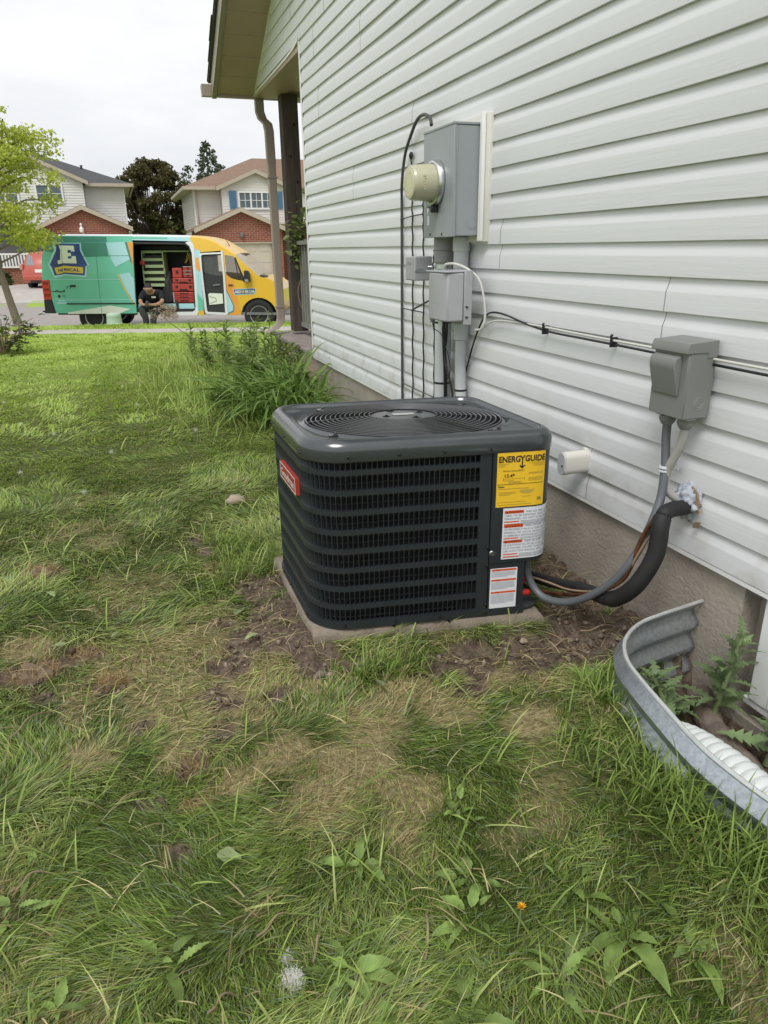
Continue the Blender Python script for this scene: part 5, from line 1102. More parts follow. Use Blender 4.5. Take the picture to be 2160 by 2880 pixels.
o = B().box(-.035, .035, -.006, .006, -.07, .07).build('phone', m_tblk, bevel=.006); o.location = pe.matrix_basis @ V((-.01, -.545, .668)); o.rotation_euler = (math.radians(-50), 0, -YAW); tag(o, 'dark phone held in the hands of the seated person', 'phone')
# ================================================================== houses across the street
def brickmat():
    m = bpy.data.materials.new('red_brick'); m.use_nodes = True; n = m.node_tree; N = n.nodes; K = n.links.new; p = N['Principled BSDF']; p.inputs['Roughness'].default_value = .9
    tc = N.new('ShaderNodeTexCoord'); mp = N.new('ShaderNodeMapping'); mp.inputs['Rotation'].default_value = (math.radians(90), 0, 0); K(tc.outputs['Object'], mp.inputs['Vector'])
    b = N.new('ShaderNodeTexBrick'); b.inputs['Scale'].default_value = 1; b.inputs['Brick Width'].default_value = .24; b.inputs['Row Height'].default_value = .085; b.inputs['Mortar Size'].default_value = .010
    b.inputs['Color1'].default_value = (.30, .085, .05, 1); b.inputs['Color2'].default_value = (.22, .062, .04, 1); b.inputs['Mortar'].default_value = (.30, .22, .18, 1); b.inputs['Bias'].default_value = .0
    K(mp.outputs[0], b.inputs['Vector']); K(b.outputs['Color'], p.inputs['Base Color']); bp = N.new('ShaderNodeBump'); bp.inputs['Strength'].default_value = .6; bp.inputs['Distance'].default_value = .01; bp.invert = True; K(b.outputs['Fac'], bp.inputs['Height']); K(bp.outputs[0], p.inputs['Normal']); return m
m_brick = brickmat(); m_fside = mat('cream_siding', (.66, .64, .60), .55, var=.05, vs=1.5); m_fasc2 = mat('beige_fascia', (.44, .38, .30), .6, var=.06, vs=3); m_groof = mat('grey_shingle_roof', (.075, .078, .082), .95, var=.25, vs=12, bump=.5, bs=20); m_broof = mat('brown_shingle_roof', (.25, .165, .115), .95, col2=(.19, .125, .09), vs=6, bump=.5, bs=20)
m_gdoor = mat('beige_garage_door', (.52, .46, .37), .6, var=.04, vs=2); m_blue = mat('blue_shutter', (.085, .20, .33), .6, var=.1, vs=5); m_wf = mat('white_window_frame', (.74, .74, .73), .5); m_pane = mat('far_window_glass', (.11, .14, .16), .35, spec=.25)
def lapwall(name, p0, p1, z0, z1, parent, m=m_fside, c=.115, top=None):
    g = B(); n = int((z1-z0)/c)+1; dx, dy = p1[0]-p0[0], p1[1]-p0[1]; l = math.hypot(dx, dy); nx, ny = dy/l, -dx/l
    if ny > 0: nx, ny = -nx, -ny
    for k in range(n):
        a = z0+k*c; b = min(z1, a+c)
        if b-a < .01: continue
        A, Bq = p0, p1
        if top:
            A, Bq = top(a, p0, p1)
            if A is None: continue
        q = [(A[0]+nx*.022, A[1]+ny*.022, a), (Bq[0]+nx*.022, Bq[1]+ny*.022, a), (Bq[0]+nx*.004, Bq[1]+ny*.004, b), (A[0]+nx*.004, A[1]+ny*.004, b), (A[0], A[1], a), (Bq[0], Bq[1], a)]
        g.add(q, [(0, 1, 2, 3), (0, 4, 5, 1)])
    return g.build(name, m, parent, fix=False)
def gable_top(sl, sr, ze, za):
    mid = (sl+sr)/2
    def f(z, p0, p1):
        if z <= ze: return p0, p1
        k = (z-ze)/(za-ze)
        if k >= 1: return None, None
        return (sl+(mid-sl)*k, p0[1]), (sr+(mid-sr)*k, p1[1])
    return f
def gable_roof(parent, sl, sr, ze, za, t0, t1, m, ov=.25, th=.10, fh=.20, name='gable_roof'):
    mid = (sl+sr)/2; k = (za-ze)/(mid-sl); r = None
    for sd in (-1, 1):
        e = sl-ov if sd < 0 else sr+ov; zz = ze-k*ov
        o = B().prism([(e, zz), (mid, za), (mid, za+th), (e, zz+th)], t0-.22, t1, 'y').build(name, m, parent); r = r or o
        B().prism([(e, zz-fh*.45), (mid, za-fh*.45), (mid, za+th*.85), (e, zz+th*.85)], t0-.26, t0-.222, 'y').build('rake_board', m_fasc2, parent)
        B().prism([(e, zz-.03), (mid, za-.03), (mid, za-.003), (e, zz-.003)], t0-.2215, t0-.01, 'y').build('rake_soffit', m_fasc2, parent)
    return r
def brick_gable(parent, sl, sr, ze, za, t, z0, door=None):
    mid = (sl+sr)/2
    if door:
        d0, d1, dz = door
        B().box(sl, d0, t, t+.2, z0, dz).build('brick_wall', m_brick, parent); B().box(d1, sr, t, t+.2, z0, dz).build('brick_wall', m_brick, parent)
        B().prism([(sl, dz), (sr, dz), (sr, ze), (mid, za), (sl, ze)], t, t+.2, 'y').build('brick_wall', m_brick, parent)
        for k in range(int((sr-sl)/.088)): B().box(sl+k*.088+.005, sl+k*.088+.083, t-.012, t-.001, dz+.002, dz+.235).build('soldier_brick', m_brick, parent)
        gd = B().box(d0, d1, t+.10, t+.14, z0, dz).build('garage_door', m_gdoor, parent)
        for k in range(4):
            zz = z0+(dz-z0)*k/4
            for j in range(4): x = d0+(d1-d0)*j/4; B().box(x+.08, x+(d1-d0)/4-.08, t+.088, t+.0995, zz+.07, zz+(dz-z0)/4-.07).build('door_panel', m_gdoor, gd, bevel=.01)
        B().box(d0-.06, d0-.001, t-.012, t+.09, z0, dz).box(d1+.001, d1+.06, t-.012, t+.09, z0, dz).box(d0-.06, d1+.06, t-.013, t+.09, dz-.055, dz-.001).build('door_casing', m_fasc2, parent)
    else: B().prism([(sl, z0), (sr, z0), (sr, ze), (mid, za), (sl, ze)], t, t+.2, 'y').build('brick_wall', m_brick, parent)
def far_window(parent, s0, s1, z0, z1, t, nx=1, grid=(2, 2)):
    wdw = B().box(s0-.07, s1+.07, t-.045, t+.02, z0-.08, z0).box(s0-.07, s1+.07, t-.045, t+.02, z1, z1+.07).box(s0-.07, s0, t-.045, t+.02, z0, z1).box(s1, s1+.07, t-.045, t+.02, z0, z1).build('window', m_wf, parent)
    for k in range(nx):
        a = s0+(s1-s0)*k/nx+.035; b = s0+(s1-s0)*(k+1)/nx-.035
        B().box(a, b, t-.012, t-.004, z0, z1).build('pane', m_pane, wdw)
        if k: B().box(a-.07, a, t-.04, t, z0, z1).build('mullion', m_wf, wdw)
        for j in range(1, grid[0]): x = a+(b-a)*j/grid[0]; B().box(x-.012, x+.012, t-.028, t-.013, z0, z1).build('glazing_bar', m_wf, wdw)
        for j in range(1, grid[1]): z = z0+(z1-z0)*j/grid[1]; B().box(a, b, t-.027, t-.0125, z-.012, z+.012).build('glazing_bar', m_wf, wdw)
ZG = .08
def hse(name, label): o = thing(name, label, 'house', (0, 0, 0)); o.rotation_euler.z = -YAW; return o
# ---- grey roofed house (both houses stand square to the lawn's house, not to the curving street)
def rehang(o, ps, pt):
    """put the empty at the garage front and turn the house square to the lot"""
    bpy.context.view_layer.update()
    for c in o.children_recursive: c.data.transform(Matrix.Translation((-ps, -pt, 0)))
    o.location = bgp(ps, pt, 0); o.rotation_euler.z = 0
ha = hse('brick_house', 'cream sided house with grey hip roof and red brick garage gable')
brick_gable(ha, -14.45, -10.98, 2.42, 3.16, 33., ZG-.2, door=(-13.9, -11.5, 2.05)); gable_roof(ha, -14.45, -10.98, 2.44, 3.20, 33., 36.6, m_groof)
B().box(-11.0, -10.98, 33.2, 36.6, ZG-.2, 2.42).box(-14.45, -14.43, 33.2, 36.6, ZG-.2, 2.42).build('garage_side_wall', m_brick, ha)
B().tube([(-10.80, 32.95, 2.33), (-10.83, 33.0, 2.2), (-10.95, 32.97, 2.0), (-10.95, 32.97, .2)], .05, 8).build('downspout', m_fasc2, ha)
lapwall('front_wall', (-12.6, 36.6), (-10.84, 36.6), 2.2, 4.40, ha); lapwall('side_wall', (-10.84, 36.6), (-10.84, 43.5), .1, 4.40, ha)
B().box(-10.88, -10.82, 36.55, 36.62, 2.2, 4.40).build('corner_board', m_wf, ha)
lapwall('bay_wall', (-17.3, 36.0), (-12.6, 36.0), 2.6, 5.5, ha, top=gable_top(-17.3, -12.6, 4.46, 5.5)); lapwall('bay_side', (-12.6, 36.0), (-12.6, 36.62), 2.6, 4.4, ha)
gable_roof(ha, -17.3, -12.6, 4.48, 5.52, 36.0, 39., m_groof)
far_window(ha, -14.58, -13.55, 3.58, 4.26, 35.965, nx=2, grid=(1, 2)); far_window(ha, -16.4, -15.4, 3.58, 4.26, 35.965, nx=2, grid=(1, 2))
r_ = B().add([(-18.4, 36.2, 4.40), (-10.45, 36.2, 4.40), (-10.45, 44.2, 4.40), (-18.4, 44.2, 4.40), (-14.6, 40.2, 6.0), (-18.4, 40.2, 6.0), (-18.4, 36.2, 4.32), (-10.45, 36.2, 4.32), (-10.45, 44.2, 4.32)], [(0, 1, 4, 5), (1, 2, 4), (2, 3, 5, 4), (0, 6, 7, 1), (1, 7, 8, 2)]).build('hip_roof', m_groof, ha)
B().box(-12.5, -10.42, 36.12, 36.19, 4.26, 4.40).box(-10.44, -10.37, 36.2, 44.2, 4.26, 4.40).build('eave_gutter', m_fasc2, ha); B().box(-12.5, -10.5, 36.2, 36.6, 4.30, 4.315).box(-10.83, -10.5, 36.6, 44.2, 4.302, 4.316).build('eave_soffit', m_fasc2, ha)
for s, t, z in ((-12.6, 38.1, 5.16), ): B().lathe([(.05, -.2), (.05, .12), (.07, .13), (.07, .16)], 10, (s, t, z)).build('roof_vent', m_vblk, r_)
B().box(-18.4, -10.9, 36.7, 43.5, ZG-.2, 4.3).build('inner_block', m_int, ha)
rehang(ha, -12.75, 33.)
lp = thing('garage_lamp', 'white coach lamp on the brick gable above the teal van roof', 'lamp', bgp(-12.79, 32.99, 2.2)); lp.rotation_euler.z = -YAW
B().box(-.05, .05, -.02, .009, -.05, .15).build('bracket', m_wf, lp); B().lathe([(.03, 0), (.09, .05), (.10, .18), (.03, .26), (.02, .3)], 10, (0, -.12, -.02)).build('lantern', m_wf, lp); B().lathe([(.02, .28), (.05, .31), (.05, .36), (.02, .40)], 10, (0, -.12, -.02)).build('finial', m_wf, lp)
# ---- brown roofed house
hb = hse('brick_house', 'cream sided house with brown roof, blue shutters and red brick garage gable')
brick_gable(hb, -7.72, -4.20, 2.27, 2.97, 33., ZG-.2, door=(-7.24, -4.68, 1.72)); gable_roof(hb, -7.72, -4.20, 2.29, 3.02, 33., 36.6, m_broof)
B().box(-7.72, -7.70, 33.2, 36.6, ZG-.2, 2.27).box(-4.22, -4.20, 33.2, 36.6, ZG-.2, 2.27).build('garage_side_wall', m_brick, hb)
lapwall('front_wall', (-7.45, 36.6), (-6.27, 36.6), ZG-.2, 4.14, hb); lapwall('side_wall', (-7.45, 43.0), (-7.45, 36.6), ZG-.2, 4.14, hb)
B().box(-7.49, -7.42, 36.55, 36.62, ZG-.2, 4.14).build('corner_board', m_wf, hb); B().tube([(-7.38, 36.5, 4.0), (-7.36, 36.52, .2)], .045, 8).build('downspout', m_fasc2, hb)
lapwall('bay_wall', (-6.27, 36.0), (-3.1, 36.0), 2.5, 4.8, hb, top=gable_top(-6.27, -3.1, 4.12, 4.75)); lapwall('bay_side', (-6.27, 36.0), (-6.27, 36.62), 2.5, 4.1, hb)
gable_roof(hb, -6.27, -3.1, 4.14, 4.80, 36.0, 39., m_broof)
far_window(hb, -5.47, -3.9, 3.25, 3.88, 35.965, nx=3, grid=(2, 2))
for s0 in (-5.94, -3.78):
    q = B().box(s0, s0+.33, 35.93, 35.97, 3.2, 3.96).build('shutter', m_blue, hb)
    for k in range(10): B().box(s0+.04, s0+.29, 35.915, 35.929, 3.26+k*.066, 3.30+k*.066).build('shutter_slat', m_blue, q)
B().add([(-7.9, 36.05, 4.14), (0., 36.05, 4.14), (0., 43.6, 4.14), (-7.9, 43.6, 4.14), (-4.1, 39.8, 5.75), (0., 39.8, 5.75), (-7.9, 36.05, 4.05), (0., 36.05, 4.05), (-7.9, 43.6, 4.05)], [(0, 1, 5, 4), (0, 4, 3), (3, 4, 5, 2), (0, 6, 7, 1), (0, 3, 8, 6)]).build('hip_roof', m_broof, hb)
B().box(-7.96, -6.3, 35.98, 36.045, 4.0, 4.14).box(-7.97, -7.905, 36.05, 43.6, 4.0, 4.14).build('eave_gutter', m_fasc2, hb); B().box(-7.9, -6.3, 36.05, 36.6, 4.03, 4.045).box(-7.9, -7.46, 36.6, 43.6, 4.03, 4.045).build('eave_soffit', m_fasc2, hb)
B().box(-7.4, 0., 36.8, 43, ZG-.2, 4.0).build('inner_block', m_int, hb)
lapwall('front_wall', (-3.1, 36.3), (0., 36.3), ZG-.2, 4.05, hb); B().box(-4.1, 0., 34.2, 36.3, 2.35, 2.5).build('porch_roof', m_broof, hb); B().box(-4.1, 0., 36.1, 36.29, ZG-.2, 2.3).build('brick_wall', m_brick, hb)
rehang(hb, -6.0, 33.)
lp = thing('garage_lamp', 'dark wall lamp centred on the brick gable with the beige garage door', 'lamp', bgp(-5.94, 32.98, 2.0)); lp.rotation_euler.z = -YAW
B().box(-.06, .06, -.015, .008, -.12, .12).build('plate', m_int, lp); B().lathe([(.02, -.1), (.07, -.05), (.07, .06), (.02, .12)], 10, (0, -.09, 0)).build('lantern', m_int, lp)
# ---- white porch railing and red hatchback on the left
fn = thing('porch_railing', 'white wooden porch railing beyond the red car', 'railing', bgp(-17.3, 33.6, .1)); fn.rotation_euler.z = -YAW
B().box(-1.6, 1.75, -.03, .03, 1.24, 1.31).build('top_rail', m_wf, fn); B().box(-1.6, 1.75, -.03, .03, .70, .76).build('bottom_rail', m_wf, fn)
for k in range(24): B().box(-1.56+k*.138, -1.50+k*.138, -.02, .02, .76, 1.24).build('baluster', m_wf, fn)
for x in (-1.6, 1.70): B().box(x-.05, x+.05, -.05, .05, 0, 1.36).build('post', m_wf, fn)
B().box(-1.6, 1.75, .1, 2.2, 0, .68).build('deck', m_brick, fn)
m_carp = mat('faded_red_car_paint', (.42, .075, .045), .25, var=.05, vs=2, coat=.6); m_cglass = mat('car_rear_glass', (.20, .24, .26), .05, spec=.9)
car = thing('car', 'red hatchback parked nose in on the driveway behind the van', 'car', bgp(-13.8, 30.6, -.02)); car.rotation_euler.z = -YAW
ST = [(0, .42, .30, .62, .72), (.03, .36, .25, .80, .80), (.10, .30, .22, .93, .835), (.25, .27, .2, 1.38, .84), (.45, .25, .2, 1.46, .845), (1.5, .25, .2, 1.50, .85), (2.3, .25, .2, 1.42, .85), (3.0, .25, .2, 1.0, .84), (3.7, .28, .22, .86, .80), (3.95, .38, .3, .6, .7)]
vs = []; fs = []; K_ = 14
for y, zb, _, zt, hw in ST:
    zm = min(.92, zb+(zt-zb)*.7)
    top = .62 if zt > 1.1 else hw*.9
    ring = [(-hw*.9, zb), (-hw, zb+.1), (-hw, .6 if zt > .7 else zb+.15), (-hw*.985, zm), (-top*1.04, zt-.08), (-top*.85, zt-.01), (-top*.3, zt+.02)]
    ring += [(-x, z) for x, z in ring[::-1]]; vs += [(x, y, z) for x, z in ring]
for i in range(len(ST)-1):
    for k in range(K_): a = i*K_+k; b = i*K_+(k+1) % K_; fs.append((a, b, b+K_, a+K_))
fs += [tuple(range(K_)), tuple(range((len(ST)-1)*K_, len(ST)*K_))]
B().add(vs, fs).build('body', m_carp, car, smooth=True, ang=50)
B().add([(-.62, .105, .96), (.62, .105, .96), (.54, .235, 1.34), (-.54, .235, 1.34), (-.66, .09, .94), (.66, .09, .94)], [(0, 1, 2, 3)]).build('rear_window', m_cglass, car)
for sx in (-1, 1):
    B().box(sx*.80-.07, sx*.80+.05, .02, .3, .78, 1.02).build('tail_lamp', mat('car_lamp_pale', (.50, .22, .18), .2), car, bevel=.03)
    for yy in (.75, 3.2): w_ = B().lathe([(.18, -.1), (.30, -.1), (.31, -.06), (.31, .08), (.18, .1)], 20, (sx*.76, yy, .31), (1, 0, 0)).build('wheel', m_tyre, car, smooth=True, ang=40); B().lathe([(.0, .06*sx), (.18, .09*sx)], 16, (sx*.78, yy, .31), (1, 0, 0), cap=False).build('rim', m_rim, w_)
B().box(-.78, .78, -.04, .08, .36, .58).build('rear_bumper', m_carp, car, bevel=.05); B().box(-.25, .25, -.01, .06, .68, .80).build('number_plate', m_wf, car); B().box(-.5, .5, -.012, .08, .28, .36).build('underbody', m_vblk, car)
# ---- utility pedestal
o = thing('utility_pedestal', 'pale green plastic utility pedestal on the grass boulevard', 'utility pedestal', bgp(-5.43, 14.95, .10)); m_ped = mat('pale_green_plastic', (.42, .55, .42), .5, var=.06, vs=4)
B().lathe([(.150, -.12), (.148, .0), (.140, .07), (.142, .075), (.142, .11), (.130, .135), (.09, .148), (.0, .152)], 28, cap=False).build('cover', m_ped, o, smooth=True, ang=40); B().lathe([(.165, -.15), (.165, -.06), (.15, -.05)], 28).build('base', m_ped, o, smooth=True, ang=40)
# ================================================================== trees
def leaves(name, m, parent, cl, n, size, colA, colB, flat=.0, seed=1, shade=0.):
    """cl: (k,4) clump centres + radius; n leaf faces"""
    r = np.random.default_rng(seed); cl = np.asarray(cl, float); wgt = cl[:, 3]**2; k = r.choice(len(cl), n, p=wgt/wgt.sum())
    d = r.normal(size=(n, 3)); d /= np.linalg.norm(d, axis=1, keepdims=True); rad = cl[k, 3]*r.random(n)**.45
    c = cl[k, :3]+d*rad[:, None]*np.array([1, 1, .60])
    a = r.normal(size=(n, 3)); a /= np.linalg.norm(a, axis=1, keepdims=True); u = r.normal(size=(n, 3)); u[:, 2] = u[:, 2]*(1-flat)-.3; u /= np.linalg.norm(u, axis=1, keepdims=True)
    w_ = np.cross(a, u); w_ /= np.linalg.norm(w_, axis=1, keepdims=True)+1e-9; s = size*(.6+.8*r.random(n))[:, None]
    v = np.stack([c-u*s*.5, c+w_*s*.32+u*s*.0, c+u*s*.55, c-w_*s*.32+u*s*.05], 1).reshape(-1, 3)
    t = r.random(n)[:, None]; cc = r.random(len(cl))[k][:, None]; q = np.clip(.6*t+.4*cc, 0, 1); col = np.array(colA)*(1-q)+np.array(colB)*q; col = np.concatenate([col, np.ones((n, 1))], 1)
    return npmesh(name, v, [np.arange(4*n).reshape(-1, 4)], m, parent, col=np.repeat(col, 4, 0))
m_leaf = leafmat('tree_foliage', transl=.4); m_bark2 = mat('smooth_grey_bark', (.24, .19, .155), .9, col2=(.17, .135, .11), vs=8, stretch=(4, 4, .7), bump=.5, bs=25); m_barkd = mat('dark_bark', (.07, .05, .04), .95)
tr = thing('maple_tree', 'young street tree with yellow green spring leaves at the boulevard', 'tree', bgp(-7.38, 14.75, .12)); tr.rotation_euler.z = -YAW
tk = spline([(.10, 0, -.1), (.05, 0, .15), (-.02, 0, .6), (-.08, .0, 1.1), (-.05, .02, 1.7), (.10, .05, 2.4), (.33, .05, 3.0), (.5, 0, 3.6)], 5)
B().tube(tk, [.12-.0*i if i < 1 else max(.015, .088-.0021*i) for i in range(len(tk))], 12).build('trunk', m_bark2, tr, smooth=True)
rt = random.Random(5); cl = []; br = B()
for k in range(34):
    i = 15+int((len(tk)-17)*(k/34)**.9); p = tk[i]; az = k*2.399+rt.random(); hgt = p.z; ln = (1.35-.28*max(0, hgt-1.4))*(.6+.45*rt.random())*(1.15 if math.cos(az) < 0 else (.75 if hgt < 1.9 else 1.05)); ln = max(.45, ln)
    q = p+V((math.cos(az)*ln*.5, math.sin(az)*ln*.5, .22*ln)); e = p+V((math.cos(az)*ln, math.sin(az)*ln, .22*ln+.12*rt.random()-.05))
    br.tube([p, q, e], [.022, .014, .005], 5)
    for t_ in (.42, .65, .85, 1.0):
        c = p.lerp(e, t_)+V((rt.uniform(-.15, .15), rt.uniform(-.15, .15), rt.uniform(-.05, .1))); c.z = max(c.z, 1.42+rt.random()*.2); cl.append((c.x, c.y, c.z, rt.uniform(.17, .36)*(1.1 if t_ > .5 else .9)))
        if rt.random() < .5: e2 = c+V((rt.uniform(-.3, .3), rt.uniform(-.3, .3), .1)); br.tube([c, e2], [.008, .003], 4); cl.append((e2.x, e2.y, e2.z, rt.uniform(.10, .18)))
for k in range(8): p = tk[-1-k//2]; cl.append((p.x+rt.uniform(-.2, .2), p.y+rt.uniform(-.2, .2), p.z+rt.uniform(-.05, .2), .16))
br.build('branches', m_bark2, tr, smooth=True)
leaves('crown', m_leaf, tr, cl, 12500, .066, (.34, .42, .05), (.60, .64, .13), seed=3)
def big_tree(name, label, s, t, z0, cz, rx, rz, n, size, cA, cB, seed, ncl=60):
    o = thing(name, label, 'tree', bgp(s, t, z0)); r = random.Random(seed); cl = []; br = B()
    B().tube([(0, 0, -.2), (.05, 0, 1.2), (0, 0, cz-z0)], [.28, .22, .12], 10).build('trunk', m_barkd, o)
    for k in range(ncl):
        a = r.random()*6.283; e = r.uniform(-.9, 1.); q = math.sqrt(max(0, 1-e*e))*r.uniform(.55, 1)
        c = V((math.cos(a)*q*rx, math.sin(a)*q*rx, cz-z0+e*rz*r.uniform(.8, 1))); cl.append((*c, r.uniform(.35, .75)*rx*.36)); br.tube([(0, 0, (cz-z0)*.6), c*.6+V((0, 0, .3)), c], [.07, .04, .015], 4)
    br.build('branches', m_barkd, o); leaves('crown', m_leaf, o, cl, n, size, cA, cB, seed=seed); return o
big_tree('maple_tree', 'dark bronze leaved tree standing between the two houses', -13.9, 47, .1, 3.7, 2.5, 2.75, 20000, .20, (.058, .055, .020), (.135, .115, .040), 4, 120)
big_tree('maple_tree', 'small green tree behind the right end of the bronze tree', -11.2, 50, .1, 4.3, 1.1, 1.4, 4000, .20, (.07, .085, .03), (.15, .16, .06), 9, 30)
big_tree('shrub', 'light green bush low between the two houses', -10.9, 41, .0, 1.6, .8, 1.3, 3500, .14, (.12, .15, .04), (.24, .26, .09), 12, 26)
sp = thing('spruce_tree', 'dark green spruce rising behind the brown roofed house', 'tree', bgp(-11.5, 53, .1)); B().tube([(0, 0, -.2), (0, 0, 8.2)], [.18, .03], 8).build('trunk', m_barkd, sp); cl = []; r = random.Random(8)
for k in range(150):
    h = 2+6.1*(k/150); q = (8.25-h)*.80*r.uniform(.3, 1.05); a = k*2.399; cl.append((math.cos(a)*q, math.sin(a)*q, h-q*.18, .16+.16*q)); 
leaves('crown', m_leaf, sp, cl, 12000, .17, (.035, .055, .028), (.095, .12, .06), seed=5)
for i, (s, t, z, lb) in enumerate(((-16.6, 32.6, .0, 'low dark green shrub in front of the white porch railing'), )):
    o = thing('shrub', lb, 'shrub', bgp(s, t, z)); r = random.Random(3); cl = [(r.uniform(-1.2, .6), r.uniform(-.3, .3), r.uniform(.2, .6), .25) for _ in range(14)]; B().tube([(0, 0, -.1), (0, 0, .4)], .04, 6).build('stem', m_barkd, o); leaves('crown', m_leaf, o, cl, 1500, .12, (.04, .06, .02), (.11, .14, .04), seed=20)
# ================================================================== grass
m_grass = leafmat('grass_blades', transl=.42, rough=.5)
PAL = np.array([(.120, .184, .034), (.205, .295, .060), (.305, .405, .098), (.43, .50, .17), (.25, .325, .185)])
STRAW = np.array([(.44, .37, .18), (.58, .50, .27), (.33, .27, .135)])
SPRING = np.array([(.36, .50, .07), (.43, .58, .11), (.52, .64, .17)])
def allowed(x, y):
    s, t = st_of(x, y)
    ok = (x < W-.03) | (y > 9.4); ok &= pad_d(x, y) > .01; ok &= ~in_well(x, y)
    wellr = np.min(np.stack([np.hypot(x-a, y-b) for a, b in WELLP]), 0); ok &= wellr > .02
    ok &= ~((t > SW0-.02) & (t < SW1+.02)); ok &= (t < KERB-.03); return ok
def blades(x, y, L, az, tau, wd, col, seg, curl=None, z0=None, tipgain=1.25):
    n = len(x); z = (zs(x, y) if z0 is None else z0)-.004; dirx, diry = np.cos(az), np.sin(az)
    P0 = np.stack([x, y, z], 1); st_, ct = np.sin(tau), np.cos(tau)
    P1 = P0+np.stack([dirx*L*.25*st_, diry*L*.25*st_, L*.55*np.maximum(.35, ct)], 1)
    P2 = P0+np.stack([dirx*L*.92*st_, diry*L*.92*st_, np.maximum(L*.80*ct, .006)], 1)
    sd = az+np.pi/2+(rng.random(n)-.5)*1.2; side = np.stack([np.cos(sd), np.sin(sd), (rng.random(n)-.5)*.8], 1)
    vs = []; cs = []
    for k in range(seg+1):
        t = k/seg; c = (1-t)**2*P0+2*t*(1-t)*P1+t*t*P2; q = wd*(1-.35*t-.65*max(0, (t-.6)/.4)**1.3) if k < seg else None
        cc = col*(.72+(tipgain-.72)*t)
        if k < seg: vs += [c-side*(q/2)[:, None], c+side*(q/2)[:, None]]; cs += [cc, cc]
        else: vs.append(c); cs.append(cc)
    m = 2*seg+1; v = np.stack(vs, 1).reshape(-1, 3); cl = np.stack(cs, 1).reshape(-1, 3)
    b = np.arange(n)*m; qd = [np.stack([b+2*k, b+2*k+1, b+2*k+3, b+2*k+2], 1) for k in range(seg-1)]; tr_ = np.stack([b+2*seg-2, b+2*seg-1, b+2*seg], 1)
    return v, (np.concatenate(qd) if qd else np.zeros((0, 4), int)), tr_, cl
def merge(parts):
    V_, Q, T, Cc = [], [], [], []; o = 0
    for v, q, t, c in parts: V_.append(v); Q.append(q+o); T.append(t+o); Cc.append(c); o += len(v)
    c = np.concatenate(Cc); return np.concatenate(V_), np.concatenate(Q), np.concatenate(T), np.concatenate([c, np.ones((len(c), 1))], 1)
def wedge(n, r0, r1, a0=-34, a1=63):
    r = np.sqrt(rng.random(n)*(r1*r1-r0*r0)+r0*r0); a = np.radians(a0+(a1-a0)*rng.random(n)); return r*np.sin(a), r*np.cos(a)
parts = []
for r0, r1, den, L0, L1, wd, seg in ((.45, 2.0, 27000, .04, .105, .0026, 3), (2.0, 3.4, 13000, .045, .105, .0037, 3), (3.4, 5.5, 5600, .045, .095, .0056, 2), (5.5, 9.0, 1800, .045, .085, .0102, 2), (9.0, 15.9, 640, .04, .07, .019, 2)):
    n = int(den*.5*(r1*r1-r0*r0)*math.radians(97)); n = int(n*(1.45 if r0 < 1 else 1)); x, y = wedge(n, r0 if r0 > 1 else .25, r1, *((-78, 63) if r0 < 1 else (-34, 63))); k = allowed(x, y); x, y = x[k], y[k]
    d, dr, n3 = masks(x, y); clump = fbm(x*5.5+9, y*5.5+4, 3)
    keep = rng.random(len(x)) < np.clip((1-.96*d)*(1-.30*dr)*(.55+1.0*clump), 0, 1); x, y, d, dr, n3, clump = (q[keep] for q in (x, y, d, dr, n3, clump)); n = len(x)
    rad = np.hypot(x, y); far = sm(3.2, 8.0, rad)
    lay = 2*np.pi*1.6*fbm(x*1.5+3, y*1.5+8, 2)+.9*(fbm(x*7, y*7, 2)-.5)*2+(rng.random(n)-.5)*1.5
    Lg = (L0+(L1-L0)*rng.random(n)**1.3)*(.55+.9*clump)*(1-.45*dr); tau = np.radians(np.clip(rng.normal(70-14*far+9*dr, 14, n), 5, 89))
    edge = np.exp(-(pad_d(x, y)/.05)**2)*.3; Lg = Lg*(1+edge)
    pc = np.clip((clump-.30)*1.9+.42*(rng.random(n)-.5)+.10, 0, .999); ci = (pc*4).astype(int); col = PAL[ci]*(.60+.85*rng.random((n, 1))**1.3)
    gg = rng.random(n) < .13; col[gg] = PAL[4]*(.8+.5*rng.random((gg.sum(), 1)))
    stw = rng.random(n) < (.06+.68*dr+.45*d)*(1-.8*far); col[stw] = STRAW[rng.integers(0, 3, stw.sum())]*(.7+.6*rng.random((stw.sum(), 1)))
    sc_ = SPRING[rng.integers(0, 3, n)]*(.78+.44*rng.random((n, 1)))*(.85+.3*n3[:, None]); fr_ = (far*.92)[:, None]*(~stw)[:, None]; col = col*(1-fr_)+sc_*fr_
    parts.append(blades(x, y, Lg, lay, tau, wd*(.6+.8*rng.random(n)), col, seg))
# long loose straw and clippings lying on top
n = 9000; x, y = wedge(n, .5, 4.2); k = allowed(x, y); x, y = x[k], y[k]; d, dr, _ = masks(x, y); k = rng.random(len(x)) < (.22+.6*dr+.5*d); x, y = x[k], y[k]; n = len(x)
parts.append(blades(x, y, .04+.11*rng.random(n)**1.5, rng.random(n)*6.283, np.radians(rng.uniform(74, 90, n)), .0018+.0024*rng.random(n), STRAW[rng.integers(0, 3, n)]*(.8+.6*rng.random((n, 1))), 3, z0=zs(x, y)+.012+.03*rng.random(n)))
# coarse long blades standing out of the turf
n = 2300; x, y = wedge(n, .5, 4.0); k = allowed(x, y); x, y = x[k], y[k]; d, dr, _ = masks(x, y); k = rng.random(len(x)) < (1-d)*(1-.7*dr); x, y = x[k], y[k]; n = len(x)
parts.append(blades(x, y, .10+.10*rng.random(n), rng.random(n)*6.283, np.radians(rng.uniform(25, 75, n)), .0045+.0025*rng.random(n), PAL[rng.integers(1, 4, n)]*(.85+.5*rng.random((n, 1))), 3))
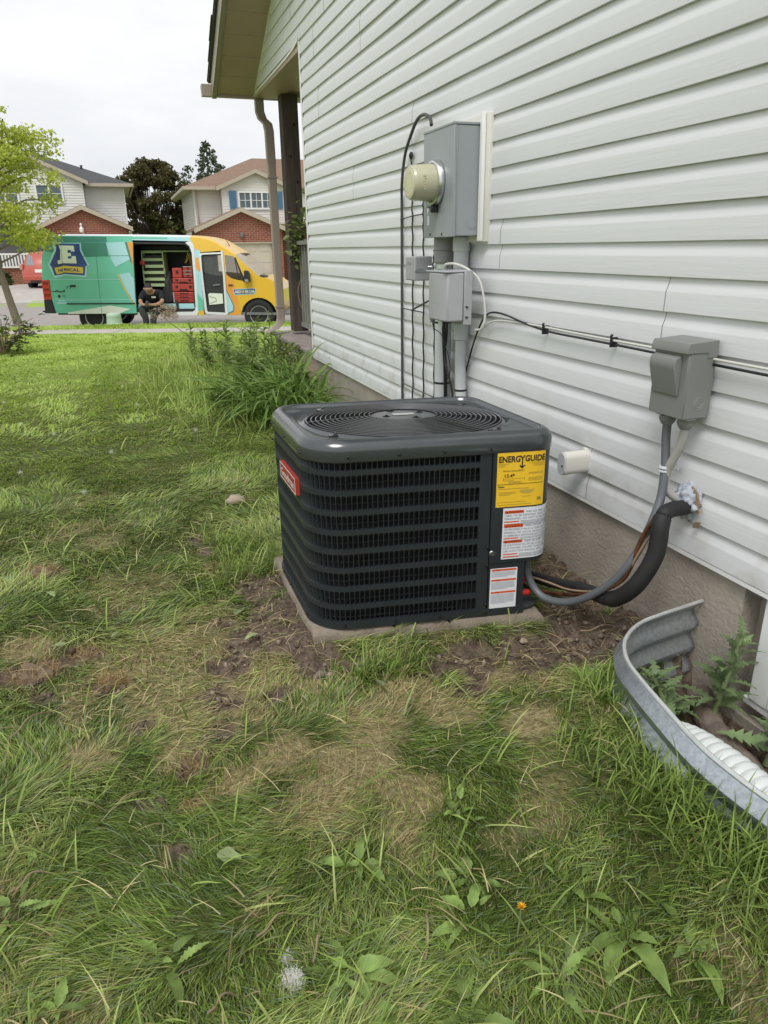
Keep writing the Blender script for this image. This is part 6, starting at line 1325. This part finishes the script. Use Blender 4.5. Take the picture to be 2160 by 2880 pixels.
# uncut fringe beside the window well, the house and the pad
ex = []; 
for (xa, xb, ya, yb, nn, l0, l1) in ((1.02, 1.30, .55, 1.15, 1000, .07, .19), (1.02, 1.30, 1.1, 1.45, 500, .05, .12), (1.22, 1.40, 1.35, 1.66, 700, .06, .16), (.58, .86, 1.99, 2.10, 260, .07, .14), (1.45, 1.74, 3.0, 5.6, 900, .10, .25), (.25, .55, 2.95, 3.5, 500, .08, .18)):
    x = xa+(xb-xa)*rng.random(nn); y = ya+(yb-ya)*rng.random(nn); k = allowed(x, y); x, y = x[k], y[k]; n = len(x)
    parts.append(blades(x, y, l0+(l1-l0)*rng.random(n), rng.normal(-.6, 1.5, n), np.radians(rng.uniform(15, 68, n)), .0035+.003*rng.random(n), PAL[rng.integers(0, 3, n)]*(.8+.4*rng.random((n, 1))), 4))
# taller meadow growth in front of the porch
n = 3600; x = rng.normal(1.15, .40, n); y = rng.normal(7.8, 1.0, n); k = allowed(x, y) & (y > 5.2); x, y = x[k], y[k]; n = len(x)
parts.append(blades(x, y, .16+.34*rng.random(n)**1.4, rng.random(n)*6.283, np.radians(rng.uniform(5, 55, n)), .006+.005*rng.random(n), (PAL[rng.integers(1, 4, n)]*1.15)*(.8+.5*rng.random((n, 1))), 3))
v, q, t, c = merge(parts); go = npmesh('lawn_grass', v, [q, t], m_grass, col=c); tag(go, 'green lawn grass, rank and trampled, with dry straw patches', 'grass', kind='stuff')
# soil crumbs over the bare patches
rs_ = np.random.default_rng(5); bm = bmesh.new(); bmesh.ops.create_icosphere(bm, subdivisions=1, radius=1); iv = np.array([v.co[:] for v in bm.verts]); it = np.array([[v.index for v in f.verts] for f in bm.faces]); bm.free()
x, y = wedge(26000, .8, 4.2); k = allowed(x, y); x, y = x[k], y[k]; d, _, _ = masks(x, y); k = rng.random(len(x)) < d*.75; x, y = x[k][:5200], y[k][:5200]; n = len(x)
sz = (.0025+.011*rs_.random(n)**3.2); zz = zs(x, y)
vv = iv[None]*(sz[:, None]*rs_.uniform(.6, 1.3, (n, 3)))[:, None, :]*(1+.25*rs_.normal(size=(n, len(iv), 1)))+np.stack([x, y, zz+sz*.35], 1)[:, None]
cc = np.array([(.10, .07, .048), (.17, .125, .09), (.24, .19, .145)])[rs_.integers(0, 3, n)]*(.7+.5*rs_.random((n, 1))); m_crumb = mat('soil_crumb', (.15, .11, .08), .95); m_crumb.node_tree.links.new(m_crumb.node_tree.nodes.new('ShaderNodeAttribute').outputs['Color'], m_crumb.node_tree.nodes['Principled BSDF'].inputs['Base Color']); [q for q in m_crumb.node_tree.nodes if q.type == 'ATTRIBUTE'][0].attribute_name = 'tint'
o = npmesh('soil_crumbs', vv.reshape(-1, 3), [(it[None]+(np.arange(n)*len(iv))[:, None, None]).reshape(-1, 3)], m_crumb, col=np.repeat(np.concatenate([cc, np.ones((n, 1))], 1), len(iv), 0), smooth=True); tag(o, 'loose brown soil crumbs round the concrete pad', 'soil', kind='stuff')
# ================================================================== plants
def leafmesh(name, m, L, Wd, prof, droop=.5, up=.3, lobes=0, n=10, fold=.25, seed=0):
    r = random.Random(seed); vs = []; fs = []
    for i in range(n+1):
        t = i/n; xx = L*t; z = L*(up*t-droop*t*t); w_ = Wd*prof(t)
        if lobes and 0 < i < n: w_ *= (1.0+.55*(1 if i % 2 else -1)*lobes)*(1+.2*r.uniform(-1, 1))
        back = -.35*w_ if (lobes > .4 and i % 2) else 0
        vs += [(xx+back, -w_, z+fold*w_), (xx, 0, z), (xx+back, w_, z+fold*w_)]
    for i in range(n):
        q = 3*i; fs += [(q, q+1, q+4, q+3), (q+1, q+2, q+5, q+4)]
    me = bpy.data.meshes.new(name); me.from_pydata(vs, [], fs); me.materials.append(m); me.polygons.foreach_set('use_smooth', [True]*len(me.polygons)); return me
def put_leaf(me, parent, loc, az, pitch=0., sc=1., roll=0., name='leaf'):
    o = bpy.data.objects.new(name, me); COL.objects.link(o); o.parent = parent; o.location = loc; o.rotation_euler = (roll, -pitch, az); o.scale = (sc, sc, sc); return o
zz1 = lambda x, y: float(zs(np.array([x]), np.array([y]))[0])
oval = lambda t: math.sin(math.pi*min(1, t**.75))**.8 if 0 < t < 1 else .02
spear = lambda t: (min(1, t/.35)**.7*(1-max(0, (t-.35)/.65)**1.8)) if 0 < t < 1 else .015
strap = lambda t: max(.02, min(1, .75+t)*(1-t**4))
m_dand = leafmat('dandelion_leaf', (.20, .29, .075), attr=False, rnd=.3, transl=.3); m_pale = leafmat('pale_leaf', (.27, .33, .15), attr=False, rnd=.25, transl=.25); m_lily = leafmat('daylily_leaf', (.155, .25, .055), attr=False, rnd=.35, transl=.35); m_this = leafmat('thistle_leaf', (.19, .27, .12), attr=False, rnd=.25, transl=.25); m_weed = leafmat('weed_leaf', (.19, .27, .065), attr=False, rnd=.35, transl=.35)
DL = [leafmesh('leaf', m_dand, .12, .0135, spear, .45, .38, lobes=.40, n=15, fold=.35, seed=i) for i in range(2)]+[leafmesh('leaf', m_dand, .085+.015*i, .019+.002*i, oval, .45+.1*i, .35, lobes=.07, n=12, fold=.3, seed=9+i) for i in range(4)]
PL = [leafmesh('leaf', m_pale, .085, .024, oval, .25, .12, lobes=.08, n=10, seed=30+i) for i in range(3)]
ROS = [(.37, 1.26, 5, .85, 'dandelion rosette with long toothed leaves below the dry straw patch'), (.35, 1.15, 4, .8, 'small leafy rosette tucked against the larger rosette'), (.27, 1.01, 8, 1.0, 'broad leafy weed rosette beside the white seed fluff'), (.28, .93, 6, .9, 'low weed rosette with rounded leaves amid clippings'), (-.41, 1.42, 5, .9, 'weed with pale upright leaves at the foot of trampled turf'), (-.40, 1.60, 4, .8, 'weed with one pale toothed leaf lying flat in dark grass'), (.84, .88, 9, 1.15, 'large dandelion rosette with broad shiny leaves right of the yellow flower'), (.66, .85, 7, 1.0, 'dandelion rosette with jagged leaves directly below the yellow flower'), (.80, 1.02, 6, .9, 'dandelion rosette among tall seeding grass'), (.60, 1.14, 5, .85, 'dandelion rosette half covered by long grass'), (.66, 1.33, 4, .7, 'small twin leaved weed near the dry straw patch'), (.93, .80, 6, 1., 'dandelion rosette in rank grass left of the window well'), (.45, .86, 6, .9, 'flat rosette with long pale leaves near brown twigs'), (-.10, 1.17, 3, .85, 'weed with a single pale toothed leaf standing in laid grass'), (-.30, 1.13, 4, .8, 'weed with narrow leaves beside a dry twig'), (.55, 1.05, 5, .8, 'small rosette just left of the yellow flower')]
rp = random.Random(4)
for x, y, nl, sc, lb in ROS:
    o = thing('dandelion_plant', lb, 'weed', (x, y, zz1(x, y)+.014), group='broad leaved weeds in the lawn')
    for k in range(nl+3): a_ = k*2.399+rp.uniform(-.6, .6); q_ = rp.uniform(0, .045); put_leaf(rp.choice(DL), o, (q_*math.cos(a_), q_*math.sin(a_), rp.uniform(-.012, .012)), a_+rp.uniform(-.5, .5), rp.uniform(-.05, .5), sc*rp.uniform(.35, .80), rp.uniform(-.5, .5))
# loose torn leaves
for i, (x, y, lb) in enumerate(((.27, 2.62, 'pale fallen leaf lying on the bare soil left of the pad'), (.33, 2.42, 'pale leaf sticking out of trampled grass below the pad corner'), (-.17, 2.62, 'broad pale leaf lying in trampled grass'), (-.36, 2.57, 'pale leaf beside the largest clump of torn turf'), (-.46, 3.1, 'pale leaf by the upper torn turf clod'), (.045, 1.39, 'pale square leaf on laid grass below a bare scrape'), (.66, 1.92, 'small white leaf scrap on dry straw in front of the pad'))):
    o = put_leaf(PL[i % 3], None, (x, y, zz1(x, y)+.035), rp.uniform(0, 6.28), .05, rp.uniform(.45, .75), rp.uniform(-.3, .3), 'fallen_leaf'); tag(o, lb, 'leaf', 'loose leaves on the lawn')
# yellow dandelion flower
fl = thing('dandelion_flower', 'single yellow dandelion flower in the grass', 'flower', (.637, .978, zz1(.637, .978))); m_pet = mat('dandelion_yellow', (.78, .46, .02), .6); m_stem = mat('pale_stem', (.20, .24, .10), .6)
B().tube([(0, 0, 0), (.004, .0, .05), (.002, -.004, .085)], .0022, 6).build('stem', m_stem, fl)
pm = leafmesh('petal', m_pet, .014, .0017, strap, .2, .5, n=3)
for k in range(36): put_leaf(pm, fl, (.002, -.004, .085), k*2.399, .2+.9*(k/36), .75+.3*rp.random(), 0, 'petal')
# white seed fluff and seed heads
m_fluff = mat('seed_fluff', (.72, .71, .67), .9)
def fluff(x, y, z, r, n, name, lb, grp, stem=0):
    o = thing(name, lb, 'seed head', (x, y, zz1(x, y)), group=grp); rr_ = random.Random(int(x*1e4)); g = B()
    if stem: B().tube([(0, 0, 0), (.01, 0, stem*.5), (0, 0, stem)], .003, 5).build('stem', m_stem, o)
    for k in range(n):
        d = V((rr_.gauss(0, 1), rr_.gauss(0, 1), rr_.gauss(0, .8))).normalized(); d.z *= (1 if stem else .45); c = d*r*rr_.uniform(.2, 1)+V((0, 0, stem+z)); e = c+V((rr_.gauss(0, 1), rr_.gauss(0, 1), rr_.gauss(0, 1))).normalized()*r*.6; g.tube([c, c.lerp(e, .5)+V((0, 0, r*.05)), e], r*.011, 3)
    g.build('fluff', m_fluff, o)
fluff(.154, 1.036, .018, .026, 420, 'seed_fluff', 'white tuft of seed fluff beside a weed rosette', 'white seed fluff'); fluff(.15, 1.09, .018, .015, 180, 'seed_fluff', 'small white tuft of seed fluff above the larger tuft', 'white seed fluff'); fluff(-.03, .95, .02, .018, 250, 'seed_fluff', 'faint white seed fluff caught on a dry twig', 'white seed fluff')
from_px = [(.02, 6.9), (-.62, 5.9), (-.2, 5.2), (-.75, 4.9), (-.35, 4.35), (-1.15, 7.4), (.42, 5.6), (-.9, 6.4), (.75, 6.6), (-.1, 7.9), (-.55, 2.05)]
for x, y in from_px: fluff(x, y, .0, .016, 160, 'dandelion_seed_head', 'white dandelion seed head standing in the open lawn', 'white seed heads in the lawn', stem=.09)
# twigs and pebbles
m_twig = mat('dry_twig', (.22, .15, .10), .9, col2=(.33, .25, .17), vs=20); m_stone = mat('tan_pebble', (.36, .29, .22), .9, var=.15, vs=20)
TW = [(.20, 1.06, .10, 1.0, 'reddish twig bent beside the white seed fluff'), (.10, 1.16, .12, .3, 'pale twig lying in the grass above the seed fluff'), (-.05, .96, .12, -.2, 'pale twig across the grass with a trace of fluff'), (-.30, 1.01, .10, -1.0, 'pale twig near a narrow leaved weed'), (.42, .98, .16, 1.1, 'long straw coloured twig left of the yellow flower'), (-.42, 1.46, .12, .5, 'reddish twig at the pale upright weed'), (-.02, 1.03, .08, .5, 'short pale twig on laid grass'), (1.50, 2.02, .22, -.25, 'curving pale root lying on bare soil below the grey conduit'), (1.33, 1.98, .20, .35, 'pale root lying on soil right of the pad'), (.43, 2.50, .06, 1.2, 'thin pale root in bare soil left of the pad'), (.05, 2.35, .16, .4, 'long thin twig across trampled grass'), (-.5, 2.05, .22, .8, 'long dry stalk lying on the grass beside torn turf'), (1.62, 2.35, .3, 2.2, 'dry stalk leaning against the foundation behind the condenser')]
for x, y, L_, az, lb in TW:
    p = [(0, 0, 0)]; a = az; 
    for k in range(5): a += rp.uniform(-.16, .16); p.append((p[-1][0]+math.cos(a)*L_/5, p[-1][1]+math.sin(a)*L_/5, .02*math.sin(k*1.3)+(.04*k if 'leaning' in lb else 0)))
    o = B().tube(spline(p, 3), [.0027-.00007*i for i in range(16)], 6).build('twig', m_twig, smooth=True); o.location = (x, y, zz1(x, y)+.02); tag(o, lb, 'twig', 'dry twigs and roots')
def pebble(x, y, r, lb, m=m_stone):
    bm = bmesh.new(); bmesh.ops.create_icosphere(bm, subdivisions=2, radius=1); rr_ = random.Random(int(x*999+y*77)); f = (rr_.uniform(.9, 1.5), rr_.uniform(.8, 1.1), rr_.uniform(.5, .7))
    for v in bm.verts: k = 1+.15*math.sin(v.co.x*4+rr_.random()*.2+v.co.z*3); v.co = Vector((v.co.x*f[0], v.co.y*f[1], v.co.z*f[2]))*r*k
    me = bpy.data.meshes.new('stone'); bm.to_mesh(me); bm.free(); me.materials.append(m); me.polygons.foreach_set('use_smooth', [True]*len(me.polygons)); o = bpy.data.objects.new('stone', me); COL.objects.link(o); o.location = (x, y, zz1(x, y)+r*.35); tag(o, lb, 'stone', 'stones on the lawn')
pebble(.495, 4.07, .055, 'tan stone in the grass left of the condenser'); pebble(.50, 2.12, .022, 'small brown stone by the pad corner', m_bark); pebble(.53, 2.10, .014, 'tiny pale stone by the pad corner'); pebble(1.28, 2.06, .016, 'small stone on bare soil right of the pad'); pebble(1.55, 1.75, .02, 'small dark stone near the window well rim', m_bark)
# torn turf clods with dry roots
for i, (x, y, r, lb) in enumerate(((-.51, 3.38, .085, 'brown torn turf clod in tall grass'), (-.46, 2.47, .095, 'largest brown torn turf clod with dry roots'), (-.28, 2.56, .06, 'torn turf clod beside a pale leaf'), (-.20, 2.31, .05, 'low brown torn turf clod on trampled grass'), (.03, 1.78, .05, 'straw covered turf clod above the bare scrape'), (.03, 1.60, .045, 'small dark turf clod in the bare scrape'))):
    o = thing('turf_clod', lb, 'clod', (x, y, zz1(x, y)-.012), group='torn turf clods'); bm = bmesh.new(); bmesh.ops.create_icosphere(bm, subdivisions=3, radius=1)
    for v in bm.verts:
        k = 1+.25*math.sin(v.co.x*7+i)*math.sin(v.co.y*6)+.15*math.sin(v.co.x*15+v.co.z*11); v.co = Vector((v.co.x*r, v.co.y*r*.8, v.co.z*r*.30))*k
    me = bpy.data.meshes.new('soil'); bm.to_mesh(me); bm.free(); me.materials.append(mg2 if 'mg2' in globals() else m_crumb_plain) if False else me.materials.append(mat('clod_soil', (.12, .08, .055), .95, col2=(.23, .165, .11), vs=30, bump=1., bs=70)); so_ = bpy.data.objects.new('soil', me); COL.objects.link(so_); so_.parent = o
    n = 260; a = rng.random(n)*6.283; q = r*np.sqrt(rng.random(n)); bx, by = q*np.cos(a), q*np.sin(a)*.8
    vq = blades(bx, by, .03+.05*rng.random(n), rng.random(n)*6.28, np.radians(rng.uniform(40, 88, n)), .0012+.0012*rng.random(n), STRAW[rng.integers(0, 3, n)]*np.array([.9, .75, .65]), 3, z0=r*.18*np.ones(n)); v, q_, t_, c_ = merge([vq]); rt_ = npmesh('dry_roots', v, [q_, t_], m_grass, o, col=c_); tag(rt_, kind='stuff')
# ---- daylily clump against the wall
LV = [leafmesh('leaf', m_lily, .62, .0125, strap, d, u, n=12, fold=.5) for d, u in ((.95, 1.25), (.8, 1.3), (1.15, 1.35), (.7, 1.0), (1.0, 1.05))]
for (cx, cy, rx, ry, nl, sc, lb) in ((1.24, 6.2, .33, .48, 280, 1.12, 'dark green daylily clump with arching strap leaves by the foundation'), (1.48, 6.7, .18, .34, 160, 1.05, 'lighter green daylily clump right against the siding corner')):
    o = thing('daylily_plant', lb, 'plant', (cx, cy, 0), group='daylily clumps')
    for k in range(nl):
        a = rp.random()*6.283; q = math.sqrt(rp.random()); x, y = q*rx*math.cos(a), q*ry*math.sin(a); az = a+rp.uniform(-.7, .7)
        if cx+x+.4*math.cos(az) > W-.06: az = math.pi-az if math.cos(az) > 0 else az
        put_leaf(rp.choice(LV), o, (x, y, zz1(cx+x, cy+y)), az, rp.uniform(-.1, .35), sc*rp.uniform(.55, 1.05), rp.uniform(-.3, .3))
# ---- upright weeds by the porch
NL = [leafmesh('leaf', m_weed, .13, .013, spear, .5, .35, n=6), leafmesh('leaf', m_weed, .10, .018, oval, .4, .35, n=6), leafmesh('leaf', m_weed, .16, .016, spear, .6, .5, n=6)]
def stalk(parent, x, y, h, nl, sc, lean=(0, 0), whorl=False):
    pts = [(x, y, 0), (x+lean[0]*.4, y+lean[1]*.4, h*.5), (x+lean[0], y+lean[1], h)]; P = spline(pts, 5); B().tube(P, [.006*(1-.6*i/len(P)) for i in range(len(P))], 5).build('stem', m_stem, parent, smooth=True)
    for k in range(nl):
        t = .25+.75*(k/nl); i = min(len(P)-1, int(t*(len(P)-1))); put_leaf(rp.choice(NL), parent, P[i], k*2.399, rp.uniform(.1, .7), sc*rp.uniform(.7, 1.1)*(1.1-.4*t), rp.uniform(-.3, .3))
for cx, cy, ns, h, sc, lb in ((1.60, 7.05, 3, .50, 1.0, 'upright lily stems with whorled pointed leaves at the house corner'), (1.72, 7.9, 5, .50, 1.2, 'bushy weeds growing along the ochre porch base'), (1.30, 8.4, 7, .60, 1.1, 'dense leafy weeds in front of the porch post'), (.95, 9.2, 7, .55, 1.1, 'leafy weeds near the downspout outlet'), (1.55, 9.3, 6, .62, 1.0, 'tall weeds climbing beside the downspout'), (1.0, 8.0, 9, .48, 1.1, 'pale flowering weeds at the lawn edge of the bed'), (1.2, 7.2, 8, .45, 1.2, 'low leafy weeds behind the daylily clump'), (.85, 6.6, 5, .32, 1.0, 'scattered broadleaf weeds in the lawn by the daylily clump')):
    o = thing('weed_plant', lb, 'weed', (cx, cy, zz1(cx, cy)), group='weeds by the porch')
    for k in range(ns): stalk(o, rp.uniform(-.2, .2) if ns > 3 else rp.uniform(-.12, .05), rp.uniform(-.25, .25), h*rp.uniform(.65, 1.1), 24, sc*1.25, (rp.uniform(-.08, .06), rp.uniform(-.08, .08)))
# ---- vine on the post
vn = thing('climbing_vine', 'green vine climbing round the weathered porch post', 'vine', (W+.30, 9.0, .5)); P = spline([(.12, -.03, 0), (.0, -.03, .4), (.10, -.04, .75), (-.02, -.04, 1.02), (.10, -.05, 1.2), (.24, -.08, 1.35), (.30, -.1, 1.5)], 6); B().tube(P, .006, 5).build('stem', m_twig, vn)
VL = [leafmesh('leaf', leafmat('vine_leaf', (.28, .34, .13), attr=False, rnd=.35), .07, .022, oval, .4, .3, n=5)]
for k in range(260): p = P[int(len(P)*(.35+.64*rp.random()))]; put_leaf(VL[0], vn, p+V((rp.gauss(0, .075), rp.uniform(-.10, .0), rp.gauss(0, .07))), rp.random()*6.28, rp.uniform(-.6, .6), rp.uniform(.8, 1.6), rp.uniform(-.6, .6))
# ---- dry plume arching over the lawn
dp = thing('dry_grass_plume', 'dry brown stalk with feathery tan plume arching over the lawn', 'dry stalk', (1.25, 8.2, 0)); P = spline([(0, 0, 0), (-.15, 0, .22), (-.42, 0, .42), (-.68, 0, .60), (-.86, 0, .76)], 6); B().tube(P, [.006-.0001*i for i in range(len(P))], 5).build('stem', m_twig, dp); g = B()
for k in range(240):
    t = rp.random(); c = V((-.80-.22*t*rp.random()+.12*rp.random(), rp.gauss(0, .03), .70+.14*rp.random()+.04*t)); e = c+V((rp.gauss(-.01, .03), rp.gauss(0, .02), rp.gauss(.01, .025))); g.tube([c, e], [.0035, .0012], 3)
pl_ = tag(g.build('plume', mat('plume_tan', (.38, .28, .19), .9), dp), kind='stuff')
# ---- shrub at the left edge
sb = thing('shrub', 'dark leaved shrub spreading into the lawn from the garden edge', 'shrub', bgp(-5.42, 10.4, .05)); g = B(); SL_ = [leafmesh('leaf', leafmat('shrub_leaf', (.07, .11, .03), attr=False, rnd=.35), .11, .026, oval, .4, .3, n=5)]
for k in range(34):
    a = rp.random()*6.283; e = V((math.cos(a)*rp.uniform(.1, .62), math.sin(a)*rp.uniform(.1, .6), rp.uniform(.1, .55))); g.tube([(0, 0, 0), e*.6+V((0, 0, .1)), e], [.012, .008, .004], 5)
    for j in range(9): put_leaf(SL_[0], sb, e*rp.uniform(.55, 1)+V((rp.gauss(0, .06), rp.gauss(0, .06), rp.gauss(0, .05))), rp.random()*6.28, rp.uniform(-.3, .6), rp.uniform(.7, 1.2), rp.uniform(-.4, .4))
g.build('branches', m_twig, sb)
# ---- thistles in the window well
TH = [leafmesh('leaf', m_this, .19, .029, spear, .55, .45, lobes=.9, n=14, fold=.3, seed=40+i) for i in range(3)]
for cx, cy, cz_, h, nl, sc, lean, lb in ((1.655, 1.50, -.13, .40, 26, .95, (.05, -.03), 'tall spiny thistle rising out of the window well against the foundation'), (1.56, 1.53, -.12, .22, 16, 1.0, (-.09, .05), 'spreading thistle leaves over the far side of the window well'), (1.70, 1.30, -.11, .20, 14, .9, (.0, -.03), 'smaller thistle beside the basement window frame')):
    o = thing('thistle_plant', lb, 'thistle', (cx, cy, cz_), group='thistles in the window well'); P = spline([(0, 0, 0), (lean[0]*.5, lean[1]*.5, h*.5), (lean[0], lean[1], h)], 6); B().tube(P, [.011*(1-.5*i/len(P)) for i in range(len(P))], 7).build('stem', mat('thistle_stem', (.20, .25, .11), .7), o, smooth=True)
    for k in range(nl):
        t = .25+.75*k/nl; put_leaf(TH[k % 3], o, P[int(t*(len(P)-1))], k*2.399, rp.uniform(.1, .5)+.5*t, sc*(1.05-.65*t)*rp.uniform(.8, 1.1), rp.uniform(-.3, .3))
n = 700; x = 1.3+.45*rng.random(n); y = .6+1.1*rng.random(n); k = in_well(x, y); x, y = x[k], y[k]; n = len(x)
v, q, t, c = merge([blades(x, y, .03+.09*rng.random(n), rng.random(n)*6.28, np.radians(rng.uniform(60, 90, n)), .002+.006*rng.random(n), np.array([(.12, .07, .04), (.22, .13, .07), (.09, .06, .04)])[rng.integers(0, 3, n)], 2, z0=zs(x, y)+.01)]); o = npmesh('leaf_litter', v, [q, t], m_grass, col=c); tag(o, 'brown leaf litter at the bottom of the window well', 'litter', kind='stuff')
